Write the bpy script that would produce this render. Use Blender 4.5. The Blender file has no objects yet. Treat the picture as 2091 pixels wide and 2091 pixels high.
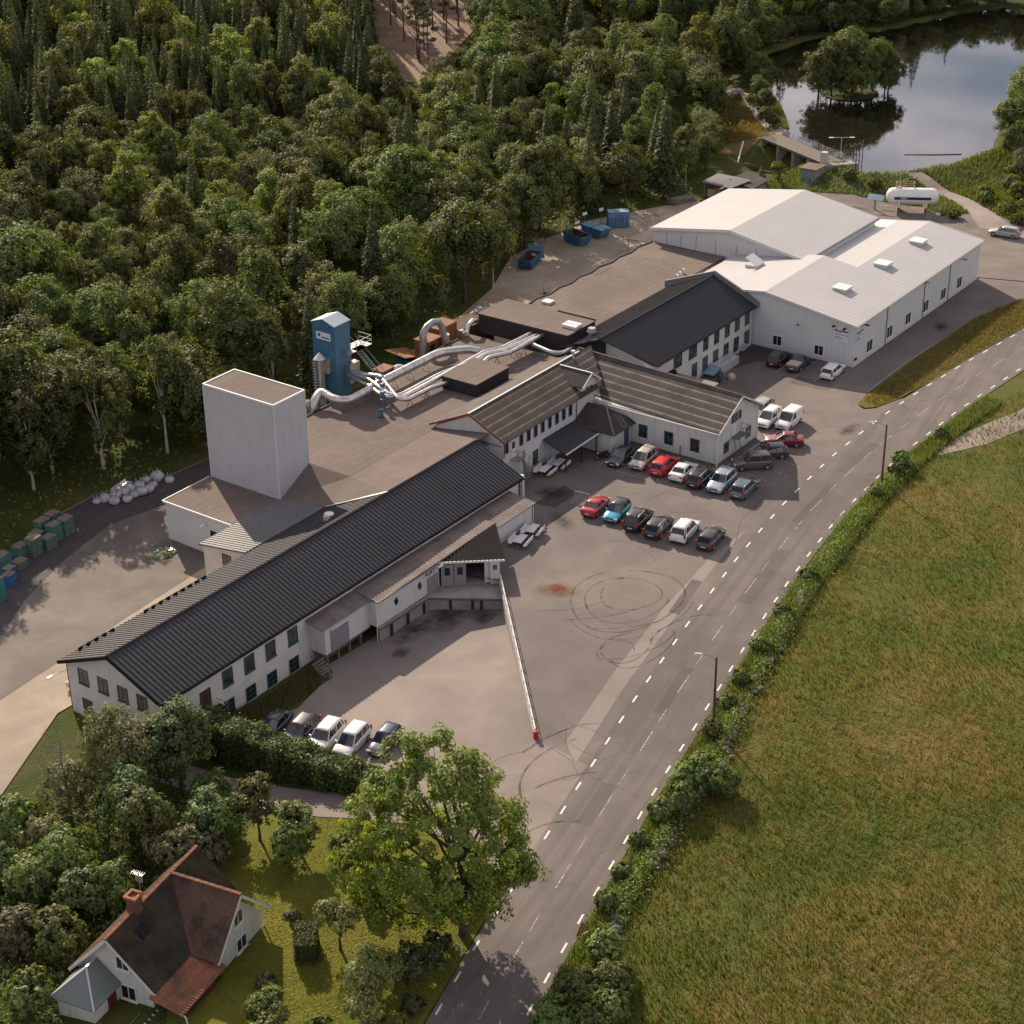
import bpy, bmesh, math, random
import numpy as np
from mathutils import Vector, Matrix
R = math.radians
random.seed(7)
rng = np.random.default_rng(11)
SC = bpy.context.scene
COL = SC.collection

# ------------------------------------------------------------------ helpers
def tag(o, label=None, cat=None, group=None, kind=None):
    if label: o['label'] = label
    if cat: o['category'] = cat
    if group: o['group'] = group
    if kind: o['kind'] = kind
    return o

def thing(name, label, cat, loc=(0, 0, 0), rz=0.0, group=None):
    o = bpy.data.objects.new(name, None)
    o.empty_display_size = 0.5
    COL.objects.link(o)
    o.location = loc
    o.rotation_euler = (0, 0, rz)
    return tag(o, label, cat, group)

def xf(o):
    """world matrix of a thing/part from its own loc/rot (parents included)"""
    m = Matrix.LocRotScale(o.location, o.rotation_euler, o.scale)
    return xf(o.parent) @ m if o.parent else m

class MB:
    """collects faces of one mesh"""
    def __init__(self):
        self.v = []; self.f = []; self.sm = []
    def add(self, verts, faces, smooth=False):
        n = len(self.v)
        self.v += [tuple(p) for p in verts]
        for f in faces:
            self.f.append(tuple(i + n for i in f)); self.sm.append(smooth)
        return self
    def poly(self, pts): return self.add(pts, [tuple(range(len(pts)))])
    def box(self, x0, x1, y0, y1, z0, z1):
        v = [(x0,y0,z0),(x1,y0,z0),(x1,y1,z0),(x0,y1,z0),(x0,y0,z1),(x1,y0,z1),(x1,y1,z1),(x0,y1,z1)]
        return self.add(v, [(0,3,2,1),(4,5,6,7),(0,1,5,4),(1,2,6,5),(2,3,7,6),(3,0,4,7)])
    def obox(self, c, u, v, w, hu, hv, hw):
        """oriented box: centre, three unit axes, half sizes"""
        c = Vector(c); u = Vector(u).normalized()*hu; v = Vector(v).normalized()*hv; w = Vector(w).normalized()*hw
        p = [c+a*u+b*v+d*w for d in (-1,1) for a,b in ((-1,-1),(1,-1),(1,1),(-1,1))]
        return self.add(p, [(0,3,2,1),(4,5,6,7),(0,1,5,4),(1,2,6,5),(2,3,7,6),(3,0,4,7)])
    def bar(self, a, b, w=.05, h=None):
        a = Vector(a); b = Vector(b); d = b-a
        if d.length < 1e-6: return self
        up = Vector((0,0,1)) if abs(d.normalized().z) < .95 else Vector((1,0,0))
        s = d.cross(up).normalized(); t = s.cross(d).normalized()
        return self.obox((a+b)/2, d, s, t, d.length/2, w/2, (h or w)/2)
    def prism(self, pts, z0, z1):
        n = len(pts)
        v = [(p[0],p[1],z0) for p in pts]+[(p[0],p[1],z1) for p in pts]
        f = [tuple(range(n-1,-1,-1)), tuple(range(n,2*n))]+[(i,(i+1)%n,n+(i+1)%n,n+i) for i in range(n)]
        return self.add(v, f)
    def slab(self, pts, t):
        """roof panel: upper face pts, extruded down by t"""
        n = len(pts)
        v = [tuple(p) for p in pts]+[(p[0],p[1],p[2]-t) for p in pts]
        f = [tuple(range(n)), tuple(range(2*n-1,n-1,-1))]+[(i,n+i,n+(i+1)%n,(i+1)%n) for i in range(n)]
        return self.add(v, f)
    def extr(self, prof, d):
        """closed 3D outline pushed along vector d"""
        n = len(prof); d = Vector(d)
        v = [Vector(p) for p in prof]; v = v+[p+d for p in v]
        f = [tuple(range(n-1,-1,-1)), tuple(range(n,2*n))]+[(i,(i+1)%n,n+(i+1)%n,n+i) for i in range(n)]
        return self.add(v, f)
    def tube(self, path, r, n=10, cap=True, smooth=True):
        P = [Vector(p) for p in path]
        rr = r if hasattr(r, '__len__') else [r]*len(P)
        rings = []; ref = None
        for i, p in enumerate(P):
            d = (P[min(i+1,len(P)-1)]-P[max(i-1,0)]).normalized()
            if ref is None:
                ref = Vector((0,0,1)) if abs(d.z) < .9 else Vector((1,0,0))
            s = d.cross(ref)
            if s.length < 1e-4: s = d.cross(Vector((.3,.8,.5)))
            s.normalize(); t = s.cross(d).normalized(); ref = t
            k = 1.0
            if 0 < i < len(P)-1:
                a = (P[i]-P[i-1]).angle(P[i+1]-P[i], 0); k = 1/max(.6, math.cos(a/2))
            rings.append([p+(s*math.cos(2*math.pi*j/n)+t*math.sin(2*math.pi*j/n))*rr[i]*(k if i else 1) for j in range(n)])
        v = [q for g in rings for q in g]
        f = [(i*n+j, i*n+(j+1)%n, (i+1)*n+(j+1)%n, (i+1)*n+j) for i in range(len(P)-1) for j in range(n)]
        self.add(v, f, smooth)
        if cap:
            self.add(rings[0], [tuple(range(n-1,-1,-1))]); self.add(rings[-1], [tuple(range(n))])
        return self
    def cyl(self, p, r, h, n=16, r2=None):
        return self.tube([p,(p[0],p[1],p[2]+h)], [r, r if r2 is None else r2], n)
    def build(self, name, mat, parent=None, world=True, sharp=35):
        me = bpy.data.meshes.new(name)
        vv = self.v
        if parent is not None and world:
            iv = xf(parent).inverted()
            vv = [iv @ Vector(p) for p in vv]
        me.from_pydata([tuple(p) for p in vv], [], self.f)
        if any(self.sm):
            me.polygons.foreach_set('use_smooth', self.sm)
        me.materials.append(mat)
        me.validate(); me.update()
        o = bpy.data.objects.new(name, me); COL.objects.link(o)
        if parent is not None: o.parent = parent
        return o

def np_mesh(name, V, k, mat, smooth=False, attr=None):
    """mesh of separate k-gons from a (n*k,3) array"""
    V = np.asarray(V, dtype=np.float32); n = len(V)//k
    me = bpy.data.meshes.new(name)
    me.vertices.add(len(V)); me.vertices.foreach_set('co', V.ravel())
    me.loops.add(len(V)); me.loops.foreach_set('vertex_index', np.arange(len(V), dtype=np.int32))
    me.polygons.add(n)
    me.polygons.foreach_set('loop_start', np.arange(0, len(V), k, dtype=np.int32))
    if smooth: me.polygons.foreach_set('use_smooth', np.ones(n, bool))
    me.materials.append(mat); me.update(calc_edges=True)
    return me

def mobj(name, me, parent=None, loc=None):
    o = bpy.data.objects.new(name, me); COL.objects.link(o)
    if parent: o.parent = parent
    if loc is not None: o.location = loc
    return o

def copy_tree(o, parent=None):
    c = o.copy(); COL.objects.link(c)
    if parent: c.parent = parent
    for ch in list(o.children): copy_tree(ch, c)
    return c
# ------------------------------------------------------------------ materials
class NT:
    def __init__(self, name):
        self.m = bpy.data.materials.new(name); self.m.use_nodes = True
        self.t = self.m.node_tree; self.t.nodes.clear()
        self.out = self.t.nodes.new('ShaderNodeOutputMaterial')
    def n(self, typ, **kw):
        x = self.t.nodes.new('ShaderNode'+typ)
        for k, v in kw.items():
            if k.startswith('i_'): 
                key = k[2:]; x.inputs[int(key) if key.isdigit() else key.replace('_',' ')].default_value = v
            else: setattr(x, k, v)
        return x
    def l(self, a, b): self.t.links.new(a, b)
    def math(self, op, a, b=None, clamp=False):
        x = self.n('Math', operation=op, use_clamp=clamp)
        for i, q in enumerate((a, b)):
            if q is None: continue
            if isinstance(q, (int, float)): x.inputs[i].default_value = q
            else: self.l(q, x.inputs[i])
        return x.outputs[0]
    def noise(self, vec, scale, detail=3, rough=.55, dist=0.0):
        x = self.n('TexNoise'); x.inputs['Scale'].default_value = scale; x.inputs['Detail'].default_value = detail
        x.inputs['Roughness'].default_value = rough; x.inputs['Distortion'].default_value = dist
        if vec is not None: self.l(vec, x.inputs['Vector'])
        return x.outputs['Fac']
    def ramp(self, fac, stops, interp='LINEAR'):
        x = self.n('ValToRGB'); r = x.color_ramp; r.interpolation = interp
        while len(r.elements) < len(stops): r.elements.new(.5)
        for e, (p, c) in zip(r.elements, stops):
            e.position = p; e.color = (*c, 1) if len(c) == 3 else c
        self.l(fac, x.inputs[0]); return x.outputs[0]
    def mix(self, fac, a, b, typ='MIX'):
        x = self.n('Mix', data_type='RGBA', blend_type=typ)
        for s, q in ((0, fac), (6, a), (7, b)):
            if isinstance(q, (int, float)): x.inputs[s].default_value = q
            elif isinstance(q, tuple): x.inputs[s].default_value = (*q, 1) if len(q) == 3 else q
            else: self.l(q, x.inputs[s])
        return x.outputs[2]
    def pos(self): return self.n('NewGeometry').outputs['Position']
    def obj(self): return self.n('TexCoord').outputs['Object']
    def scale(self, vec, s):
        x = self.n('Mapping'); x.inputs['Scale'].default_value = s; self.l(vec, x.inputs['Vector']); return x.outputs[0]
    def rot(self, vec, rz, s=(1,1,1)):
        x = self.n('Mapping'); x.inputs['Rotation'].default_value = (0,0,rz); self.l(vec, x.inputs['Vector'])
        return self.scale(x.outputs[0], s)
    def principled(self, col, rough=.7, metal=0.0, bump=None, bstr=.3, bdist=.05, spec=.5, coat=0.0, trans=0.0):
        b = self.n('BsdfPrincipled')
        if isinstance(col, tuple): b.inputs['Base Color'].default_value = (*col, 1)
        else: self.l(col, b.inputs['Base Color'])
        if isinstance(rough, (int, float)): b.inputs['Roughness'].default_value = rough
        else: self.l(rough, b.inputs['Roughness'])
        b.inputs['Metallic'].default_value = metal
        b.inputs['Specular IOR Level'].default_value = spec
        b.inputs['Coat Weight'].default_value = coat
        b.inputs['Coat Roughness'].default_value = .08
        if bump is not None:
            bn = self.n('Bump'); bn.inputs['Strength'].default_value = bstr; bn.inputs['Distance'].default_value = bdist
            self.l(bump, bn.inputs['Height']); self.l(bn.outputs[0], b.inputs['Normal'])
        self.l(b.outputs[0], self.out.inputs[0])
        return self.m

def mul(c, k): return tuple(x*k for x in c)

def plain(name, col, rough=.6, metal=0.0, var=.12, sc=1.5, spec=.5, coat=0.0, world=True):
    t = NT(name); p = t.pos() if world else t.obj()
    a = t.noise(p, sc, 4); b = t.noise(p, sc*9, 2)
    f = t.math('ADD', t.math('MULTIPLY', a, .65), t.math('MULTIPLY', b, .35))
    c = t.ramp(f, [(.3, mul(col, 1-var*1.6)), (.5, col), (.7, mul(col, 1+var))])
    return t.principled(c, rough, metal, spec=spec, coat=coat)

def cladding(name, col, vert=True, period=.25, dirt=.15, rough=.5, strength=.5, along='xy'):
    """painted board / sheet walls: fine vertical ribs, faint streaks"""
    t = NT(name); p = t.pos(); s = t.n('SeparateXYZ'); t.l(p, s.inputs[0])
    q = t.math('ADD', s.outputs[0], s.outputs[1])
    w = t.math('ABSOLUTE', t.math('SINE', t.math('MULTIPLY', q, math.pi/period)))
    w = t.math('POWER', w, .35)
    st = t.noise(t.scale(p, (1.6, 1.6, .12)), 2.2, 4)
    st2 = t.noise(p, .5, 3)
    f = t.math('ADD', t.math('MULTIPLY', st, .6), t.math('MULTIPLY', st2, .4))
    c = t.ramp(f, [(.28, mul(col, 1-dirt*1.8)), (.5, col), (.75, mul(col, 1.03))])
    c = t.mix(t.math('MULTIPLY', t.math('SUBTRACT', 1, w), .22), c, mul(col, .45))
    return t.principled(c, rough, bump=w, bstr=strength, bdist=.03, spec=.3)

def foliage(name, dark, light, trans=.35, hue=.25, rough=.55, tl=1.5):
    """leaf cards: colour differs by leaf clump, by tree and by patch in the crown"""
    t = NT(name)
    g = t.n('NewGeometry'); oi = t.n('ObjectInfo'); tc = t.n('TexCoord')
    nz = t.noise(tc.outputs['Object'], .35, 2)
    f = t.math('ADD', t.math('MULTIPLY', g.outputs['Random Per Island'], .55), t.math('MULTIPLY', nz, .45))
    c = t.ramp(f, [(.12, dark), (.78, light)])
    k = t.n('HueSaturation')
    h = t.math('ADD', .5, t.math('MULTIPLY', t.math('SUBTRACT', oi.outputs['Random'], .6), .05*hue/.25))
    t.l(h, k.inputs['Hue'])
    v = t.math('ADD', .60, t.math('MULTIPLY', oi.outputs['Random'], .75)); t.l(v, k.inputs['Value'])
    k.inputs['Saturation'].default_value = .95
    t.l(c, k.inputs['Color'])
    d = t.n('BsdfDiffuse'); t.l(k.outputs[0], d.inputs[0])
    tr = t.n('BsdfTranslucent')
    tcol = t.mix(1.0, k.outputs[0], (tl*1.05, tl*1.0, tl*.45), 'MULTIPLY'); t.l(tcol, tr.inputs[0])
    gl = t.n('BsdfGlossy'); gl.inputs['Roughness'].default_value = rough; gl.inputs[0].default_value = (.6,.65,.6,1)
    m = t.n('MixShader'); m.inputs[0].default_value = trans; t.l(d.outputs[0], m.inputs[1]); t.l(tr.outputs[0], m.inputs[2])
    m2 = t.n('MixShader'); m2.inputs[0].default_value = .045; t.l(m.outputs[0], m2.inputs[1]); t.l(gl.outputs[0], m2.inputs[2])
    t.l(m2.outputs[0], t.out.inputs[0])
    return t.m

def carpaint(name, col, metal=0.0):
    t = NT(name)
    return t.principled(col, .32, metal, spec=.5, coat=.7)

M = {}
# --- grounds
def asphalt(name, base, warm, rough=.85, streak=None, patch=.5):
    t = NT(name); p = t.pos()
    big = t.noise(p, .035, 4, .6, .6); mid = t.noise(p, .22, 5, .6, .4); fine = t.noise(p, 9, 3, .7)
    f = t.math('ADD', t.math('MULTIPLY', big, .5), t.math('MULTIPLY', mid, .5))
    c = t.ramp(f, [(.3, mul(base, .72)), (.48, base), (.62, warm), (.78, mul(warm, 1.12))])
    if streak is not None:
        sv = t.rot(p, streak, (.02, .9, 1)); st = t.noise(sv, 1.0, 4, .6, .15)
        c = t.mix(t.math('MULTIPLY', t.ramp(st, [(.42, (0,0,0)), (.62, (1,1,1))]), .5), c, mul(base, .62))
    sp = t.noise(p, 1.7, 3, .7)
    c = t.mix(t.math('MULTIPLY', t.ramp(sp, [(.62, (0,0,0)), (.72, (1,1,1))]), .3), c, mul(base, .5))
    c = t.mix(t.math('MULTIPLY', fine, .35), c, mul(base, .55))
    bh = t.math('ADD', t.noise(p, 25, 2), t.math('MULTIPLY', t.noise(p, 3, 2), .4))
    return t.principled(c, rough, bump=bh, bstr=.35, bdist=.02, spec=.35)
M['lot'] = asphalt('lot_asphalt', (0.132,0.110,0.106), (0.181,0.149,0.138))
M['yard'] = asphalt('yard_asphalt', (0.190,0.157,0.147), (0.246,0.204,0.184))
M['road'] = asphalt('road_asphalt', (0.122,0.104,0.101), (0.171,0.141,0.135), streak=R(-10))
M['strip'] = asphalt('light_asphalt', (0.216,0.184,0.173), (0.243,0.210,0.194))
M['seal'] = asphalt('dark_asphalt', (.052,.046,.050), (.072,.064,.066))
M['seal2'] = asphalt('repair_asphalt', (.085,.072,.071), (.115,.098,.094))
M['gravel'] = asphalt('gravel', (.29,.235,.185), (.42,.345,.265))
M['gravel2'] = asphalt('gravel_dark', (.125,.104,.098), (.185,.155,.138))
M['path'] = asphalt('path_gravel', (0.217,0.173,0.165), (0.300,0.247,0.225))
M['soil'] = asphalt('forest_soil', (.035,.03,.022), (.06,.052,.034))
M['clear'] = asphalt('clearing_soil', (0.195,0.128,0.090), (0.315,0.203,0.128))
def grassmat(name, cols, sc=.09, streak=R(35)):
    t = NT(name); p = t.pos()
    a = t.noise(p, sc, 5, .6, .8); b = t.noise(p, .6, 4, .6, .5)
    sv = t.rot(p, streak, (.5, 3.0, 1)); s = t.noise(sv, 1.6, 4, .65, .6)
    f = t.math('ADD', t.math('MULTIPLY', a, .5), t.math('ADD', t.math('MULTIPLY', b, .25), t.math('MULTIPLY', s, .25)))
    n = len(cols); c = t.ramp(f, [(.3+.42*i/(n-1), q) for i, q in enumerate(cols)])
    bh = t.math('ADD', t.noise(p, 7, 3), t.math('MULTIPLY', s, .8))
    return t.principled(c, .9, bump=bh, bstr=.9, bdist=.25, spec=.1)
M['meadow'] = grassmat('meadow_grass', [(.042,.078,.015),(.068,.100,.020),(.105,.115,.028),(.17,.130,.048),(.25,.18,.085)], .07)
M['verge'] = grassmat('verge_grass', [(0.050,0.075,0.015),(0.081,0.106,0.022),(0.144,0.125,0.037),(0.188,0.144,0.056)], .2)
M['lawn'] = grassmat('lawn_grass', [(.075,.095,.012),(.115,.130,.018),(.165,.155,.026),(.21,.17,.042)], .15)
M['wild'] = grassmat('wild_grass', [(0.031,0.050,0.013),(0.056,0.077,0.019),(0.088,0.088,0.025),(0.125,0.106,0.037)], .12)
M['forestfloor'] = grassmat('forest_floor', [(0.022,0.030,0.010),(0.035,0.043,0.014),(0.050,0.048,0.020)], .2)
M['straw'] = grassmat('dry_grass', [(0.075,0.088,0.022),(0.175,0.131,0.050),(0.263,0.188,0.081)], .2)
# --- paint & marks
M['mark'] = plain('marking_paint', (.62,.60,.56), .7, var=.2, sc=4)
t = NT('faded_paint'); p = t.pos(); f = t.ramp(t.noise(p, 3.5, 4, .7), [(.46,(0,0,0)),(.56,(1,1,1))])
t.principled(t.mix(f, (.14,.12,.115), (.40,.36,.33)), .8); M['faded'] = t.m
t = NT('tyre_rubber_mark'); p = t.pos(); f = t.ramp(t.noise(p, .9, 4, .7), [(.35,(0,0,0)),(.75,(1,1,1))])
d = t.n('BsdfDiffuse'); d.inputs[0].default_value = (.035,.03,.03,1); tr = t.n('BsdfTransparent'); mx = t.n('MixShader')
t.l(t.math('MULTIPLY', f, .55), mx.inputs[0]); t.l(tr.outputs[0], mx.inputs[1]); t.l(d.outputs[0], mx.inputs[2]); t.l(mx.outputs[0], t.out.inputs[0]); M['skid'] = t.m
def stain(name, col, amt, sc=.6):
    t = NT(name); oc = t.obj(); n = t.noise(t.pos(), 1.4, 4, .6)
    g = t.n('VectorMath', operation='LENGTH'); t.l(oc, g.inputs[0])
    f = t.math('SUBTRACT', 1.0, g.outputs['Value'], True)
    f = t.math('MULTIPLY', t.math('MULTIPLY', f, t.ramp(n, [(.3,(.1,)*3),(.65,(1,)*3)])), amt, True)
    d = t.n('BsdfDiffuse'); d.inputs[0].default_value = (*col, 1); tr = t.n('BsdfTransparent'); mx = t.n('MixShader')
    t.l(f, mx.inputs[0]); t.l(tr.outputs[0], mx.inputs[1]); t.l(d.outputs[0], mx.inputs[2]); t.l(mx.outputs[0], t.out.inputs[0]); return t.m
M['stain_rust'] = stain('rust_stain', (.20,.075,.035), .9)
M['stain_oil'] = stain('oil_stain', (.04,.036,.036), .7)
M['stain_damp'] = stain('damp_stain', (.05,.044,.045), 1.1)
# --- walls
M['white_clad'] = cladding('white_cladding', (0.568,0.559,0.568), dirt=.10)
M['white_sheet'] = cladding('white_sheet_wall', (0.602,0.602,0.611), period=.6, dirt=.06, strength=.25)
M['white_render'] = plain('white_render', (0.550,0.542,0.533), .8, var=.10, sc=.8)
M['cream_render'] = plain('cream_render', (0.533,0.499,0.447), .8, var=.10, sc=.8)
M['grey_clad'] = cladding('grey_tower_cladding', (0.482,0.477,0.516), period=.3, dirt=.10, strength=.4)
M['white_wood'] = cladding('white_weatherboard', (0.585,0.585,0.568), period=.14, dirt=.16, strength=.6)
M['black_wall'] = plain('black_felt_wall', (.022,.020,.024), .85, var=.3)
M['concrete'] = plain('concrete', (.27,.25,.235), .9, var=.25, sc=.9)
M['concrete_dark'] = plain('old_concrete', (.13,.115,.105), .9, var=.35, sc=.9)
M['white_trim'] = plain('white_trim', (0.636,0.628,0.628), .5, var=.04)
M['dark_trim'] = plain('dark_trim', (.018,.017,.020), .9, var=.15, spec=.1)
M['red_trim'] = plain('red_flashing', (.20,.045,.035), .5, var=.2)
M['grey_trim'] = plain('grey_trim', (.16,.17,.19), .5, var=.1)
# --- roofs
def roofmetal(name, col, rough=.42, var=.10, spec=.5):
    t = NT(name); p = t.pos(); a = t.noise(p, .25, 4); b = t.noise(p, 6, 2)
    c = t.ramp(t.math('ADD', t.math('MULTIPLY', a, .7), t.math('MULTIPLY', b, .3)), [(.3, mul(col, 1-var*1.5)), (.5, col), (.7, mul(col, 1+var))])
    return t.principled(c, rough, bump=a, bstr=.05, spec=spec)
M['black_metal'] = roofmetal('black_sheet_roof', (.036,.037,.046), .68, .10, .25)
M['grey_metal'] = roofmetal('grey_sheet_roof', (.15,.145,.15), .65, .1, .3)
M['white_roof'] = roofmetal('white_roof_sheet', (.39,.38,.395), .6, .05, .3)
M['canopy'] = roofmetal('canopy_sheet', (.016,.014,.016), .9, .2, .08)
M['green_sheet'] = roofmetal('green_grey_roof', (.14,.16,.155), .5, .2)
t = NT('bitumen_felt'); p = t.pos(); s = t.n('SeparateXYZ'); t.l(p, s.inputs[0])
sx = t.math('ABSOLUTE', t.math('SUBTRACT', t.math('FRACT', t.math('MULTIPLY', s.outputs[1], 1.0)), .5))
seam = t.ramp(sx, [(.0,(1,)*3),(.05,(0,)*3)])
a = t.noise(p, .13, 5, .6, .5); b = t.noise(p, 1.2, 4); c0 = t.noise(p, 30, 2)
f = t.math('ADD', t.math('MULTIPLY', a, .5), t.math('ADD', t.math('MULTIPLY', b, .25), t.math('MULTIPLY', c0, .25)))
c = t.ramp(f, [(.3,(0.102,0.083,0.076)),(.5,(0.145,0.116,0.106)),(.68,(0.195,0.153,0.132))])
c = t.mix(t.math('MULTIPLY', seam, .45), c, (.04,.034,.032)); t.principled(c, .92, bump=c0, bstr=.3, spec=.2); M['felt'] = t.m
def tiles(name, base, lich, axis_z=.62, amt=.8, u='y', colw=.28, edge=.5):
    """profiled tile / fibre-cement sheets: courses up the slope with lichen along each overlap"""
    t = NT(name); p = t.pos(); s = t.n('SeparateXYZ'); t.l(p, s.inputs[0])
    fr = t.math('FRACT', t.math('DIVIDE', s.outputs[2], axis_z))
    band = t.ramp(fr, [(.0,(1,)*3),(.10,(.75,)*3),(.26,(0,)*3),(1.0,(.12,)*3)])
    q = s.outputs[1] if u == 'y' else s.outputs[0]
    dots = t.math('ABSOLUTE', t.math('SINE', t.math('MULTIPLY', q, math.pi/colw)))
    nz = t.noise(p, .5, 4, .6); n2 = t.noise(p, 3.5, 3, .7)
    l = t.math('MULTIPLY', t.math('MULTIPLY', band, t.math('POWER', dots, 1.5)), t.ramp(t.math('MULTIPLY', t.math('ADD', nz, n2), .5), [(.36,(.15,)*3),(.52,(1,)*3)]))
    c = t.ramp(t.math('ADD', t.math('MULTIPLY', nz, .6), t.math('MULTIPLY', n2, .4)), [(.3, mul(base, .6)), (.5, base), (.72, mul(base, 1.5))])
    c = t.mix(t.math('MULTIPLY', l, amt), c, lich)
    return t.principled(c, .85, bump=dots, bstr=.5, bdist=.05, spec=.25)
M['tile_y'] = tiles('fibre_cement_roof', (.050,.042,.041), (.46,.40,.36), .5, 1.0, 'y')
M['tile_x'] = tiles('fibre_cement_roof', (.054,.044,.041), (.40,.34,.30), .42, .95, 'x')
M['felt_light'] = tiles('pale_roof_sheets', (.150,.122,.113), (.23,.195,.18), .10, .5, 'x', .5)
M['tile_small'] = tiles('small_tile_roof', (.048,.040,.040), (.09,.075,.07), .2, .5, 'x', .25)
def claytile(name, base, dark, dirt):
    t = NT(name); oc = t.pos(); s = t.n('SeparateXYZ'); t.l(oc, s.inputs[0])
    n1 = t.noise(oc, .55, 4, .65); n2 = t.noise(oc, 6, 3, .7); n3 = t.noise(oc, 14, 2)
    fr = t.math('FRACT', t.math('DIVIDE', s.outputs[2], .19)); course = t.ramp(fr, [(0,(1,)*3),(.22,(0,)*3)])
    c = t.ramp(t.math('ADD', t.math('MULTIPLY', n2, .6), t.math('MULTIPLY', n3, .4)), [(.3, mul(base, .55)), (.5, base), (.7, mul(base, 1.45))])
    c = t.mix(t.ramp(n1, [(.5-dirt,(0,)*3),(.72-dirt,(1,)*3)]), c, dark)
    c = t.mix(t.math('MULTIPLY', course, .5), c, mul(dark, .5))
    return t.principled(c, .9, bump=n2, bstr=.4, spec=.2)
M['clay'] = claytile('clay_tiles', (.25,.135,.085), (.12,.08,.06), .0)
M['clay_old'] = claytile('mossy_clay_tiles', (.135,.080,.062), (.050,.040,.033), .05)
M['clay_moss'] = claytile('moss_dark_tiles', (.070,.052,.042), (.034,.031,.024), .12)
M['clay_red'] = claytile('red_clay_tiles', (.27,.115,.068), (.10,.075,.055), .05)
M['slate'] = tiles('slate_roof', (.075,.085,.09), (.13,.15,.14), .2, .3, 'x', .3)
M['brick'] = claytile('chimney_brick', (.15,.075,.055), (.06,.045,.038), .04)
# --- metals etc
t = NT('galvanised_duct'); p = t.pos(); a = t.noise(p, 1.2, 3)
t.principled(t.ramp(a, [(.3,(.42,.40,.40)),(.7,(.62,.60,.60))]), .34, .85); M['duct'] = t.m
M['steel'] = plain('galvanised_steel', (.30,.31,.32), .45, .6, .15)
M['aluminium'] = plain('pale_aluminium', (.55,.55,.56), .4, .4, .08)
M['blue_paint'] = plain('blue_sheet_paint', (.045,.135,.22), .45, var=.14, sc=.7)
M['blue_skip'] = plain('blue_skip_paint', (.035,.115,.23), .5, var=.3, sc=1.2)
M['blue_light'] = plain('light_blue_lid', (.16,.27,.36), .5, var=.2, sc=1.2)
M['rust'] = plain('rusty_steel', (.20,.082,.032), .85, var=.4, sc=1.3)
M['rust_dark'] = plain('dark_rust', (.075,.035,.022), .9, var=.4, sc=1.3)
M['roof_blue'] = roofmetal('pale_blue_cap', (.33,.40,.46), .5)
M['glass'] = NT('window_glass').principled((.018,.022,.028), .08, spec=.8)
t = NT('old_window_glass'); p = t.pos(); t.principled(t.ramp(t.noise(p, 1.3, 2), [(.35,(.015,.02,.022)),(.7,(.09,.10,.10))]), .12, spec=.8); M['glass2'] = t.m
t = NT('curtained_glass'); p = t.pos(); t.principled(t.ramp(t.noise(p, .9, 2), [(.35,(.05,.045,.035)),(.7,(.16,.14,.10))]), .2, spec=.6); M['glass3'] = t.m
M['frame_teal'] = plain('teal_window_frame', (.035,.085,.11), .5, var=.1)
M['frame_grey'] = plain('grey_window_frame', (.10,.115,.135), .5, var=.1)
M['frame_brown'] = plain('brown_frame', (.075,.05,.035), .6, var=.2)
M['door_brown'] = plain('brown_door', (.06,.030,.018), .6, var=.3)
M['door_red'] = plain('red_door', (.13,.018,.018), .5, var=.15)
M['door_grey'] = plain('grey_door_sheet', (.22,.215,.22), .6, var=.08)
M['door_dark'] = plain('dark_opening', (.006,.006,.007), .9, var=.1)
M['shutter'] = plain('roller_door', (.20,.205,.225), .55, var=.06)
M['wood_grey'] = plain('weathered_timber', (.15,.125,.105), .9, var=.3, sc=2)
M['wood_pale'] = plain('pale_timber', (.42,.33,.22), .85, var=.2, sc=2)
M['white_paint'] = plain('white_paint', (0.636,0.636,0.645), .4, var=.05)
M['bag'] = plain('white_bulk_bag', (.38,.38,.42), .8, var=.25, sc=3)
M['tarp'] = plain('wrapping_film', (.30,.32,.20), .35, var=.75, sc=2.5)
M['pallet_teal'] = plain('teal_wrapped_goods', (.055,.15,.15), .45, var=.35, sc=1.8)
M['pallet_green'] = plain('green_wrapped_goods', (.075,.13,.115), .5, var=.4, sc=1.8)
M['pallet_turq'] = plain('turquoise_crates', (.02,.17,.16), .5, var=.25, sc=2)
M['pallet_blue'] = plain('blue_crates', (.015,.10,.30), .5, var=.25, sc=2)
M['tank_white'] = plain('white_tank_paint', (.72,.72,.73), .35, var=.06)
M['navy'] = plain('navy_band', (.012,.018,.07), .4, var=.1)
M['pale_blue_mark'] = plain('pale_blue_mark', (.22,.42,.48), .5, var=.1)
M['sign_white'] = plain('sign_board', (.62,.64,.70), .5, var=.04)
M['sign_yellow'] = plain('sign_yellow', (.38,.22,.012), .5, var=.1)
M['sign_red'] = plain('sign_red', (.16,.02,.012), .5, var=.1)
M['ink_red'] = plain('dark_red_lettering', (.11,.022,.045), .6, var=.1)
M['ink_blue'] = plain('blue_lettering', (.06,.07,.16), .6, var=.1)
M['ink'] = plain('black_lettering', (.02,.02,.024), .6, var=.1)
M['lamp_white'] = plain('lamp_housing', (.70,.70,.72), .4, var=.05)
M['pole_wood'] = plain('tarred_pole', (.065,.045,.035), .85, var=.25)
M['red_paint'] = plain('red_paint', (.42,.02,.02), .5, var=.1)
M['rubber'] = plain('tyre_rubber', (.018,.017,.018), .8, var=.15)
M['rim'] = plain('alloy_rim', (.36,.36,.38), .35, .6, .1)
M['head'] = NT('headlight_glass').principled((.55,.57,.60), .15, spec=.8)
M['tail'] = NT('tail_light').principled((.38,.015,.018), .2, spec=.6)
M['plate'] = plain('number_plate', (.62,.62,.60), .5, var=.04)
M['carglass'] = NT('car_glass').principled((.013,.016,.020), .06, spec=.9, coat=.3)
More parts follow.
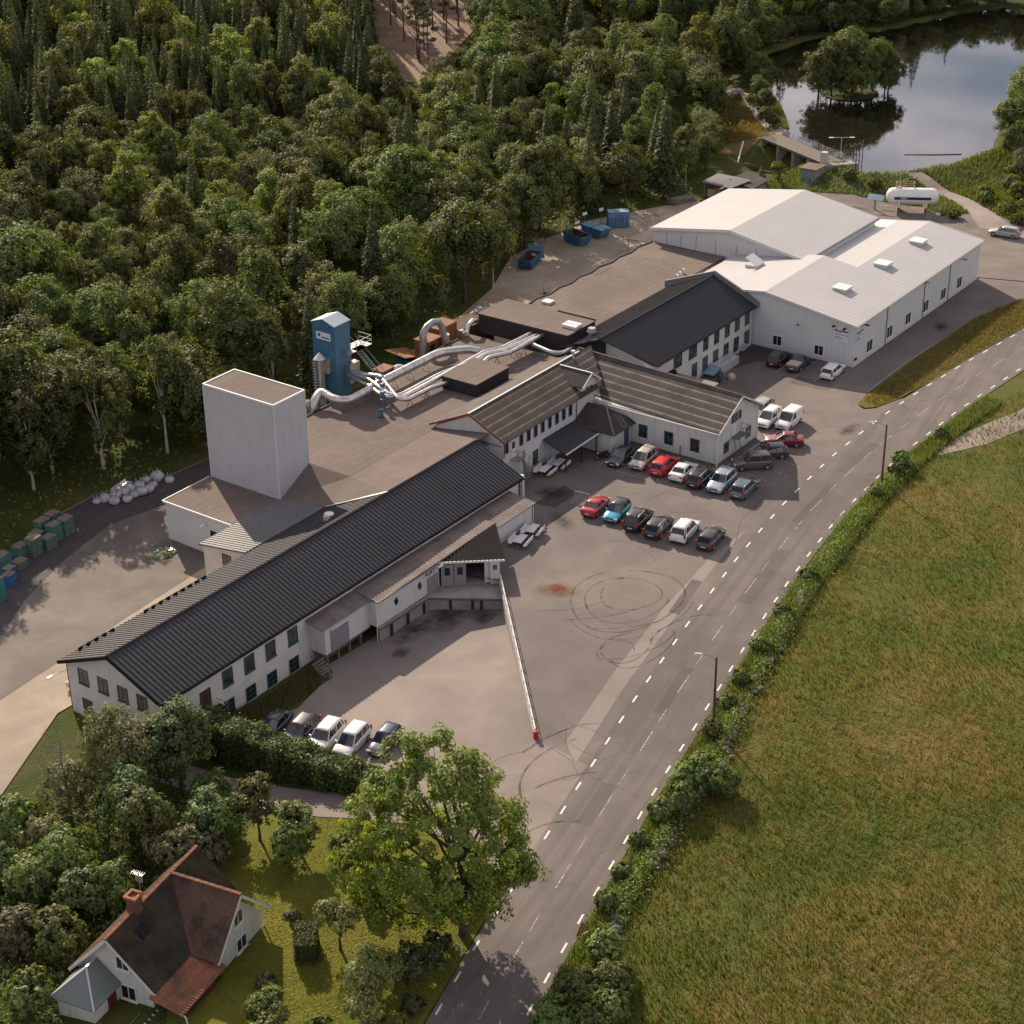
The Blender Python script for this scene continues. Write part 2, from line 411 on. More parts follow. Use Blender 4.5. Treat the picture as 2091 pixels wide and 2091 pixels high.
M['plastic'] = plain('black_plastic', (.02,.02,.022), .6, var=.1)
M['rock'] = plain('field_stone', (.115,.105,.095), .9, var=.5, sc=1.1)
M['bark'] = plain('tree_bark', (.075,.06,.045), .95, var=.35, sc=2)
M['bark_birch'] = plain('birch_bark', (.40,.36,.32), .85, var=.35, sc=1.2)
M['bark_pine'] = plain('pine_bark', (.15,.085,.055), .95, var=.35, sc=2)
M['bark_dead'] = plain('dead_grey_wood', (.20,.165,.15), .95, var=.3, sc=2)
# foliage
M['lf_broad'] = foliage('broadleaf_foliage', (.040,.066,.012), (.135,.170,.030), .42)
M['lf_birch'] = foliage('birch_foliage', (.048,.075,.014), (.150,.180,.036), .42)
M['lf_light'] = foliage('yellow_green_foliage', (.080,.115,.016), (.24,.27,.040), .5)
M['lf_willow'] = foliage('willow_foliage', (.085,.100,.045), (.26,.27,.13), .35)
M['lf_spruce'] = foliage('spruce_needles', (.026,.042,.014), (.110,.140,.040), .3, .12)
M['lf_pine'] = foliage('pine_needles', (0.033,0.051,0.021), (0.098,0.123,0.051), .2, .15)
M['lf_road'] = foliage('roadside_tree_foliage', (.070,.115,.014), (.22,.285,.036), .48)
M['lf_hedge'] = foliage('hedge_foliage', (0.030,0.063,0.015), (0.112,0.158,0.038), .25)
M['lf_shrub'] = foliage('shrub_foliage', (.055,.090,.018), (.175,.215,.042), .4)
M['lf_dry'] = foliage('brownish_foliage', (0.060,0.063,0.024), (0.173,0.165,0.068), .3)
M['lf_apple'] = foliage('apple_foliage', (0.083,0.112,0.030), (0.247,0.270,0.083), .35)
def blades(name, cols, sc=.07, trans=.35):
    """grass blades: the colour follows the same patches as the sward below"""
    t = NT(name); p = t.pos(); g = t.n('NewGeometry')
    a = t.noise(p, sc, 5, .6, .8); b = t.noise(p, .6, 4, .6, .5)
    f = t.math('ADD', t.math('MULTIPLY', a, .52), t.math('ADD', t.math('MULTIPLY', b, .22), t.math('MULTIPLY', g.outputs['Random Per Island'], .26)))
    n = len(cols); c = t.ramp(f, [(.30+.42*i/(n-1), q) for i, q in enumerate(cols)])
    d = t.n('BsdfDiffuse'); t.l(c, d.inputs[0]); tr = t.n('BsdfTranslucent'); t.l(t.mix(1.0, c, (1.4,1.3,.7), 'MULTIPLY'), tr.inputs[0])
    m = t.n('MixShader'); m.inputs[0].default_value = trans; t.l(d.outputs[0], m.inputs[1]); t.l(tr.outputs[0], m.inputs[2]); t.l(m.outputs[0], t.out.inputs[0]); return t.m
M['lf_grass'] = blades('grass_blades', [(.052,.088,.016),(.080,.115,.022),(.125,.140,.032),(.20,.155,.055),(.28,.205,.095)])
M['lf_gdry'] = blades('dry_grass_blades', [(.085,.095,.024),(.15,.125,.040),(.24,.175,.075),(.33,.24,.12)])
M['lf_reed'] = foliage('reed_foliage', (.060,.085,.018), (.15,.175,.045), .35, .4)
# water
t = NT('lake_water'); p = t.pos()
w = t.noise(t.scale(p, (1,1,1)), .9, 4, .6); w2 = t.noise(p, .12, 2)
bn = t.n('Bump'); bn.inputs['Distance'].default_value = .02; t.l(w, bn.inputs['Height'])
t.l(t.ramp(w2, [(.45,(.02,)*3),(.7,(.22,)*3)]), bn.inputs['Strength'])
g = t.n('BsdfGlossy'); g.inputs['Roughness'].default_value = .03; g.inputs[0].default_value = (.92,.92,.95,1); t.l(bn.outputs[0], g.inputs['Normal'])
d = t.n('BsdfDiffuse'); d.inputs[0].default_value = (.012,.011,.008,1)
fr = t.n('Fresnel'); fr.inputs[0].default_value = 1.45
mx = t.n('MixShader'); t.l(t.math('ADD', t.math('MULTIPLY', fr.outputs[0], 1.0), .16, True), mx.inputs[0]); t.l(d.outputs[0], mx.inputs[1]); t.l(g.outputs[0], mx.inputs[2]); t.l(mx.outputs[0], t.out.inputs[0]); M['water'] = t.m
# ------------------------------------------------------------------ ground
LAKE = np.array([(266.6,123.5),(272.5,134),(278.8,143.9),(281.9,144.5),(293.5,151.6),(308.8,163.4),(320.5,172.8),(334,177.1),(352,175),(366.7,166),(383,161.5),(394,158.5),(402,153),(400.5,148),(392,141.5),(380,133),(355,125),(336,120.5),(320,116),(305,113),(292,109.5),(279.4,111.6),(273.9,114.4),(269.4,117.4),(266.5,121)])
def sst(a, b, x):
    t = np.clip((x-a)/(b-a), 0, 1); return t*t*(3-2*t)
def sdist(P, x, y):
    d = np.full(x.shape, 1e9); ins = np.zeros(x.shape, bool)
    for i in range(len(P)):
        a = P[i]; b = P[(i+1) % len(P)]; e = b-a
        t = np.clip(((x-a[0])*e[0]+(y-a[1])*e[1])/(e@e), 0, 1)
        d = np.minimum(d, np.hypot(x-a[0]-t*e[0], y-a[1]-t*e[1]))
        c = ((a[1] > y) != (b[1] > y)) & (x < (b[0]-a[0])*(y-a[1])/(b[1]-a[1]+1e-12)+a[0]); ins ^= c
    return np.where(ins, -d, d)
def yard(x, y): return -2.0*sst(75.5, 95, y)*(1-sst(120, 168, x))
def ground(x, y):
    x = np.asarray(x, float); y = np.asarray(y, float)
    z = yard(x, y)
    d = np.maximum(0, .3*x+.954*y-268); z = z+.15*d*d/(d+30)
    s = sdist(LAKE, x, y)
    near = 1-sst(0, 9, s)
    z = z*(1-near)+near*1.7
    z = np.where(s < 0, 1.7-3.2*sst(0, 4, -s), z)
    z = z-3.0*np.exp(-(((x-269.5)/4.5)**2+((y-139.5)/5.5)**2))
    return z
def gz(x, y): return float(ground(np.array([x]), np.array([y]))[0])

def structure(o): o['kind'] = 'structure'; return o

xs = np.concatenate([np.arange(-500, 40, 30), np.arange(40, 300, 2), np.arange(300, 520, 5), np.arange(520, 1600, 60)])
ys = np.concatenate([np.arange(-700, 30, 40), np.arange(30, 200, 2), np.arange(200, 420, 5), np.arange(420, 1500, 60)])
X, Y = np.meshgrid(xs, ys)
Z = ground(X.ravel(), Y.ravel())-.09
V = np.stack([X.ravel(), Y.ravel(), Z], 1)
nx = len(xs); idx = np.arange(len(V)).reshape(len(ys), nx)
F = np.stack([idx[:-1,:-1], idx[:-1,1:], idx[1:,1:], idx[1:,:-1]], -1).reshape(-1, 4)
me = bpy.data.meshes.new('ground'); me.from_pydata(V.tolist(), [], F.tolist())
me.polygons.foreach_set('use_smooth', np.ones(len(F), bool)); me.materials.append(M['wild']); me.update()
structure(mobj('ground', me))

def sheet(name, pts, mat, zf=None, dz=0.0, step=2.0, kind='structure'):
    """flat or draped sheet; zf None = level 0"""
    bm = bmesh.new()
    f = bm.faces.new([bm.verts.new((p[0], p[1], 0)) for p in pts])
    from mathutils.geometry import tessellate_polygon
    vv = f.verts[:]; bm.faces.remove(f)
    for tri_ in tessellate_polygon([[v.co for v in vv]]): bm.faces.new([vv[i] for i in tri_])
    if zf is not None:
        lo = [min(p[i] for p in pts) for i in (0, 1)]; hi = [max(p[i] for p in pts) for i in (0, 1)]
        for ax in (0, 1):
            c = math.ceil(lo[ax]/step)*step
            while c < hi[ax]:
                co = [0, 0, 0]; no = [0, 0, 0]; co[ax] = c; no[ax] = 1
                bmesh.ops.bisect_plane(bm, geom=bm.verts[:]+bm.edges[:]+bm.faces[:], plane_co=co, plane_no=no)
                c += step
        vs = bm.verts[:]
        zz = zf(np.array([v.co.x for v in vs]), np.array([v.co.y for v in vs]))
        for v, z in zip(vs, zz): v.co.z = z+dz
    else:
        for v in bm.verts: v.co.z = dz
    bmesh.ops.recalc_face_normals(bm, faces=bm.faces[:])
    me = bpy.data.meshes.new(name); bm.to_mesh(me); bm.free()
    if me.polygons and sum(p.normal.z for p in me.polygons) < 0: me.flip_normals()
    me.materials.append(mat)
    o = mobj(name, me)
    if kind: o['kind'] = kind
    return o

RE = [(40,46),(60,50.9),(77.7,55.4),(81.2,56.3),(88,57.9),(94.8,59.5),(101.5,61.1),(108.2,62.5),(115,63.9),(121.7,65.3),(128.4,66.7),(135.1,68),(141.9,69.2),(148.5,70.2),(155.1,71.1),(161.7,71.7),(168.3,72.1),(175,72.4),(181.4,72.2),(188,72.1),(194.5,71.7),(201.1,71.2),(207,70.7),(230,68),(265,63)]
LE = [(35,51.0),(55,55.8),(72.7,60.2),(79.6,62.1),(86.8,63.8),(93.7,65.4),(100.1,66.9),(107.5,68.6),(114.4,70.2),(121.3,71.6),(128.2,73),(135.7,74.4),(142.5,75.6),(149.2,76.6),(156,77.5),(163,78.1),(169.7,78.6),(176.4,78.7),(183.2,78.7),(189.7,78.4),(196.5,77.9),(203,77.3),(209.7,76.5),(233,73.6),(268,68.6)]
def offs(P, d):
    out = []
    for i, p in enumerate(P):
        a = Vector(P[max(i-1,0)]); b = Vector(P[min(i+1,len(P)-1)]); t = (b-a).normalized()
        out.append((p[0]-t.y*d, p[1]+t.x*d))
    return out
REo = offs(RE, -.55); LEo = offs(LE, .35)

# fields and greens
WALL = [(55,45.5),(70,49),(76,51.2),(84,53.6),(90,56),(96,56.9),(101,57.9),(108,58.8),(115.5,61),(119,61.6),(124,63),(132,65),(141,66.8),(150,68),(158,69.2),(166,70),(173,70.2)]
sheet('meadow', WALL+[(180,70.2),(195,69.3),(225,65.5),(262,60),(300,40),(300,-200),(0,-200),(0,32)], M['meadow'], ground, -.06, 4)
sheet('road_verge', REo[::-1]+[(40,42)]+WALL+[(180,70.2),(195,69.3),(225,65.5),(262,60)], M['verge'], ground, -.055, 4)
sheet('garden_lawn', [(86.9,83.4),(88.5,79),(89.3,76),(89.5,71),(88.2,66.2),(84.5,63.9),(76.8,61.8),(60,57.5),(40,53),(38,62),(56,72),(62,75),(68,80),(73,83),(79,86.5),(85.8,87)], M['lawn'], ground, -.05, 2)
sheet('clearing', [(322,288),(350,262),(330.9,242.5),(311.7,233.4),(292.7,226),(273.3,218.4),(271.7,224.4),(283,239.6)], M['clear'], ground, .05, 5)
sheet('clearing', [(350,258),(388,226),(366.8,210.3),(357.1,204.6),(324.1,229.1),(333,238)], M['clear'], ground, .05, 5)
sheet('dam_bank', [(276.5,146.5),(279,144.6),(289,153),(303,166),(309,170.5),(306,172),(298,168),(285,160),(276,152),(268,150),(271,146.5)], M['straw'], ground, -.03, 2)
# made ground
LOT = [(105,74.0),(125.15,92.5),(124.4,97.5),(121,101),(139,106),(160,108),(194.4,108),(194.4,88),(233.9,88),(236,81.6),(252,82),(262,72.5),(240,74.5),(229,79.6),(219,82),(209.9,82.2),(199.8,82.7),(187.7,82.7),(184,82.3),(183.4,81.4),(184.4,80.4),(188.4,79.2),(190,78.3),(176.4,78.6),(163,78),(149.2,76.5),(135.7,74.3),(121.3,71.5),(107.5,68.5),(104,67.8)]
sheet('parking_lot', LOT, M['lot'], None, 0.0)
sheet('grass_island', [(183.8,81.3),(185,80.4),(188.4,79.3),(193.5,78.6),(198.8,78.0),(209.7,76.95),(233,74.05),(243,72.6),(240,75.2),(229.2,80),(219.1,82.4),(209.9,82.6),(199.8,83.1),(187.7,83.1),(184.3,82.6)], M['verge'], None, .03)
sheet('yard', [(105,74.05),(125.1,92.45),(124.2,98.2),(112,98.2),(105.3,98.6),(104,97),(99,96),(94.5,97.3),(92.6,98.5),(91.9,93),(91.9,88),(92.6,84),(91.8,80.2),(89.4,85.2),(87.4,95),(86.8,100),(83.6,100),(84.6,92),(86.5,82.4),(88.1,78.4),(89.2,75.5),(89.6,71),(88.6,66.4),(88.0,64.0),(93.7,65.3),(100.1,66.8),(104,67.75)], M['yard'], yard, 0.0, 2)
sheet('road', REo+LEo[::-1], M['road'], None, .006)
sheet('asphalt_strip', [(103.3,69.0),(115,71.9),(130,74.9),(142,77.0),(149,77.9),(141,77.9),(130,76.5),(118,74.3),(106,71.6)], M['strip'], None, .004)
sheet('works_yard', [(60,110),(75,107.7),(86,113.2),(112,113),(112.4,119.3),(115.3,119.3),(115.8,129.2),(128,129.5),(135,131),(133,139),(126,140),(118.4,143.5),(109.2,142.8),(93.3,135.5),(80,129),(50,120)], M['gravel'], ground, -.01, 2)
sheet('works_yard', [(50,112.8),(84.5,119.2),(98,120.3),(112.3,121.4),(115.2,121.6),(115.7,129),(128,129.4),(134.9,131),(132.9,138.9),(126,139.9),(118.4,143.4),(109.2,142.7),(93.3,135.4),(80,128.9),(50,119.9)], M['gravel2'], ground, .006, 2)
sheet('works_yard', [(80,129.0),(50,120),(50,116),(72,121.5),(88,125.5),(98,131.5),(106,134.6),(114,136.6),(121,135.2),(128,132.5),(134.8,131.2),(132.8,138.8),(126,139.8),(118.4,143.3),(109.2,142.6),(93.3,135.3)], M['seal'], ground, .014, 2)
sheet('bin_yard', [(160,132),(176,128),(178,125),(210,125),(236,125),(238,135),(243,139),(238,142),(226,147.5),(214,148.5),(204,148),(192,142.5),(180,139.5),(165,137)], M['gravel'], ground, .0, 3)
sheet('tank_yard', [(229,127),(232,100),(234,88.5),(236.3,81.7),(251.8,82.2),(257,88),(262,96.5),(261.5,100),(257,103.6),(259.5,108),(258.5,113),(259,120),(256.5,127.5),(246,131)], M['gravel2'], ground, .005, 3)
sheet('gravel_path', [(253,88),(257.4,92.5),(262.8,97.6),(267.6,103.6),(269.6,108.6),(272,114),(269.7,116.3),(267.2,109.4),(264.8,105.2),(260.8,101),(255,97)], M['path'], ground, .02, 2)
sheet('gravel_path', [(277.8,143.2),(280.2,142.6),(290.5,151),(300,160.5),(307,168),(304.8,170.2),(297,162.8),(287.5,153.7)], M['path'], ground, .03, 2)
sheet('field_track', [(175.8,73.2),(177.6,71.6),(183.7,69.0),(192.9,66.2),(225,59.5),(262,52),(262,49),(225,56.6),(190,63.4),(182.4,65.6),(176.7,68.8),(173.6,71.8)], M['path'], ground, -.02, 3)
sheet('damp_patch', [(184.5,102.2),(193.9,102.2),(194,93),(191,94.5),(189.5,99),(186,100.2)], M['seal'], None, .004)
sheet('asphalt_patch', [(141,99.5),(146.5,99.3),(145.6,96.9),(141.5,97.2)], M['seal'], None, .004)

# lake
me = bpy.data.meshes.new('lake'); me.from_pydata([(p[0],p[1],1.0) for p in np.array(LAKE)], [], [tuple(range(len(LAKE)))])
me.materials.append(M['water']); me.update(); me.flip_normals() if me.polygons[0].normal.z < 0 else None
structure(mobj('lake', me))

# road paint: edge dashes and worn centre line
def along(P, s0, s1):
    """points of polyline between arc lengths"""
    out = []; acc = 0
    for a, b in zip(P, P[1:]):
        a = Vector(a); b = Vector(b); L = (b-a).length
        for s in (s0, s1):
            if acc <= s < acc+L: out.append((s, a+(b-a)*(s-acc)/L, (b-a).normalized()))
        acc += L
    return out
def dashes(mb, P, s, dash, gap, w, end, z):
    while s < end:
        q = along(P, s, s+dash)
        if len(q) == 2:
            (_, a, t), (_, b, _) = q; n = Vector((-t.y, t.x))*w/2
            mb.poly([(a.x-n.x,a.y-n.y,z),(b.x-n.x,b.y-n.y,z),(b.x+n.x,b.y+n.y,z),(a.x+n.x,a.y+n.y,z)])
        s += dash+gap
mb = MB(); dashes(mb, RE, 4.2, 1.15, 2.25, .16, 235, .011); dashes(mb, LE, 4.6, 1.15, 2.35, .16, 240, .011)
structure(mb.build('road_markings', M['mark']))
CE = [((a[0]+b[0])/2, (a[1]+b[1])/2) for a, b in zip(RE, LE)]
mb = MB(); dashes(mb, CE, 5, 3.2, 6.5, .10, 235, .011); dashes(mb, CE, 9, 2.2, 7.6, .07, 235, .0113)
structure(mb.build('road_markings', M['faded']))
# faded bay lines
mb = MB()
def line(mb, a, b, w, z=.008):
    a = Vector(a); b = Vector(b); t = (b-a).normalized(); n = Vector((-t.y,t.x))*w/2
    mb.poly([(a.x-n.x,a.y-n.y,z),(b.x-n.x,b.y-n.y,z),(b.x+n.x,b.y+n.y,z),(a.x+n.x,a.y+n.y,z)])
for i in range(8): line(mb, (152.8,98.9-i*2.45), (157.6,99.4-i*2.45), .08)
line(mb, (152.8,99), (152.6,81), .07)
for i in range(4): line(mb, (187.4,98-i*2.6), (193.6,98-i*2.6), .08)
for i in range(4): line(mb, (159.5+i*2.7,80), (161+i*2.7,87), .08)
structure(mb.build('bay_markings', M['faded']))
# kerb line at the edge of the grass island
mb = MB(); K_ = [(188,83.2),(199.8,83.25),(206,83)]
for a, b in zip(K_, K_[1:]): mb.bar((*a,.06),(*b,.06),.14,.14)
structure(mb.build('kerb', M['concrete']))
# crack / joint lines
mb = MB()
for L in ([(145,77.2),(150,79.3),(158,80.2)],[(105,74.1),(104.2,70.9),(103.8,69.4)],[(176,81),(170,88),(166,92),(160,93)],[(150,83),(146,88),(140,92)]):
    for a, b in zip(L, L[1:]): line(mb, a, b, .06, .0045)
structure(mb.build('asphalt_joints', M['seal']))
rq = random.Random(5)
mb = MB()
for k in range(34):                     # wandering cracks
    x, y = rq.choice([(rq.uniform(108,150),rq.uniform(74,92)),(rq.uniform(150,186),rq.uniform(80,98)),(rq.uniform(92,112),rq.uniform(66,78)),(rq.uniform(95,200),0)])
    if y == 0: j = rq.randrange(4, 20); y = (RE[j][1]+LE[j][1])/2+rq.uniform(-2.4,2.4); x = (RE[j][0]+LE[j][0])/2
    if y > 74+(x-105)*.9 and x < 126: continue
    a = rq.uniform(0,6.28); q = Vector((x,y))
    for _ in range(rq.randint(4,9)):
        a += rq.uniform(-.6,.6); q2 = q+Vector((math.cos(a),math.sin(a)))*rq.uniform(.5,1.3); line(mb, q, q2, rq.uniform(.02,.05), .0075); q = q2
structure(mb.build('asphalt_cracks', M['seal']))
for (x, y, l, w_, a, mt) in ((133,75.9,7,1.1,12,'seal2'),(171,76,9,1.2,1,'seal2'),(141,71.6,12,1.6,9,'seal2'),(118,68.2,8,1.0,12,'seal2'),(187,90,2.5,5,5,'seal2'),(100,64.6,6,1.3,12,'seal2'),(158,74.9,10,.9,5,'seal2')):
    c_, s_ = math.cos(R(a)), math.sin(R(a)); sheet('asphalt_patch', [(x+u*c_-v*s_, y+u*s_+v*c_) for u, v in ((-l/2,-w_/2),(l/2,-w_/2),(l/2,w_/2),(-l/2,w_/2))], M[mt], None, .0068)


# tyre marks left by cars turning circles
def arc_strip(mb, c, rx, ry, a0, a1, w, z, wob=.0, ph=0):
    n = max(8, int(abs(a1-a0)/6)); L = []
    for i in range(n+1):
        a = R(a0+(a1-a0)*i/n); k = 1+wob*math.sin(3*a+ph)
        L.append((Vector((c[0]+rx*k*math.cos(a), c[1]+ry*k*math.sin(a))), Vector((math.cos(a), math.sin(a)))))
    for (p, n0), (q, n1) in zip(L, L[1:]):
        mb.poly([(p.x-n0.x*w/2,p.y-n0.y*w/2,z),(p.x+n0.x*w/2,p.y+n0.y*w/2,z),(q.x+n1.x*w/2,q.y+n1.y*w/2,z),(q.x-n1.x*w/2,q.y-n1.y*w/2,z)])
mb = MB(); zz = .0085
for (c, rx, ry, a0, a1, w) in [((129.3,80.4),6.3,5.2,60,395,.20),((129.3,80.4),4.6,3.9,40,300,.17),((130.4,80.6),3.2,2.9,100,420,.15),((129,80),7.1,6.0,150,300,.14),
        ((121.8,75.6),3.0,2.0,30,330,.2),((120.6,75.9),2.0,1.6,-60,200,.16),((122.8,74.6),4.2,2.4,160,340,.15),((124.5,76.2),5.2,3.0,180,300,.15),((131,86),9,8,200,262,.14),((132,84),11,9,205,250,.12),
        ((126.5,70.5),5,4.2,20,120,.15),((101,69),9,5,20,80,.2),((97,66),7,4,15,75,.2),((103,66),8,6,60,140,.2),((92,63),6,4,20,90,.2)]:
    zz += .0004
    arc_strip(mb, c, rx, ry, a0, a1, w, zz, .05, c[0])
structure(mb.build('tyre_marks', M['skid']))
def stain_at(name, x, y, rx, ry, rz, mat, z=.016):
    v = [(math.cos(i*math.pi/12), math.sin(i*math.pi/12), 0) for i in range(24)]
    me = bpy.data.meshes.new(name); me.from_pydata(v, [], [tuple(range(24))]); me.materials.append(mat); me.update()
    o = mobj(name, me, None, (x, y, z)); o.scale = (rx, ry, 1); o.rotation_euler = (0, 0, rz); return structure(o)
stain_at('rust_stain', 127.0, 86.9, 1.6, 2.6, R(25), M['stain_rust'])
stain_at('rust_stain', 127.2, 87.2, .9, 1.1, R(25), M['stain_rust'], .018)
stain_at('wet_patch', 144.2, 99.3, 2.2, 1.6, R(-60), M['stain_damp'])
stain_at('oil_stain', 139.5, 95.0, 2.8, 1.2, R(60), M['stain_oil'])
stain_at('oil_stain', 213.5, 84.8, 2.2, 1.2, R(20), M['stain_damp'])
for (x, y, rx, ry, rz) in [(119.4,94.6,4.0,2.2,10),(115.2,95.8,3.4,1.5,0),(121.2,91.6,2.2,1.6,60),(111.6,94.2,1.4,.9,0)]:
    o = stain_at('wet_patch', x, y, rx, ry, R(rz), M['stain_damp'], float(yard(np.array([x]),np.array([y]))[0])+.12)
for (x, y, rx, ry, rz) in [(177,80.2,2.6,1.1,0)]:
    stain_at('oil_stain', x, y, rx, ry, R(rz), M['stain_oil'], .02)
# ------------------------------------------------------------------ buildings
def ribs(mb, P, sp, w=.06, h=.05):
    """parallel ribs up a roof panel; its first edge is the eave"""
    P = [Vector(p) for p in P]
    u = (P[1]-P[0]).normalized(); nrm = u.cross(P[2]-P[1]).normalized()
    if nrm.z < 0: nrm = -nrm
    g = nrm.cross(u).normalized()
    if g.z < 0: g = -g
    Q = [((p-P[0]).dot(u), (p-P[0]).dot(g)) for p in P]
    lo, hi = min(q[0] for q in Q), max(q[0] for q in Q)
    n = max(2, int((hi-lo)/sp))
    for i in range(n+1):
        x = lo+(hi-lo)*(.002+.996*i/n); c = []
        for a, b in zip(Q, Q[1:]+Q[:1]):
            if (a[0] > x) != (b[0] > x): c.append(a[1]+(b[1]-a[1])*(x-a[0])/(b[0]-a[0]))
        if len(c) < 2 or max(c)-min(c) < .05: continue
        a = P[0]+u*x+g*min(c); b = P[0]+u*x+g*max(c); s = u*w/2
        mb.add([a-s, a+s, b+s, b-s, a-s*.5+nrm*h, a+s*.5+nrm*h, b+s*.5+nrm*h, b-s*.5+nrm*h],
               [(4,5,6,7),(0,1,5,4),(2,3,7,6),(1,2,6,5),(3,0,4,7)])
def roof(name, parent, mat, panels, t=.14, sp=None, w=.07, h=.05, label=None):
    mb = MB()
    for P in panels:
        mb.slab(P, t)
        if sp: ribs(mb, P, sp, w, h)
    o = mb.build(name, mat, parent)
    if label: o['label'] = label
    return o
def wall_x(parent, mat, x0, x1, prof, name='wall'):
    """prism along X from a (y,z) outline"""
    return MB().extr([(x0, p[0], p[1]) for p in prof], (x1-x0, 0, 0)).build(name, mat, parent)
def wall_y(parent, mat, y0, y1, prof, name='wall'):
    return MB().extr([(p[0], y0, p[1]) for p in prof], (0, y1-y0, 0)).build(name, mat, parent)
def window(parent, o, u, nrm, w, h, frame='frame_teal', glass='glass', nx=2, ny=2, fw=.09, sill=None, wname='window', pd=.07):
    """window: lower-left corner o on the wall, u along wall, nrm outwards"""
    o = Vector(o); u = Vector(u); n = Vector(nrm); z = Vector((0,0,1)); mb = MB()
    def b(x0, x1, z0, z1, d): mb.obox(o+u*(x0+x1)/2+z*(z0+z1)/2+n*d/2, u, z, n, (x1-x0)/2, (z1-z0)/2, d/2)
    b(0, fw, 0, h, pd); b(w-fw, w, 0, h, pd); b(fw, w-fw, 0, fw, pd); b(fw, w-fw, h-fw, h, pd)
    for i in range(1, nx): b(w*i/nx-.03, w*i/nx+.03, fw, h-fw, pd-.01)
    for j in range(1, ny): b(fw, w-fw, h*j/ny-.025, h*j/ny+.025, pd-.015)
    f = mb.build(wname, M[frame], parent)
    g = MB().obox(o+u*w/2+z*h/2+n*.015, u, z, n, w/2-fw*.6, h/2-fw*.6, .015); g.build('pane', M[glass], f)
    if sill:
        s = MB().obox(o+u*w/2-z*.03+n*.08, u, z, n, w/2+.05, .03, .08); s.build('sill', M[sill], f)
    return f
def pipe_down(parent, x, y, z0, z1, mat='white_trim', r=.05):
    MB().tube([(x,y,z1),(x,y,z0)], r, 6).build('downpipe', M[mat], parent)
def walllamp(parent, o, nrm, reach=1.1, mat='lamp_white'):
    o = Vector(o); n = Vector(nrm)
    a = MB().tube([o, o+n*reach*.5+Vector((0,0,.25)), o+n*reach+Vector((0,0,.3))], .03, 6).build('lamp_arm', M['steel'], parent)
    MB().obox(o+n*(reach+.2)+Vector((0,0,.3)), n, (0,0,1), n.cross(Vector((0,0,1))), .28, .07, .12).build('lamp_head', M[mat], a)
NY = (0,-1,0); NX = (-1,0,0); UX = (1,0,0); UYm = (0,-1,0)

# 1 --- long workshop with the black ribbed roof
b = thing('workshop_building', 'long white two-storey workshop under a black ribbed metal gable roof, beside the lower yard', 'building', (113, 106.3, -2))
prof = [(100.4,-2.4),(112.4,-2.4),(112.4,3.35),(106.2,5.92),(100.4,3.35)]
wall_x(b, M['white_render'], 87.2, 139.4, prof)
YR, ZR = 106.2, 6.15
roof('roof', b, M['black_metal'], [
    [(86.6,100.0,3.5),(139.8,100.0,3.5),(139.8,YR,ZR),(86.6,YR,ZR)],
    [(123.0,112.9,3.32),(86.6,112.9,3.32),(86.6,YR,ZR),(124.6,YR,ZR)]], .2, .5, .2, .07)
MB().bar((86.55,YR,ZR+.06),(139.85,YR,ZR+.06),.22,.08).build('ridge_cap', M['dark_trim'], b)
mb = MB(); mb.slab([(122.75,112.75,3.62),(122.4,112.6,3.72),(124.5,106.15,6.28),(124.9,106.2,6.28)], .1); mb.build('flashing', M['white_trim'], b)
MB().bar((86.56,100.0,3.36),(86.56,YR,6.0),.08,.3).build('bargeboard', M['dark_trim'], b); MB().bar((86.56,112.9,3.2),(86.56,YR,6.0),.08,.3).build('bargeboard', M['dark_trim'], b)
MB().tube([(86.7,99.92,3.3),(139.8,99.92,3.3)], .07, 6).build('gutter', M['dark_trim'], b)
mb = MB()
for x0, x1 in ((88.5,92.5),(96.5,104.5)):
    x = x0
    while x < x1:
        mb.box(x, x+.5, 112.15, 112.25, 3.68, 3.95); x += .95
    mb.bar((x0,112.2,3.9),(x1,112.2,3.9),.05,.05)
mb.build('snow_guard', M['dark_trim'], b)
for x in (94.3, 97.1, 99.9, 102.9): window(b, (x,100.4,.95), UX, NY, 1.3, 1.7, 'frame_teal', 'glass2', 2, 2, .07, 'frame_teal')
for x in (94.2, 97.0, 99.8, 102.8): window(b, (x,100.4,-2.0), UX, NY, 1.3, 1.5, 'frame_teal', 'glass', 2, 3, .07, 'concrete')
d = MB().box(91.45,92.75,100.33,100.42,-.4,1.95).build('door', M['door_brown'], b); MB().box(92.05,92.15,100.29,100.34,-.35,1.9).build('door_mullion', M['frame_brown'], d)
mb = MB(); mb.box(91.4,93.4,99.0,100.38,-.62,-.5); 
mb.build('balcony_slab', M['dark_trim'], b)
mb = MB()
for (x0,y0,x1,y1) in ((91.4,99.02,93.4,99.02),(93.38,99.02,93.38,100.35)):
    mb.bar((x0,y0,.45),(x1,y1,.45),.04); mb.bar((x0,y0,0),(x1,y1,0),.03)
for x in (91.42,92.4,93.38): mb.bar((x,99.02,-.55),(x,99.02,.45),.04)
mb.build('balcony_rail', M['steel'], b)
mb = MB(); mb.slab([(91.2,98.7,-.62),(93.7,98.7,-.62),(93.7,100.3,-.2),(91.2,100.3,-.2)], .08); mb.build('door_canopy', M['dark_trim'], b)
for y in (111.0,108.5,106.0,103.6): window(b, (87.2,y,1.5), UYm, NX, 1.25, 1.55, 'frame_teal', 'glass3', 2, 1, .08, 'frame_teal')
for y in (110.9,108.4): window(b, (87.2,y,-1.5), UYm, NX, 1.25, 1.45, 'frame_teal', 'glass3', 2, 1, .08, 'frame_teal')
walllamp(b, (87.2,112.2,2.4), NX, 2.0)
pipe_down(b, 139.3, 100.2, 0, 3.3, 'dark_trim'); pipe_down(b, 87.3, 112.6, -2, 3.2, 'frame_brown')
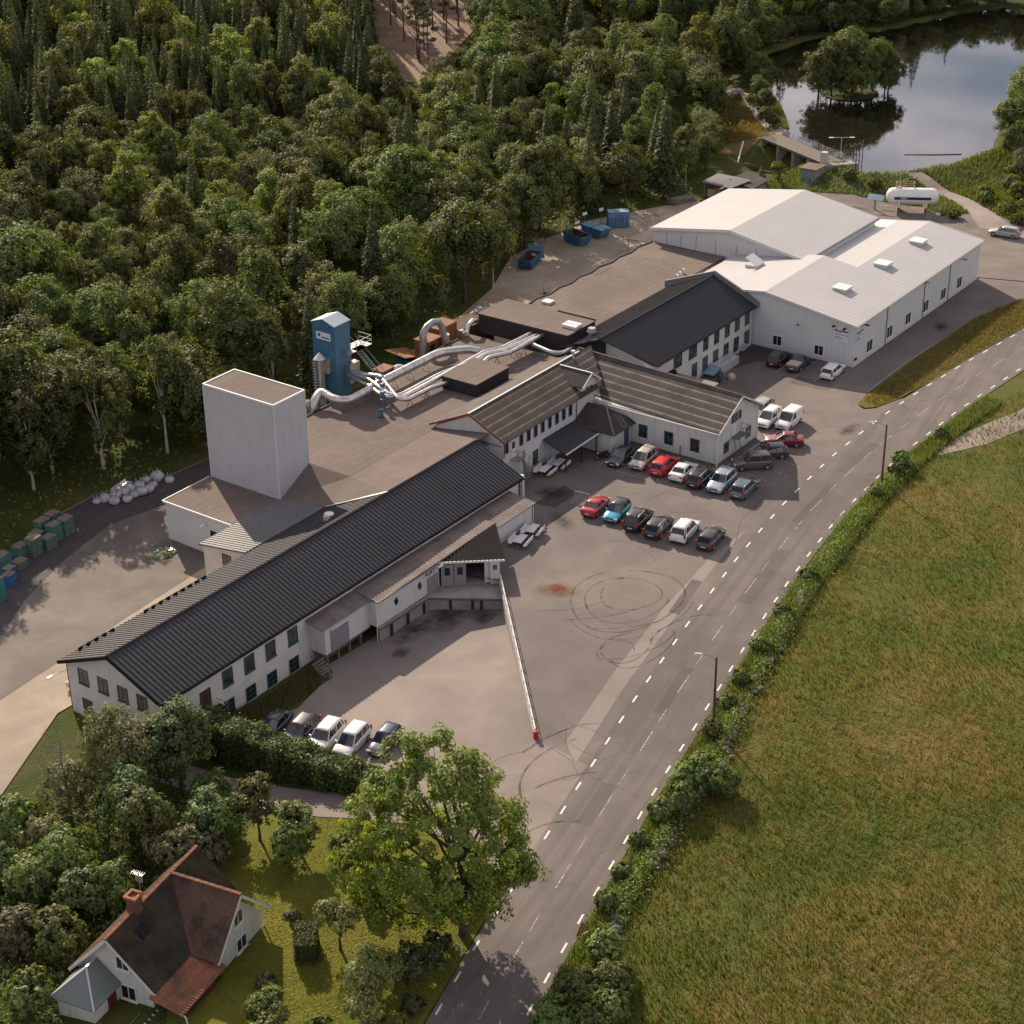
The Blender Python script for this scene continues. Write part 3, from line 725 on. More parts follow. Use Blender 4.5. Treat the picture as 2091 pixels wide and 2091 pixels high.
mb = MB().cyl((118.5,108.6,5.0),.32,.5,10); mb.cyl((118.5,108.6,5.5),.5,.22,10); mb.box(117.9,118.3,108.2,108.9,5.1,5.6); mb.build('roof_vent', M['aluminium'], b)
# striped lean-to roof at its back
mb = MB(); mb.extr([(111.0,112.5,-2.4),(111.0,119.0,-2.4),(111.0,119.0,2.35),(111.0,112.5,3.3)], (11.4,0,0)); mb.build('rear_wall', M['cream_render'], b)
roof('rear_roof', b, M['grey_metal'], [[(123.0,119.25,2.55),(110.6,119.25,2.55),(110.6,112.85,3.5),(123.0,112.85,3.5)]], .14, .42, .09, .06)
window(b, (111.0,116.4,.9), UYm, NX, 1.2, 1.3, 'frame_brown', 'glass3', 2, 1, .08)

# 2 --- loading sheds along its front
b = thing('loading_shed', 'low white boarded loading shed with flat felt roof along the black-roofed workshop front', 'shed', (117, 98.6, -.8))
wall_x(b, M['white_clad'], 105.8, 112.2, [(98.45,-.8),(100.38,-.8),(100.38,2.4),(98.45,2.02)])
wall_x(b, M['white_clad'], 112.2, 121.8, [(97.5,-.6),(100.38,-.6),(100.38,2.42),(97.5,2.06)])
wall_x(b, M['white_clad'], 130.9, 137.2, [(97.1,-.05),(100.38,-.05),(100.38,2.5),(97.1,2.12)])
MB().prism([(121.85,97.52),(125.2,93.9),(125.8,94.0),(130.85,97.3),(130.85,100.3),(121.85,100.3)], -.7, -.5).build('floor', M['concrete'], b)
MB().prism([(124.9,94.2),(125.75,93.1),(130.88,97.3),(130.88,97.55)], -.5, 2.0).build('side_wall', M['white_clad'], b)
MB().box(121.9,130.8,99.8,100.3,-.5,2.3).build('back_wall', M['door_dark'], b)
roof('roof', b, M['felt_light'], [
    [(105.4,98.3,2.14),(112.17,98.3,2.14),(112.17,100.45,2.58),(105.4,100.45,2.58)],
    [(112.2,97.35,2.2),(121.6,97.35,2.2),(131.0,97.35,2.56),(131.0,100.45,2.62)],
    [(112.2,97.35,2.2),(131.0,100.45,2.62),(112.2,100.45,2.62)],
    [(130.7,96.95,2.27),(137.6,96.95,2.27),(137.6,100.45,2.66),(130.7,100.45,2.66)]], .1)
mb = MB()
for a, c in (((105.4,98.27,2.1),(112.17,98.27,2.1)),((112.2,97.32,2.15),(121.6,97.32,2.15)),((130.9,96.92,2.22),(137.6,96.92,2.22)),((137.62,96.95,2.22),(137.62,100.4,2.6)),((112.17,98.27,2.1),(112.17,97.32,2.15)),((105.37,98.27,2.1),(105.37,100.4,2.5))): mb.bar(a, c, .06, .16)
mb.build('fascia', M['grey_trim'], b)
# triangular canopy over the gate
A, B_, C_ = (121.55,97.6,2.12), (125.95,92.45,2.06), (130.8,97.2,2.62)
o = MB().slab([A, B_, C_], .08)
n_ = 17
for i in range(n_+1):
    k = i/n_; p = Vector(A).lerp(Vector(B_), k); q = Vector(A).lerp(Vector(C_), k)
    # corrugations run from the eave up to the hip line
    q = Vector(C_).lerp(Vector(A), 1-k) if k < 1 else Vector(C_)
    if (q-p).length > .1: o.bar(p+Vector((0,0,.05)), q+Vector((0,0,.05)), .13, .15)
o.build('canopy', M['canopy'], b)
MB().bar(A, B_, .1, .2).build('canopy_fascia', M['white_trim'], b); MB().bar(B_, C_, .1, .14).build('canopy_fascia', M['white_trim'], b)
# gate leaves and corner post on the diagonal
def diag(k): return Vector((121.75,97.42,0)).lerp(Vector((125.75,92.95,0)), k)
dv = (diag(1)-diag(0)).normalized(); dn = Vector((-dv.y, dv.x, 0)); dn = dn if dn.x < 0 else -dn
for k0, k1 in ((.03,.235),(.245,.44)):
    p, q = diag(k0), diag(k1)
    lf = MB().obox((p+q)/2+Vector((0,0,.65)), dv, (0,0,1), dn, (q-p).length/2, 1.22, .04).build('gate_leaf', M['door_grey'], b)
    MB().obox((p+q)/2+Vector((0,0,1.1))+dn*.05, dv, (0,0,1), dn, .26, .42, .012).build('pane', M['glass'], lf)
p, q = diag(.84), diag(1.0)
pl = MB().obox((p+q)/2+Vector((0,0,.7)), dv, (0,0,1), dn, (q-p).length/2, 1.28, .08).build('corner_panel', M['white_clad'], b)
MB().obox((p+q)/2+Vector((0,0,1.3))+dn*.09, dv, (0,0,1), dn, .22, .27, .012).build('pane', M['glass3'], pl)
MB().box(119.9,121.55,97.40,97.47,-.6,1.15).build('sliding_door', M['door_grey'], b)
for x in (114.7, 118.35):
    c = Vector((x+.35,97.46,.95)); MB().obox(c, (1,0,.55), (-.35,0,1), (0,-1,0), .23, .33, .03).build('diamond_window', M['glass'], b)
MB().box(106.55,109.1,98.38,98.44,-.8,1.5).build('roller_door', M['shutter'], b)
MB().box(106.55,109.1,98.3,98.42,1.5,1.66).build('door_hood', M['white_trim'], b)
mb = MB()
for x in (106.0,107.6,109.2,110.8): mb.box(x,x+.2,98.55,98.75,-2.1,-.8)
mb.box(105.7,112.1,98.5,98.8,-1.0,-.8); mb.build('supports', M['wood_grey'], b)
mb = MB(); mb.box(106.2,112.1,99.4,100.3,-2.2,-.9); mb.build('undercroft', M['concrete_dark'], b)
pipe_down(b, 112.0, 97.4, -2, 2.05); pipe_down(b, 137.3, 97.0, 0, 2.1)
mb = MB()
for i in range(6):
    z = -.95-i*.2; x = 105.2-i*.02; mb.box(104.0,105.3,98.35-i*.22,98.6-i*.22,z,z+.05)
mb.bar((104.0,98.6,-.9),(104.0,97.2,-2.1),.06,.2); mb.bar((105.3,98.6,-.9),(105.3,97.2,-2.1),.06,.2)
mb.bar((104.0,98.6,.0),(104.0,97.2,-1.2),.04); mb.bar((104.0,97.2,-1.2),(104.0,97.2,-2.05),.04); mb.bar((104,98.6,0),(104,98.6,-.9),.04)
mb.build('timber_steps', M['wood_grey'], b)
cu = bpy.data.curves.new('lettering', 'FONT'); cu.body = 'PORT'; cu.size = .62; cu.extrude = .01
tx = bpy.data.objects.new('lettering_src', cu); COL.objects.link(tx)
dg = bpy.context.evaluated_depsgraph_get(); me = bpy.data.meshes.new_from_object(tx.evaluated_get(dg)); bpy.data.objects.remove(tx)
me.materials.clear(); me.materials.append(M['ink'])
lt = mobj('lettering', me, b); lt.matrix_local = xf(b).inverted() @ Matrix.Translation((119.6,97.47,1.42)) @ Matrix.Rotation(R(90), 4, 'X')
MB().obox((121.6,97.1,1.95), (1,0,0), (0,1,0), (0,0,1), .35,.12,.07).build('lamp_head', M['lamp_white'], b)

# 3 --- dock and ramp wall
b = thing('loading_dock', 'concrete loading dock platform in front of the grey gate, raised above the lower yard', 'dock', (118, 96, -2))
MB().prism([(112.2,97.45),(112.15,97.2),(119.4,97.1),(123.35,91.0),(125.0,92.3),(125.7,93.1),(121.8,97.4)], -2.3, -.62).build('platform', M['concrete'], b)
mb = MB(); mb.bar((112.2,97.14,-.72),(119.4,97.04,-.72),.12,.22); mb.bar((119.4,97.04,-.72),(123.33,90.95,-.72),.12,.22); mb.build('edge_beam', M['concrete_dark'], b)
mb = MB()
for x in (113.6,116.1,118.6): MB().box(x,x+.22,96.93,97.1,-2.1,-.75).build('bumper', M['rubber'], b)
for k in (.3,.6,.72): 
    p = Vector((119.4,97.04,-1.3)).lerp(Vector((123.33,90.95,-1.3)), k); MB().obox(p, (.54,-.84,0), (0,0,1), (-.84,-.54,0), .12,.5,.08).build('bumper', M['rubber'], b)
w0, w1 = Vector((125.1,92.4,0)), Vector((105.0,74.1,0)); wd = (w1-w0).normalized(); wn = Vector((-wd.y, wd.x, 0))
b = thing('ramp_wall', 'concrete retaining wall with a white rail and a red stop at its low end', 'wall', tuple(w0))
L_ = (w1-w0).length; mb = MB(); n_ = 24
for i in range(n_):
    p, q = w0.lerp(w1, i/n_), w0.lerp(w1, (i+1)/n_)
    zb = [min(-.05, float(yard(np.array([t.x]), np.array([t.y]))[0])-.2) for t in (p, q)]
    mb.add([p-wn*.14+Vector((0,0,zb[0])), p+wn*.14+Vector((0,0,zb[0])), q+wn*.14+Vector((0,0,zb[1])), q-wn*.14+Vector((0,0,zb[1])),
            p-wn*.14+Vector((0,0,.16)), p+wn*.14+Vector((0,0,.16)), q+wn*.14+Vector((0,0,.16)), q-wn*.14+Vector((0,0,.16))],
           [(4,5,6,7),(0,1,5,4),(2,3,7,6),(1,2,6,5),(3,0,4,7)])
mb.build('wall', M['concrete'], b)
mb = MB()
for i in range(15):
    p = w0.lerp(w1, i/14); mb.bar(p+Vector((0,0,.16)), p+Vector((0,0,.95)), .06)
for hh in (.95,.55): mb.bar(w0+Vector((0,0,hh)), w1+Vector((0,0,hh)), .05)
mb.build('railing', M['white_paint'], b)
MB().cyl((w1.x-.1,w1.y-.1,0), .22, .75, 10).build('end_stop', M['red_paint'], b)

# 4 --- annex and windowless grey tower
b = thing('flat_annex', 'low white annex with a flat brown felt roof at the foot of the windowless tower', 'building', (119, 124, -2))
MB().box(115.6,123.2,119.28,129.0,-2.4,2.3).build('wall', M['white_clad'], b)
MB().box(115.45,123.2,119.3,129.15,2.32,2.5).build('roof', M['felt'], b)
MB().bar((115.42,119.3,2.48),(115.42,129.15,2.48),.1,.2).build('fascia', M['white_trim'], b); MB().bar((115.4,129.2,2.48),(122.4,129.2,2.48),.1,.2).build('fascia', M['white_trim'], b)
MB().box(115.52,115.62,119.8,122.6,-2.2,.9).build('roller_door', M['door_dark'], b)
walllamp(b, (115.6,123.0,1.3), NX, .5)
b = thing('windowless_tower', 'tall windowless pale grey clad tower with a flat brown roof, left of the silver ducts', 'tower', (124.9, 124, 2.5))
MB().box(122.6,127.35,119.1,129.0,2.3,13.2).build('wall', M['grey_clad'], b)
MB().box(122.75,127.2,119.25,128.85,13.2,13.3).build('roof', M['felt'], b)
mb = MB()
for a, c in (((122.55,119.1),(127.4,119.1)),((122.55,129.0),(127.4,129.0)),((122.6,119.15),(122.6,128.95)),((127.35,119.15),(127.35,128.95))): mb.bar((*a,13.28),(*c,13.28),.14,.22)
mb.build('parapet', M['white_trim'], b)
for a in ((122.58,119.08),(122.58,129.02),(127.37,119.08)): MB().bar((*a,2.5),(*a,13.2),.1).build('corner_trim', M['white_trim'], b)

# 5 --- flat-roofed main factory
b = thing('factory_hall', 'wide factory hall with a flat brown felt roof carrying silver ducts and black boxes', 'building', (145, 117, -1))
MB().box(127.4,166.5,113.4,126.9,-2.4,4.7).build('wall', M['concrete'], b)
MB().box(139.5,142.2,106.3,113.4,-1,4.7).build('side_wall', M['concrete'], b)
mb = MB()
mb.slab([(127.36,113.3,4.9),(166.6,113.3,4.9),(166.6,127.2,4.9),(127.36,127.2,4.9)], .18)
mb.slab([(126,106.25,6.14),(139.8,106.25,6.14),(142.2,106.25,6.1),(142.2,113.3,4.9),(127.36,113.3,4.9)], .1); mb.slab([(124.6,106.25,6.14),(126,106.25,6.14),(127.36,113.3,4.9)], .1); mb.slab([(124.6,106.25,6.14),(127.36,113.3,4.9),(122.5,112.65,3.66)], .1)
mb.slab([(122.6,119.1,2.5),(127.36,113.3,4.9),(127.36,119.1,4.9)], .1); mb.slab([(122.6,119.1,2.5),(122.5,112.65,3.66),(127.36,113.3,4.9)], .1)
mb.slab([(142.2,104.6,4.9),(160.5,106,4.9),(166.6,113.3,4.9),(142.2,113.3,4.9)], .1)
mb.build('roof', M['felt'], b)
mb = MB(); mb.bar((128.5,127.3,4.95),(166.5,127.3,4.95),.2,.22); mb.build('roof_edge', M['black_wall'], b)
def pent(x0,x1,y0,y1,z0,z1,nm):
    w = MB().box(x0,x1,y0,y1,z0,z1-.06).build(nm, M['black_wall'], b)
    MB().box(x0-.08,x1+.08,y0-.08,y1+.08,z1-.06,z1+.04).build('penthouse_roof', M['felt'], w)
pent(151.3,157.7,114.8,119.7,4.9,6.45,'penthouse')
pent(168.5,174.5,113.8,127.2,4.6,7.05,'penthouse')
mb = MB(); mb.bar((174.55,119.4,7.15),(174.55,113.7,7.15),.12,.12); mb.build('roof_kerb', M['dark_trim'], b)
mb = MB(); mb.box(170.4,171.15,113.95,116.0,7.1,7.45); mb.box(171.2,171.9,113.95,116.0,7.1,7.5); mb.build('roof_light', M['white_trim'], b)

# 6 --- office with the dark sheet roof
b = thing('office_building', 'white office with dark lichened roof, red gable trim and small upper windows', 'building', (149, 108.7, 0))
wall_x(b, M['white_clad'], 142.25, 160.0, [(104.4,-.4),(113.9,-.4),(113.9,5.0),(108.8,7.55),(104.4,5.45)])
mb = MB()
for P in ([(141.95,103.95,5.6),(156.6,103.95,5.6),(156.6,108.8,7.82),(141.95,108.8,7.82)],[(166,108.8,7.82),(156.6,108.8,7.82),(156.6,103.95,5.6),(161,103.95,5.6)],[(163,114.2,5.3),(141.95,114.2,5.3),(141.95,108.8,7.82),(163,108.8,7.82)]):
    mb.slab(P, .14)
mb.build('roof', M['tile_x'], b)
MB().bar((141.95,108.85,7.84),(163.5,108.85,7.84),.2,.1).build('ridge_cap', M['aluminium'], b)
MB().bar((141.92,103.9,5.52),(141.92,108.8,7.78),.1,.24).build('bargeboard', M['red_trim'], b); MB().bar((141.92,114.25,5.22),(141.92,108.8,7.78),.1,.24).build('bargeboard', M['red_trim'], b)
for x in (145.2,146.6,147.95,149.3,150.7,152.1,153.45,154.8): window(b, (x,104.4,3.83), UX, NY, .68, 1.42, 'frame_grey', 'glass', 1, 1, .07)
window(b, (142.5,104.4,3.9), UX, NY, .65, 1.25, 'frame_grey', 'glass', 1, 1, .07)
d = MB().box(143.6,144.4,104.33,104.41,3.0,5.05).build('door', M['white_trim'], b); MB().box(143.75,144.25,104.29,104.34,4.1,4.9).build('pane', M['glass2'], d)
window(b, (147.5,104.4,.35), UX, NY, 1.35, 2.05, 'white_trim', 'glass2', 1, 1, .1)
pipe_down(b, 156.3, 104.3, 2.6, 5.4, 'red_trim'); pipe_down(b, 142.3, 104.3, 3.6, 5.4, 'red_trim')
MB().box(140.0,140.4,100.3,104.5,-.2,3.45).build('parapet', M['white_clad'], b)
# dormer
dm = MB().extr([(157.55,104.5,4.7),(160.6,104.5,4.7),(160.6,104.5,6.55),(159.1,104.5,7.5),(157.55,104.5,6.6)], (0,3.9,0)).build('dormer', M['white_clad'], b)
mb = MB(); mb.slab([(157.2,104.1,6.5),(157.2,108.6,6.5),(159.1,108.6,7.72),(159.1,104.1,7.72)], .1); mb.slab([(160.95,108.6,6.45),(160.95,104.1,6.45),(159.1,104.1,7.72),(159.1,108.6,7.72)], .1); mb.build('dormer_roof', M['tile_small'], dm)
mb = MB(); mb.bar((157.16,104.06,6.45),(159.1,104.06,7.68),.1,.2); mb.bar((160.98,104.06,6.4),(159.1,104.06,7.68),.1,.2); mb.bar((159.1,104.0,7.76),(159.1,108.5,7.76),.16,.08); mb.build('dormer_trim', M['white_trim'], dm)
window(b, (158.3,104.5,5.0), UX, NY, 1.6, 1.15, 'white_trim', 'glass', 2, 1, .07)
mb = MB().cyl((161.8,108.5,7.6),.16,.8,8); mb.cyl((161.8,108.5,8.4),.26,.2,8); mb.build('flue', M['aluminium'], b)
# spiral stair on its front wall
b = thing('spiral_stair', 'small galvanised spiral staircase on the front wall of the white office', 'staircase', (144.3, 103.3, 0))
mb = MB().cyl((144.5,103.3,0),.07,3.9,8)
for i in range(16):
    a = R(150+i*21); z = .18+i*.18; c = Vector((144.5,103.3,z)); d = Vector((math.cos(a),math.sin(a),0))
    mb.obox(c+d*.45, d, Vector((-d.y,d.x,0)), (0,0,1), .42,.15,.025)
mb.build('tread', M['steel'], b)
mb = MB()
pts = [Vector((144.5+.9*math.cos(R(150+i*21)),103.3+.9*math.sin(R(150+i*21)),1.1+i*.18)) for i in range(16)]
mb.tube(pts, .03, 6)
for p in pts[::2]: mb.bar(p, p-Vector((0,0,.95)), .03)
mb.build('handrail', M['steel'], b)
mb = MB().box(143.4,144.6,103.2,104.38,2.95,3.02)
for x in (143.42,144.0,144.58): mb.bar((x,103.22,3.0),(x,103.22,4.0),.04)
mb.bar((143.42,103.22,4.0),(144.58,103.22,4.0),.04); mb.bar((143.42,103.22,4.0),(143.42,104.3,4.0),.04)
mb.build('landing', M['steel'], b)

# 7 --- brown-roofed wing with the gable to the car park
b = thing('canteen_wing', 'white boarded wing with a lichen-striped brown fibre-cement roof and its gable facing the parked cars', 'building', (164.4, 97, 0))
XR, ZR7 = 164.4, 7.1
wall_y(b, M['white_wood'], 87.9, 88.4, [(159.85,-.3),(168.85,-.3),(168.85,4.25),(XR,6.9),(159.85,4.25)])
wall_y(b, M['white_wood'], 88.4, 104.4, [(159.87,-.3),(168.83,-.3),(168.83,4.0),(XR+.4,5.9),(159.87,4.15)], 'side_wall')
MB().extr([(161.2,104.4,4.2),(168.2,104.4,4.2),(XR+.6,104.4,6.2)], (0,4.0,0)).build('roof_space', M['white_wood'], b)
roof('roof', b, M['tile_y'], [
    [(160.8,112.0,4.35),(159.35,87.45,4.35),(XR,87.45,ZR7),(XR+1.36,110.5,ZR7)],
    [(169.35,87.45,4.25),(170.35,104.4,4.25),(XR+1.0,104.4,ZR7+.0),(XR,87.45,ZR7)]], .13)
MB().bar((XR,87.45,ZR7+.03),(XR+1.3,110.4,ZR7+.13),.3,.12).build('ridge_cap', M['tile_y'], b)
MB().bar((159.3,87.4,4.3),(XR,87.4,7.05),.08,.2).build('bargeboard', M['white_trim'], b); MB().bar((169.4,87.4,4.22),(XR,87.4,7.05),.08,.2).build('bargeboard', M['white_trim'], b); MB().bar((159.3,87.4,4.22),(159.3,103.5,4.22),.1,.12).build('bargeboard', M['white_trim'], b)
for (x,y) in ((159.82,87.87),(168.88,87.87)): MB().bar((x,y,0),(x,y,4.2),.16).build('corner_board', M['white_trim'], b)
MB().box(159.8,168.9,87.85,104.3,-.3,.28).build('plinth', M['concrete_dark'], b)
for y in (98.15,94.75,91.35): window(b, (159.85,y,1.1), UYm, NX, 1.15, 1.6, 'frame_teal', 'glass', 2, 2, .08, 'white_trim')
for x in (161.25,166.25): window(b, (x,87.9,.95), UX, NY, 1.15, 1.4, 'frame_grey', 'glass2', 1, 1, .08, 'white_trim')
for x in (162.8,163.55,164.4): window(b, (x,87.9,4.15), UX, NY, .55, 1.05, 'frame_grey', 'glass', 1, 1, .06)
MB().box(162.95,163.85,87.84,87.9,2.55,3.85).build('door', M['white_trim'], b)
mb = MB(); mb.box(162.8,165.0,86.9,87.85,2.42,2.5)
for (x,y) in ((162.82,86.92),(164.98,86.92),(164.98,87.8),(163.9,86.92)): mb.bar((x,y,2.5),(x,y,3.5),.04)
mb.bar((162.82,86.92,3.5),(164.98,86.92,3.5),.04); mb.bar((164.98,86.92,3.5),(164.98,87.8,3.5),.04)
for x in (162.95,164.05): mb.bar((x,87.1,.1),(x,87.5,2.4),.05)
for i in range(5): mb.bar((162.95,87.2+i*.06,.5+i*.42),(164.05,87.2+i*.06,.5+i*.42),.04)
mb.build('escape_ladder', M['frame_grey'], b)
pipe_down(b, 159.75, 96.1, .4, 4.2)
pipe_down(b, 159.75, 92.6, .3, 1.4, 'dark_trim')
MB().tube([(170.1,89.0,.25),(171.2,89.6,.25),(171.4,91,.25)],.14,6).build('planter_edge', M['concrete'], b)
mb = MB(); mb.bar((158.9,86.9,.06),(169.6,86.9,.06),.25,.14); mb.build('edging_kerb', M['concrete'], b)
# low flat roof behind it
b = thing('link_block', 'low link block with a pale flat roof behind the brown-roofed wing', 'building', (172, 99, 0))
MB().box(168.9,174.1,96.6,104.4,-.2,2.7).build('wall', M['white_render'], b)
MB().box(168.9,174.6,96.2,104.4,2.72,2.92).build('roof', M['strip'], b)
MB().box(171.5,174.2,101.8,104.3,2.92,3.4).build('upstand', M['dark_trim'], b)

# 8 --- entrance porch and lean-to canopy
b = thing('entrance_porch', 'small white entrance porch with a dark hipped roof in the corner between office and wing', 'porch', (157.6, 101.5, 0))
MB().box(155.8,159.8,99.2,104.35,-.2,2.5).build('wall', M['white_wood'], b)
A, B_, C_, D_, E_, F_ = (155.35,104.3,2.72),(155.35,98.6,2.72),(160.3,98.6,2.72),(160.0,104.3,2.8),(158.6,101.8,4.3),(158.6,104.3,4.3)
mb = MB()
for P in ([A,B_,E_,F_],[B_,C_,E_],[C_,D_,F_,E_]): mb.slab(P, .1)
mb.build('roof', M['tile_small'], b)
mb = MB(); mb.bar(B_, E_, .16, .1); mb.bar(C_, E_, .12, .08); mb.build('hip_cap', M['grey_metal'], b)
MB().box(158.4,159.3,99.12,99.2,.1,2.2).build('door', M['frame_teal'], b)
mb = MB(); mb.bar((155.78,99.18,0),(155.78,99.18,2.5),.12); mb.build('corner_board', M['white_trim'], b)
b = thing('bicycle_shelter', 'open lean-to shelter with a black sloping roof on posts against the white office', 'shelter', (152.6, 102.6, 0))
roof('roof', b, M['black_metal'], [[(148.9,100.75,2.35),(155.6,100.75,2.5),(155.7,104.35,3.0),(149.6,104.35,3.0)]], .1)
mb = MB()
for x in (149.2,152.3,155.3): mb.bar((x,100.95,0),(x,100.95,2.35),.1)
mb.build('post', M['dark_trim'], b)
MB().bar((148.9,100.72,2.32),(155.6,100.72,2.46),.08,.16).build('fascia', M['white_trim'], b)

# 9 --- two-storey block with the second black roof
b = thing('old_mill_block', 'white two-storey block with many windows and a dark ribbed roof meeting the white hall', 'building', (182, 108.4, 0))
wall_x(b, M['white_render'], 169.0, 193.85, [(102.4,-.3),(114.6,-.3),(114.6,5.15),(108.4,7.95),(102.4,5.2)])
roof('roof', b, M['black_metal'], [
    [(169.9,101.95,5.4),(194.25,101.95,5.4),(193.9,108.4,8.25),(167.3,108.4,8.25)],
    [(193.85,115.3,5.2),(168.5,115.3,5.2),(167.3,108.4,8.25),(193.85,108.4,8.25)]], .16, .34, .07, .05)
MB().bar((167.3,108.4,8.3),(193.9,108.4,8.3),.3,.1).build('ridge_cap', M['dark_trim'], b)
MB().extr([(168.6,108.6,4.8),(168.6,114.9,4.8),(168.6,114.9,5.1),(168.6,108.6,7.9)], (.3,0,0)).build('gable_wall', M['black_wall'], b)
mb = MB(); mb.bar((169.9,101.9,5.3),(194.2,101.9,5.3),.1,.14); mb.build('gutter', M['dark_trim'], b)
for x in (191.85,189.3,186.75,184.1,181.4): window(b, (x,102.4,3.2), UX, NY, 1.2, 1.95, 'frame_grey', 'glass2', 2, 2, .07)
for x in (177.95,174.4): window(b, (x,102.4,3.2), UX, NY, 1.9, 1.95, 'frame_grey', 'glass2', 3, 2, .07)
for x in (191.9,189.2,186.6,184.0,181.4,178.8): window(b, (x,102.4,.45), UX, NY, 1.25, 1.95, 'frame_grey', 'glass2', 2, 2, .07)
pipe_down(b, 193.5, 102.3, 0, 5.3); 
MB().box(190.9,191.9,101.9,102.38,.2,.9).build('air_unit', M['aluminium'], b)
mb = MB().cyl((170.6,111.7,6.6),.36,.75,12); mb.cyl((170.6,111.7,7.35),.62,.5,12,.45); mb.build('roof_vent', M['steel'], b)
b = thing('steel_ramp', 'grey sheet-steel ramp and tank unit against the white block near the damp asphalt', 'ramp', (184.5, 101.6, 0))
MB().box(183.0,187.5,100.6,102.2,0,1.0).build('body', M['aluminium'], b)
MB().slab([(181.2,100.6,.55),(183.0,100.6,1.05),(183.0,102.2,1.05),(181.2,102.2,.55)], .1).build('slope', M['blue_light'], b)
mb = MB()
for x in (183.1,185.2,187.4): mb.bar((x,100.65,1.0),(x,100.65,1.7),.05)
mb.bar((183.1,100.65,1.7),(187.4,100.65,1.7),.05); mb.build('handrail', M['steel'], b)

# 10 --- upper flat roof
b = thing('storage_block', 'low block with flat brown felt roof and wavy black edge by the bin yard', 'building', (191, 120, 0))
MB().box(174.6,208.6,115.35,126.3,-.3,5.0).build('wall', M['concrete'], b)
edge = [(208.9,126.7)]; 
for i in range(14):
    x = 208.9-i*2.45; edge.append((x-1.2,126.75+(.28 if i%2 else -.22)*(1 if i%3 else .6)))
edge.append((174.5,126.6))
mb = MB(); mb.slab([(174.5,114.9,5.2),(208.9,114.9,5.2)]+[(p[0],p[1],5.2) for p in edge], .16); mb.build('roof', M['felt'], b)
mb = MB()
for p, q in zip(edge, edge[1:]): mb.bar((p[0],p[1],5.22),(q[0],q[1],5.22),.22,.22)
mb.build('roof_edge', M['black_wall'], b)
MB().box(179.8,181.0,124.3,125.6,5.2,5.5).build('roof_light', M['white_trim'], b)
mb = MB()
for x in (197.2,198.3,199.6): mb.cyl((x,115.6+.2*(x-197),5.2),.22,.7,8)
mb.build('roof_vent', M['aluminium'], b)

# 11 --- white halls
b = thing('metal_hall', 'white metal hall at the road with four roof hatches and a corner sign', 'building', (212, 97, 0))
MB().extr([(194.3,88.2,-.3),(194.3,112.9,-.3),(194.3,112.9,5.75),(194.3,100.9,7.35),(194.3,88.2,5.42)], (16.3,0,0)).build('wall', M['white_sheet'], b)
MB().extr([(210.6,88.2,-.3),(210.6,103.4,-.3),(210.6,103.4,5.9),(210.6,96.1,6.62),(210.6,88.2,5.42)], (22.9,0,0)).build('wall', M['white_sheet'], b)
za = 5.62+(7.55-5.62)*(95.35-87.95)/(100.9-87.95)
mb = MB()
mb.slab([(194.0,87.95,5.62),(210.6,87.95,5.62),(210.6,100.9,7.55),(194.0,100.9,7.55)], .18)
mb.slab([(210.6,113.2,5.9),(194.0,113.2,5.9),(194.0,100.9,7.55),(210.6,100.9,7.55)], .18)
mb.slab([(210.6,87.95,5.62),(233.8,87.95,5.62),(233.8,96.1,6.835),(210.6,96.1,6.835)], .18)
mb.slab([(233.8,103.7,5.75),(210.6,103.7,5.75),(210.6,96.1,6.835),(233.8,96.1,6.835)], .18)
for (e0,e1,r1,r0) in (((194.0,87.95,5.62),(210.6,87.95,5.62),(210.6,100.9,7.55),(194.0,100.9,7.55)),((210.6,113.2,5.9),(194.0,113.2,5.9),(194.0,100.9,7.55),(210.6,100.9,7.55)),((210.6,87.95,5.62),(233.8,87.95,5.62),(233.8,96.1,6.835),(210.6,96.1,6.835)),((233.8,103.7,5.75),(210.6,103.7,5.75),(210.6,96.1,6.835),(233.8,96.1,6.835))):
    ribs(mb, (e0, e1, r1, r0), 1.0, .04, .008)
mb.build('roof', M['white_roof'], b)
MB().bar((193.95,87.9,5.55),(193.95,100.9,7.48),.08,.28).build('fascia', M['white_trim'], b); MB().bar((193.95,113.2,5.83),(193.95,100.9,7.48),.08,.28).build('fascia', M['white_trim'], b); MB().bar((194,87.9,5.5),(233.8,87.9,5.5),.1,.18).build('fascia', M['white_trim'], b); MB().bar((233.85,87.9,5.55),(233.85,96.1,6.77),.08,.24).build('fascia', M['white_trim'], b); MB().bar((233.85,103.7,5.68),(233.85,96.1,6.77),.08,.24).build('fascia', M['white_trim'], b)
def hatch(x, y, z, tilt=0):
    h = MB().box(x-.95,x+.95,y-.95,y+.95,z-.1,z+.32).build('roof_hatch', M['aluminium'], b)
    a = R(tilt); lid = MB().obox((x,y+(.0),z+.4+math.sin(a)*.95), (1,0,0), (0,math.cos(a),math.sin(a)), (0,-math.sin(a),math.cos(a)), 1.02,1.02,.06).build('hatch_lid', M['white_trim'], h)
for x, y in ((202.6,94.3),(214.0,94.0),(225.1,94.0)): hatch(x, y, 6.52)
hatch(204.0,107.8,6.65,28)
for x in (203.5,214.9,223.15): mb = MB().bar((x,88.14,0),(x,88.14,5.4),.09); mb.build('downpipe', M['grey_trim'], b)
for x in (197.9,203.75,209.35,214.95,220.55,225.95): window(b, (x,88.2,.6), UX, NY, 1.75, 1.7, 'white_trim', 'glass', 2, 1, .12, 'white_trim')
for y in (99.55,93.65): window(b, (194.3,y,.55), UYm, NX, 1.35, 1.4, 'white_trim', 'glass', 2, 1, .1, 'white_trim')
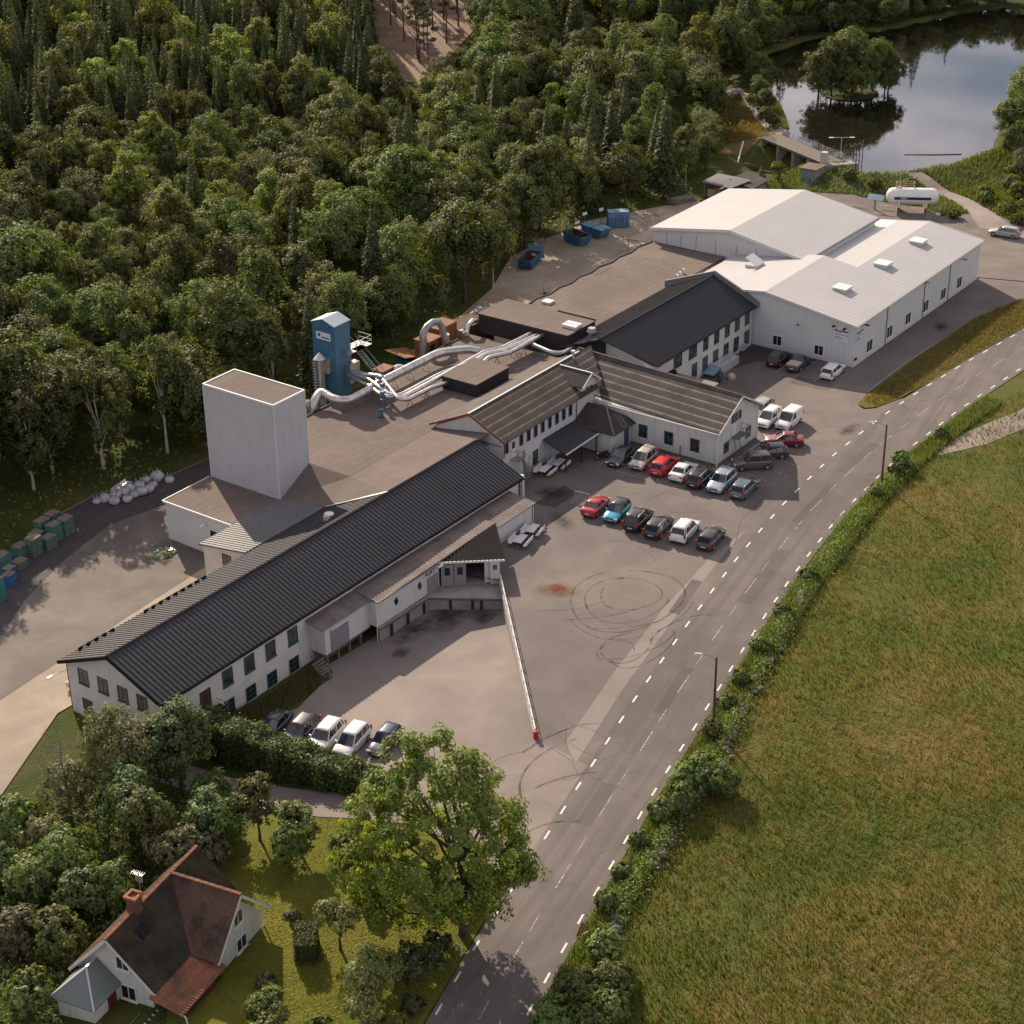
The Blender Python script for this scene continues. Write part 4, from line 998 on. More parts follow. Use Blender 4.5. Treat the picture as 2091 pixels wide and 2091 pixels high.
for (p, n) in (((194.3,95.9,3.9),NX),((214.4,88.2,5.0),NY),((226.8,88.2,4.6),NY)): walllamp(b, p, n, .35, 'grey_trim')
MB().box(194.5,195.2,88.1,88.2,.8,1.1).build('vent_grille', M['dark_trim'], b)
mb = MB().cyl((213.6,104.4,5.9),.7,.4,12); mb.box(212.9,214.6,103.7,105.0,6.3,6.75); mb.box(212.6,213.4,103.9,104.9,6.75,7.25); mb.box(213.8,214.9,104.0,104.7,6.75,7.1); mb.build('roof_fan', M['grey_trim'], b)
# stepped gable parapet above the black roof
mb = MB(); mb.extr([(193.88,101.6,5.2),(193.88,115.6,5.2),(193.88,115.6,6.05),(193.88,108.3,8.85),(193.88,103.6,6.9),(193.88,101.6,5.9)], (.28,0,0)); mb.build('parapet', M['grey_trim'], b)
def signboard(name, o, u, nrm, w, h, parent):
    o, u, n, z = Vector(o), Vector(u), Vector(nrm), Vector((0,0,1))
    s = MB().obox(o+n*.03, u, z, n, w/2, h/2, .03).build(name, M['sign_white'], parent)
    def strokes(nm, x0, x1, zc, hh, mat, seed):
        r = random.Random(seed); mb = MB(); x = x0
        while x < x1:
            ww = r.uniform(.05,.13)*hh/.16; mb.obox(o+u*(x+ww/2)+z*(zc+r.uniform(-.15,.15)*hh)+n*.065, u, z, n, ww/2, hh*r.uniform(.55,1)/2, .006)
            if r.random() < .4: mb.obox(o+u*(x+ww)+z*(zc+hh*.3)+n*.065, u, z, n, ww*.8, hh*.08, .006)
            x += ww*1.35+.02
        mb.build(nm, M[mat], s)
    strokes('logo_lettering', -w*.46, w*.46, h*.30, .34, 'ink_red', 1)
    strokes('text_line', -w*.46, w*.44, h*.02, .12, 'ink_blue', 2)
    strokes('text_line', -w*.46, -w*.12, -h*.16, .11, 'ink_blue', 3)
    strokes('text_line', -w*.46, w*.16, -h*.28, .11, 'ink_blue', 4)
    return s
signboard('company_sign', (194.28,90.0,3.95), UYm, NX, 2.0, 1.7, b)
signboard('company_sign', (195.6,88.18,3.9), UX, NY, 2.0, 1.7, b)
for p, n in (((194.25,90.9,4.85),NX),((194.25,89.4,4.8),NX),((196.2,88.15,4.9),NY)): walllamp(b, p, n, .4, 'dark_trim')

b = thing('metal_hall', 'second white metal hall behind, with a broad pale low-pitched roof above the brown flat roof', 'building', (219.5, 114.6, 0))
MB().extr([(208.75,102.9,-.3),(208.75,126.6,-.3),(208.75,126.6,7.05),(208.75,114.3,8.95),(208.75,102.9,6.95)], (21.6,0,0)).build('wall', M['white_sheet'], b)
roof('roof', b, M['white_roof'], [[(208.4,102.55,7.1),(230.7,102.55,7.1),(230.7,114.3,9.15),(208.4,114.3,9.15)],[(230.7,126.95,7.2),(208.4,126.95,7.2),(208.4,114.3,9.15),(230.7,114.3,9.15)]], .18, 1.0, .04, .008)
MB().bar((208.36,102.5,7.0),(208.36,114.3,9.06),.08,.42).build('fascia', M['white_trim'], b); MB().bar((208.36,127,7.1),(208.36,114.3,9.06),.08,.42).build('fascia', M['white_trim'], b)
mb = MB(); mb.bar((208.4,102.48,6.95),(230.7,102.48,6.95),.12,.22); mb.build('gutter', M['grey_trim'], b)
for y in (124.3,122.0,119.6,116.5,113.2,110.2): MB().bar((208.72,y,5.2),(208.72,y,7.2),.04).build('panel_joint', M['grey_trim'], b)
MB().obox((208.6,108.6,5.9), (1,0,0), (0,1,0), (0,0,1), .12,.2,.2).build('vent_grille', M['grey_trim'], b)

# 12 --- blue filter tower with chimney
b = thing('filter_tower', 'tall blue sheet-metal filter tower with a pale pitched cap and white name plate', 'tower', (146, 131.7, -1))
MB().extr([(144.7,130.0,-1.2),(144.7,133.4,-1.2),(144.7,133.4,12.3),(144.7,131.7,12.85),(144.7,130.0,12.3)], (2.7,0,0)).build('body', M['blue_paint'], b)
mb = MB(); mb.slab([(144.6,129.9,12.36),(147.5,129.9,12.36),(147.5,131.7,12.98),(144.6,131.7,12.98)], .08); mb.slab([(147.5,133.5,12.36),(144.6,133.5,12.36),(144.6,131.7,12.98),(147.5,131.7,12.98)], .08); mb.build('roof', M['roof_blue'], b)
pn = MB().box(144.64,144.7,130.6,132.75,10.4,11.3).build('name_plate', M['sign_white'], b)
mb = MB(); mb.obox((144.62,132.3,10.92), (0,1,.7), (0,-.7,1), (1,0,0), .16,.16,.012); mb.build('logo', M['navy'], pn)
mb = MB()
for i in range(8): mb.box(144.61,144.63,130.75+i*.15,130.85+i*.15,10.62,10.76+.04*(i%2))
mb.build('lettering', M['ink'], pn)
mb = MB(); mb.box(145.9,149.2,129.1,129.98,8.6,8.68); mb.box(147.42,150.2,129.1,131.2,8.6,8.68)
for (x,y) in ((146,129.15),(147.4,129.15),(148.8,129.15),(150.15,129.15),(150.15,131.1)): mb.bar((x,y,8.65),(x,y,9.75),.05)
for h in (9.2,9.75): mb.bar((146,129.15,h),(150.15,129.15,h),.05); mb.bar((150.15,129.15,h),(150.15,131.1,h),.05)
mb.build('platform', M['steel'], b)
mb = MB(); mb.box(147.4,148.9,130.6,131.4,5.6,5.68)
for i in range(18):
    k = i/17; mb.box(148.9-k*.0,149.7,131.2-k*4.2,131.4-k*4.2,8.5-k*3.5,8.54-k*3.5)
for x in (148.9,149.7):
    mb.bar((x,131.3,8.5),(x,127.1,5.0),.06,.16); mb.bar((x,131.3,9.5),(x,127.1,6.0),.05)
mb.build('stair', M['steel'], b)
mb = MB(); mb.box(146.2,147.9,129.2,130.0,4.9,7.3); mb.build('duct_box', M['duct'], b)
c = thing('chimney_stack', 'silver chimney stack with a bright conical cap standing beside the blue filter tower', 'chimney', (143.7, 131.6, -1))
mb = MB().cyl((143.7,131.6,-1.2),.52,9.6,18); mb.tube([(143.7,131.6,8.2),(143.7,131.6,8.5)], .52, 18); mb.build('shaft', M['duct'], c)
MB().tube([(143.7,131.6,8.4),(143.7,131.6,9.2)], [.72,.02], 18).build('cap', M['aluminium'], c)
MB().box(143.9,144.72,130.6,132.0,6.6,8.3).build('side_duct', M['duct'], c)
mb = MB(); 
for i in range(26): mb.bar((143.2,132.2,-.5+i*.35),(143.2,131.9,-.5+i*.35),.04)
mb.bar((143.15,132.25,-1),(143.15,132.25,8.3),.04); mb.build('ladder', M['steel'], c)

# 13 --- ducts on the roof
def legs(mb, pts, z0):
    for (x, y, z) in pts:
        mb.bar((x-.3,y+.25,z0),(x-.05,y,z),.06); mb.bar((x+.3,y-.25,z0),(x+.05,y,z),.06); mb.bar((x-.3,y+.25,z0+.3),(x+.3,y-.25,z0+.3),.05)
g = 'silver ducts on the flat roof'
def ductobj(label, path, r, lg, n=14, flange=True):
    d = thing('roof_duct', label, 'duct', path[0], 0, g)
    P = [Vector(p) for p in path]; Q = [P[0]]
    for i in range(1, len(P)-1):                       # rounded bends
        a, m, c = P[i-1], P[i], P[i+1]; k = min(r*2.2, (m-a).length*.45, (c-m).length*.45)
        p0 = m+(a-m).normalized()*k; p1 = m+(c-m).normalized()*k
        for t_ in (0,.33,.67,1): Q.append((1-t_)**2*p0+2*t_*(1-t_)*m+t_*t_*p1)
    Q.append(P[-1])
    mb = MB().tube(Q, r, n)
    if flange:
        for a, c in zip(P, P[1:]):
            L = (c-a).length; m = int(L/1.8)
            for i in range(1, m+1):
                p = a.lerp(c, i/(m+1)); t_ = (c-a).normalized(); mb.tube([p-t_*.03, p+t_*.03], r*1.07, n)
    mb.build('duct', M['duct'], d)
    mb = MB(); legs(mb, lg, 4.9)
    if mb.v: mb.build('trestle', M['steel'], d)
ductobj('thickest silver duct, rising from behind the grey tower and running along the roof edge', [(137.9,127.9,1.0),(138.2,127.9,5.9),(139.9,128.2,6.5),(139.4,125.9,6.2),(140.3,124.5,6.1),(143.7,124.5,6.1),(146.6,124.7,6.2),(157.3,124.6,6.2),(160.0,122.3,6.2),(160.6,121.2,6.0)], .52, [(142,124.5,5.7),(148.5,124.6,5.7),(151.5,124.6,5.7),(154.5,124.6,5.7),(158.7,123.4,5.7)], 18)
ductobj('thin silver duct bending at the blue valves, nearest the striped back slope of the workshop', [(146.6,129.9,6.6),(146.3,127.0,6.6),(146.4,124.9,6.9),(145.8,124.0,6.9),(143.5,119.9,6.3),(144.4,119.3,6.0),(148.6,119.2,6.0),(151.2,118.9,5.8)], .24, [(145,119.4,5.8),(148,119.3,5.8)])
ductobj('thin silver duct, middle one of the three passing the small black box', [(146.4,129.5,6.25),(145.6,126.0,6.5),(144.4,123.7,6.7),(143.7,121.3,6.4),(144.3,120.1,6.0),(146.5,120.2,6.0),(151.3,120.1,6.1),(156.6,120.2,6.2),(160.2,120.2,6.3),(162.2,119.2,6.3),(168.4,119.0,6.3)], .24, [(148.4,120.1,5.8),(154,120.2,5.9),(160.5,120.2,6),(165,119.1,6)])
ductobj('thin silver duct, uppermost of three, from the blue tower to the long black box', [(146.2,129.5,5.9),(144.9,125.4,6.1),(143.4,122.4,6.3),(143.5,121.0,6.2),(145.4,120.8,6.0),(152.1,120.7,6.1),(157.4,119.6,6.2),(160.0,119.6,6.3),(161.8,118.5,6.3),(168.4,118.1,6.3)], .24, [(149.4,120.8,5.8),(155.5,120.1,5.9),(163.8,118.4,6)])
ductobj('short silver duct from behind the small black box up to the long black box', [(157.6,118.6,6.0),(159.4,118.9,6.2),(161.6,117.5,6.3),(168.6,117.5,6.3)], .26, [(160.2,118.3,6),(164.5,117.5,6)])
ductobj('separate silver duct crossing in front of the long black box towards the dark gable', [(166.6,117.6,6.0),(166.0,117.2,6.0),(165.3,113.9,5.9),(166.2,112.9,5.8),(168.6,112.8,5.8)], .26, [(165.6,115.4,5.7)])
for i, (x, y, z) in enumerate(((145.9,124.3,6.6),(144.5,123.0,6.5),(143.1,121.8,6.3),(141.0,120.3,5.2))):
    v = thing('duct_valve', ['blue valve motor topmost on the pipe bundle','blue valve motor second from the top of the pipe bundle','blue valve motor third from the top of the pipe bundle','blue motor standing alone on the felt roof below the pipes'][i], 'valve', (x,y,z-.3), 0, 'blue valve motors on the pipes')
    mb = MB().cyl((x,y,z-.3),.2,.75,10); mb.box(x-.28,x+.28,y-.2,y+.2,z+.3,z+.62); mb.build('motor', M['blue_paint'], v)
    mb = MB().cyl((x,y,z-.36),.3,.06,10); mb.cyl((x,y,4.9),.06,max(.05,z-5.2),6); mb.build('flange', M['steel'], v)
# ------------------------------------------------------------------ cottage (own axes: u along the main ridge, v to the back)
HZ = -.85
h = thing('cottage', 'white boarded cottage with a mossy clay-tiled cross-gable roof and brick chimney among trees', 'house', (62.0, 80.0, HZ), R(10.9))
def L2(pts): m = xf(h); return [tuple(m @ Vector(p)) for p in pts]
class HB(MB):
    def build(self, name, mat, parent=None):      # vertices are already in cottage axes
        m = xf(h); self.v = [tuple(m @ Vector(p)) for p in self.v]
        return MB.build(self, name, mat, parent or h)
U, VV = (1,0,0), (0,1,0)
EA, RI = 2.45, 6.05
HB().extr([(.3,-3.1,-.3),(.3,3.1,-.3),(.3,3.1,2.5),(.3,0,5.65),(.3,-3.1,2.5)], (10.5,0,0)).build('wall', M['white_wood'])
HB().extr([(4.9,-5.5,-.3),(10.5,-5.5,-.3),(10.5,-5.5,2.4),(7.7,-5.5,5.55),(4.9,-5.5,2.4)], (0,5.4,0)).build('wall', M['white_wood'])
def hroof(name, mat, P, lab=None, t=.12):
    mb = HB(); mb.slab(P, t)
    ribs(mb, P, .26, .12, .05)
    o = mb.build(name, M[mat])
    if lab: o['label'] = lab
hroof('roof', 'clay', [(11.2,3.65,EA-.3),(-.1,3.65,EA-.3),(-.1,0,RI),(11.2,0,RI)], 'orange sunlit clay tile slope')
kx = 7.75; ex0, ex1 = 4.35, 11.15
kv = -(RI-EA)/(ex1-kx)   # same pitch in both wings
hroof('roof', 'clay_moss', [(-.1,-3.6,EA),(4.35,-3.6,EA),(kx,-.05,RI),(-.1,0,RI)], 'dark mossy tile slope')
hroof('roof', 'clay_moss', [(ex1,-3.6,EA),(11.2,-3.6,EA),(11.2,0,RI),(kx,-.05,RI)])
hroof('roof', 'clay_old', [(ex0,-3.5,EA),(ex0,-5.95,EA),(kx,-5.95,RI),(kx,-.05,RI)], 'red-brown wing slope')
hroof('roof', 'clay_old', [(ex1,-5.95,EA),(ex1,-3.5,EA),(kx,-.05,RI),(kx,-5.95,RI)])
mb = HB()
for i in range(36): mb.obox((-.05+i*.315,0,RI+.06+.015*(i%2)), U, VV, (0,0,1), .155,.13,.06)
for i in range(19): mb.obox((kx,-5.85+i*.315,RI+.06+.015*(i%2)), VV, U, (0,0,1), .155,.13,.06)
mb.build('ridge_tiles', M['clay_red'])
for a_, c_ in (((-.12,-3.62,EA-.12),(-.12,0,RI-.12)),((-.12,3.65,EA-.4),(-.12,0,RI-.12)),((ex0,-5.97,EA-.12),(kx,-5.97,RI-.12)),((ex1,-5.97,EA-.12),(kx,-5.97,RI-.12))): HB().bar(a_, c_, .08, .22).build('bargeboard', M['white_trim'])
c = HB().box(3.05,3.85,-.35,.45,RI-.5,RI+1.05).build('chimney', M['brick'])
mb = HB(); 
for (a,b_,d,e) in ((2.93,3.97,-.47,-.25),(2.93,3.97,.35,.57),(2.93,3.13,-.25,.35),(3.77,3.97,-.25,.35)): mb.box(a,b_,d,e,RI+1.05,RI+1.25)
m_ = xf(h); mb.v = [tuple(m_ @ Vector(p)) for p in mb.v]; MB.build(mb, 'chimney_cap', M['clay_red'], c)
mb = HB(); mb.bar((4.35,.1,RI),(4.35,.1,RI+2.5),.05)
mb.bar((4.35,-.3,RI+2.4),(4.35,.7,RI+2.4),.03); 
for i in range(6): mb.bar((4.1,-.3+i*.18,RI+2.4),(4.6,-.3+i*.18,RI+2.4),.025)
mb.obox((4.33,.1,RI+2.0),U,VV,(0,0,1),.03,.32,.32)
mb.build('aerial', M['steel'])
HB().obox((2.6,-1.05,5.05),(0,-.7,-.7),(1,0,0),(0,-.7,.7),.45,.5,.05).build('roof_hatch', M['dark_trim'])
def hwin(o, u, n, w, hh, fr='white_trim', nx=2, ny=1):
    m = xf(h); r = m.to_3x3(); window(h, m @ Vector(o), r @ Vector(u), r @ Vector(n), w, hh, fr, 'glass', nx, ny, .1, 'white_trim')
hwin((.3,-.3,3.3), (0,-1,0), (-1,0,0), 1.15, 1.2); hwin((.3,-.4,.7), (0,-1,0), (-1,0,0), 1.35, 1.3)
hwin((7.1,-5.5,3.2), U, (0,-1,0), 1.25, 1.25); hwin((7.2,-5.5,.8), U, (0,-1,0), 1.35, 1.25)
HB().tube([(4.75,-5.6,2.3),(4.75,-5.6,.1),(4.6,-5.8,0)],.06,6).build('downpipe', M['white_trim'])
HB().tube([(10.75,-5.6,2.3),(10.75,-5.6,.1)],.06,6).build('downpipe', M['white_trim'])
# glazed porch with red tiles in the angle
hroof('porch_roof', 'clay_red', [(-.5,-6.1,1.75),(5.0,-6.1,1.75),(5.0,-3.4,2.4),(-.5,-3.4,2.4)], 'bright orange-red porch tiles')
HB().box(.4,4.8,-5.8,-3.1,-.3,.55).build('porch_wall', M['white_wood'])
mb = HB()
for x in (.45,1.2,1.95,2.7,3.9,4.75): mb.bar((x,-5.78,.5),(x,-5.78,1.7),.09)
for y in (-5.1,-4.3,-3.4): mb.bar((.45,y,.5),(.45,y,1.8),.09)
mb.bar((.4,-5.78,1.1),(2.8,-5.78,1.1),.06); mb.bar((.45,-5.78,1.68),(4.8,-5.78,1.68),.1); mb.build('porch_frame', M['frame_brown'])
HB().box(.5,4.7,-5.72,-3.2,.55,1.65).build('porch_glazing', M['glass'])
HB().box(2.8,3.8,-5.84,-5.74,0,1.65).build('porch_door', M['door_red'])
mb = HB(); mb.tube([(-.4,-6.15,1.7),(-.4,-6.3,1.6),(-.2,-6.35,.2)],.05,6); mb.build('downpipe', M['white_trim'])
# hipped entrance at the left gable, green-grey roof
HB().box(-2.5,.3,-.2,2.9,-.3,2.0).build('porch_wall', M['white_wood'])
A,B_,C_,D_,T0,T1 = (-2.9,3.2,2.05),(-2.9,-.55,2.05),(.3,-.55,2.05),(.3,3.2,2.05),(-.9,1.35,3.75),(.3,1.35,3.75)
mb = HB(); mb.slab([A,B_,T0],.1); mb.slab([B_,C_,T1,T0],.1); mb.slab([D_,A,T0,T1],.1); mb.build('porch_roof', M['green_sheet'])
mb = HB(); mb.bar(B_,T0,.12,.08); mb.bar(A,T0,.12,.08); mb.bar(T0,T1,.14,.08); mb.build('hip_cap', M['aluminium'])
HB().box(-1.0,-.1,-.28,-.18,-.1,1.8).build('door', M['door_red'])
# terrace and steps
mb = HB(); mb.box(-2.6,.3,-2.6,-.25,-.4,-.12); mb.build('terrace', M['wood_grey'])
mb = HB()
for x in (-2.55,-1.6,-.6): mb.bar((x,-2.55,-.2),(x,-2.55,.75),.08)
mb.bar((-2.55,-2.55,.7),(-.6,-2.55,.7),.08); mb.bar((-2.55,-2.55,.7),(-2.55,-.5,.7),.08); mb.bar((-2.55,-2.55,.3),(-.6,-2.55,.3),.05); mb.build('terrace_rail', M['wood_grey'])
mb = HB(); 
for i in range(4): mb.box(2.4,4.2,-6.6-i*.34,-6.26-i*.34,-.35,-.05-i*.09)
mb.build('porch_steps', M['wood_grey'])
g_ = HB(); g_.slab([(-.9,-4.6,.25),(1.0,-4.6,.25),(1.0,-3.2,.75),(-.9,-3.2,.75)],.05)
m_ = xf(h); cf = thing('cold_frame', 'glazed garden cold frame with pale bars on the ground beside the cottage terrace', 'cold frame', tuple(m_ @ Vector((-.3,-4.3,-.2))), R(10.9))
g_.v = [tuple(m_ @ Vector((p[0]-.9,p[1]-.2,p[2]))) for p in g_.v]; MB.build(g_, 'glazing', M['glass2'], cf)
mb = MB()
for i in range(5):
    x = -1.8+i*.475; mb.bar(m_ @ Vector((x,-4.8,.3)), m_ @ Vector((x,-3.4,.8)), .05)
mb.bar(m_ @ Vector((-1.8,-4.8,.3)), m_ @ Vector((.1,-4.8,.3)), .06); mb.build('frame', M['white_trim'], cf)
mb = MB(); q = [m_ @ Vector(p) for p in ((-1.8,-4.8,-.3),(.1,-4.8,-.3),(.1,-3.4,-.3),(-1.8,-3.4,-.3))]; mb.prism([(p.x,p.y) for p in q], HZ-.3, HZ+.22); mb.build('box', M['wood_grey'], cf)
# ------------------------------------------------------------------ cars
def car(kind, paint, label, group, x, y, rz, z=0.0, roofmat=None, cat='car', rails=False):
    """kind -> (L, W, H, hood end, windscreen top, roof end, rear glass foot, belt, tail height)"""
    D = dict(hatch=(4.1,1.75,1.52, .95,.25,-1.45,-1.85,.95,.98), sedan=(4.55,1.80,1.44, .95,.15,-1.05,-1.65,.92,1.0),
             estate=(4.7,1.82,1.49, 1.05,.30,-1.85,-2.22,.94,.97), suv=(4.6,1.90,1.70, 1.05,.42,-1.75,-2.12,1.05,1.08),
             mpv=(4.35,1.80,1.68, 1.25,.45,-1.65,-2.02,1.0,1.03), van=(4.25,1.83,1.84, 1.2,.50,-2.0,-2.08,1.05,1.1),
             pickup=(4.7,1.76,1.62, .9,.35,-.35,-.62,.98,.95), coupe=(4.4,1.78,1.38, .9,.10,-.9,-1.6,.9,.98))[kind]
    L, W, H, xh, xw, xr, xb, belt, tz = D
    c = thing('parked_car' if cat != 'van' else 'parked_van', label, cat, (x, y, z), rz, group)
    hw = W/2; F = L/2
    # lower body, lofted along x; wheel wells are raised stations
    wf, wr = F-.86, -F+.86 if kind != 'pickup' else -F+1.0
    st = []
    def S(px, top, k=1.0, z0=.24): st.append((px, top, k, z0))
    S(-F, tz*.62, .80, .34); S(-F+.06, tz*.86, .90, .28); S(-F+.16, tz, .96, .25)
    S(wr-.36, tz, 1, .25); S(wr-.30, tz, 1, .50); S(wr, tz, 1, .64); S(wr+.30, belt, 1, .50); S(wr+.36, belt, 1, .22)
    S(-.2, belt, 1, .22); S(.55, belt, 1, .22)
    hh = belt-.06 if kind not in ('van','mpv') else belt-.02
    S(wf-.36, hh+.05, 1, .22); S(wf-.30, hh+.03, 1, .50); S(wf, hh-.02, 1, .64); S(wf+.30, hh-.08, .99, .50); S(wf+.36, hh-.1, .98, .25)
    S(F-.16, hh-.17, .93, .25); S(F-.05, hh-.27, .85, .28); S(F, hh-.42, .76, .34)
    mb = MB(); rows = []
    for (px, top, k, z0) in st:
        w = hw*k; mid = min(top-.14, .62)
        if z0 > mid-.02: mid = z0+.03
        half = [(w*.93, z0), (w, mid), (w*.985, top-.10), (w-.13, top-.01), (w*.45, top+.025)]
        rows.append([(px, -a, b) for a, b in half]+[(px, a, b) for a, b in reversed(half)])
    n = len(rows[0]); v = [p for r in rows for p in r]
    f = [(i*n+j, i*n+j+1, (i+1)*n+j+1, (i+1)*n+j) for i in range(len(rows)-1) for j in range(n-1)]
    f += [(i*n+n-1, i*n, (i+1)*n, (i+1)*n+n-1) for i in range(len(rows)-1)]
    f += [tuple(range(n-1,-1,-1)), tuple(range((len(rows)-1)*n, len(rows)*n))]
    mb.add(v, f, True)
    body = mb.build('body', paint, c, False)
    body.data.set_sharp_from_angle(angle=R(38))
    # greenhouse
    b0, t0 = hw-.06, hw-.24 if kind != 'van' else hw-.12
    zb = belt-.05; zt = H-.03
    bot = [(xb,-b0+.08,zb),(xh,-b0+.06,zb),(xh+.10,0,zb+.01),(xh,b0-.06,zb),(xb,b0-.08,zb)]
    top = [(xr,-t0+.04,zt),(xw,-t0,zt),(xw+.09,0,zt+.02),(xw,t0,zt),(xr,t0-.04,zt)]
    gm = MB().add(bot+top, [(0,1,6,5),(1,2,7,6),(2,3,8,7),(3,4,9,8),(4,0,5,9)])
    gm.build('car_window', M['carglass'], c, False)
    # roof panel with crown and pillars
    rp = roofmat or paint
    mb = MB(); N = 6; rows = []
    for i in range(N+1):
        k = i/N; px = xr-.03+(xw-xr+.06)*k; sag = .045*(1-(2*k-1)**2)
        w = t0+.02-.05*(abs(2*k-1)**4)
        rows.append([(px,-w,zt-.03),(px,-w+.04,zt+.02+sag*.5),(px,-w*.5,zt+.04+sag),(px,0,zt+.05+sag),(px,w*.5,zt+.04+sag),(px,w-.04,zt+.02+sag*.5),(px,w,zt-.03)])
    v = [p for r in rows for p in r]
    f = [(i*7+j, (i+1)*7+j, (i+1)*7+j+1, i*7+j+1) for i in range(N) for j in range(6)]+[tuple(range(7)), tuple(range(N*7+6, N*7-1, -1))]
    mb.add(v, [q[::-1] for q in f], True)
    for s in (-1, 1):
        mb.bar((xh,s*(b0-.05),zb),(xw,s*t0,zt),.07,.07)
        mb.bar((xb,s*(b0-.08),zb),(xr,s*(t0-.04),zt),.09,.11)
        for k, wd in (((.52,.06),(.86,.10)) if kind not in ('pickup','van','coupe') else ((.50,.07),)):
            mb.bar((xh+(xb-xh)*k-.02,s*(b0-.055),zb),(xw+(xr-xw)*k,s*(t0+.005),zt),.05,wd)
    if kind == 'van':
        for s in (-1, 1):
            mb.add([(.05,s*(b0+.015),zb),(xb,s*(b0-.02),zb),(xr,s*(t0+.02),zt),(.05,s*(t0+.035),zt)], [(0,1,2,3)])
        mb.add([(xb-.02,-b0+.06,zb),(xb-.02,b0-.06,zb),(xr-.03,t0-.02,zt),(xr-.03,-t0+.02,zt)], [(0,1,2,3)])
    mb.build('roof', rp, c, False)
    if rails:
        mb = MB()
        for s in (-1, 1): mb.tube([(xw-.15,s*(t0-.05),zt+.03),(xw-.3,s*(t0-.05),zt+.11),(xr+.25,s*(t0-.06),zt+.11),(xr+.1,s*(t0-.06),zt+.03)], .022, 6)
        mb.build('roof_rail', M['aluminium'] if rails == 1 else M['plastic'], c, False)
    if kind == 'pickup':
        MB().box(-F+.12,xb-.06,-hw+.1,hw-.1,belt-.02,belt+.10).build('bed_cover', M['wood_pale'], c, False)
    # wheels
    for px in (wf, wr):
        for s in (-1, 1):
            y1 = s*(hw-.20); y2 = s*(hw+.012)
            w = MB().tube([(px,y1,.32),(px,y2-s*.02,.32),(px,y2,.32)], [.32,.32,.29], 16).build('wheel', M['rubber'], c, False)
            rm = MB().tube([(px,y2-s*.01,.32),(px,y2+s*.012,.32)], [.21,.20], 12)
            rm.build('rim', M['rim'], w, False)
    # lights, plates, mirrors, bumpers
    zl = hh-.30
    for s in (-1, 1):
        MB().obox((F-.085,s*(hw*.72),zl+.04),(1,s*.35,-.2),(0,1,0),(0,0,1),.06,.20,.075).build('headlight', M['head'], c, False)
        if kind in ('estate','suv','mpv','van'): MB().obox((-F+.10,s*(hw*.86),tz-.02),(1,0,0),(0,1,0),(0,0,1),.07,.09,.24).build('taillight', M['tail'], c, False)
        else: MB().obox((-F+.085,s*(hw*.74),tz*.80),(1,0,0),(0,1,0),(0,0,1),.05,.19,.075).build('taillight', M['tail'], c, False)
        MB().obox((xh-.22,s*(hw+.06),belt+.06),(1,0,0),(0,1,0),(0,0,1),.06,.10,.07).build('mirror', paint, c, False)
    MB().box(F-.02,F+.012,-.26,.26,.40,.51).build('number_plate', M['plate'], c, False)
    MB().box(-F-.015,-F+.05,-.26,.26,.52,.63).build('number_plate', M['plate'], c, False)
    mb = MB(); mb.box(F-.04,F+.006,-.45,.45,.55,.68); mb.box(F-.03,F+.004,-hw*.7,hw*.7,.30,.38); mb.box(-F-.006,-F+.05,-hw*.72,hw*.72,.30,.38); mb.build('grille', M['plastic'], c, False)
    return c

P = dict(red=carpaint('red_car_paint',(.36,.022,.045)), bright=carpaint('bright_red_paint',(.52,.012,.022)), cyan=carpaint('cyan_car_paint',(.025,.30,.45),.2), black=carpaint('black_car_paint',(.012,.011,.013)),
         dark=carpaint('dark_grey_car_paint',(.030,.032,.037)), white=carpaint('white_car_paint',(.70,.70,.71)), silver=carpaint('silver_car_paint',(.40,.41,.42),.35), gold=carpaint('pale_champagne_paint',(.46,.41,.36),.3),
         iceblue=carpaint('ice_blue_paint',(.33,.38,.46),.35), slate=carpaint('slate_blue_paint',(.10,.14,.17),.3), navy=carpaint('navy_car_paint',(.018,.024,.055)), brown=carpaint('brown_grey_paint',(.16,.13,.125),.35),
         maroon=carpaint('maroon_car_paint',(.19,.012,.030)), graphite=carpaint('graphite_paint',(.075,.08,.085),.3), purple=carpaint('plum_black_paint',(.030,.024,.032)), blue=carpaint('dark_blue_pickup_paint',(.022,.035,.07)), navyblue=carpaint('royal_navy_paint',(.022,.026,.085)))
G1, G2, G3, G4, G5 = 'cars in the free row on the car park', 'cars parked along the brown-roofed wing', 'cars at the gable of the brown-roofed wing', 'cars in front of the white hall', 'cars by the hedge in the lower yard'
A_ = R(9)
car('coupe', P['red'], 'red coupe with its boot to the road, next to the cyan car', G1, 143.4, 93.2, A_)
car('hatch', P['cyan'], 'bright cyan small car with a black roof, in the free row', G1, 143.6, 90.6, A_+math.pi, roofmat=P['black'])
car('suv', P['black'], 'black crossover with silver roof rails right beside the cyan car', G1, 143.3, 87.8, A_, rails=1)
car('estate', P['black'], 'black estate car beside the white crossover in the free row', G1, 143.2, 85.2, A_, rails=1)
car('suv', P['white'], 'white crossover with dark rear glass, in the free row between black cars', G1, 143.9, 82.5, A_, rails=2)
car('estate', P['dark'], 'dark boxy estate with tall red tail lights at the road end of the free row', G1, 144.1, 79.5, A_, rails=2)
B2 = R(6)
car('sedan', P['navy'], 'navy saloon facing out in the shade beside the entrance porch', G2, 155.2, 97.55, B2+math.pi)
car('mpv', P['gold'], 'pale champagne compact people carrier facing out, by the wing wall', G2, 155.9, 95.0, B2+math.pi)
car('estate', P['bright'], 'bright red estate car, tail out, by the wing wall', G2, 156.0, 92.4, B2, rails=2)
car('sedan', P['white'], 'white saloon, tail out, between the red estate and a black estate', G2, 155.9, 89.85, B2)
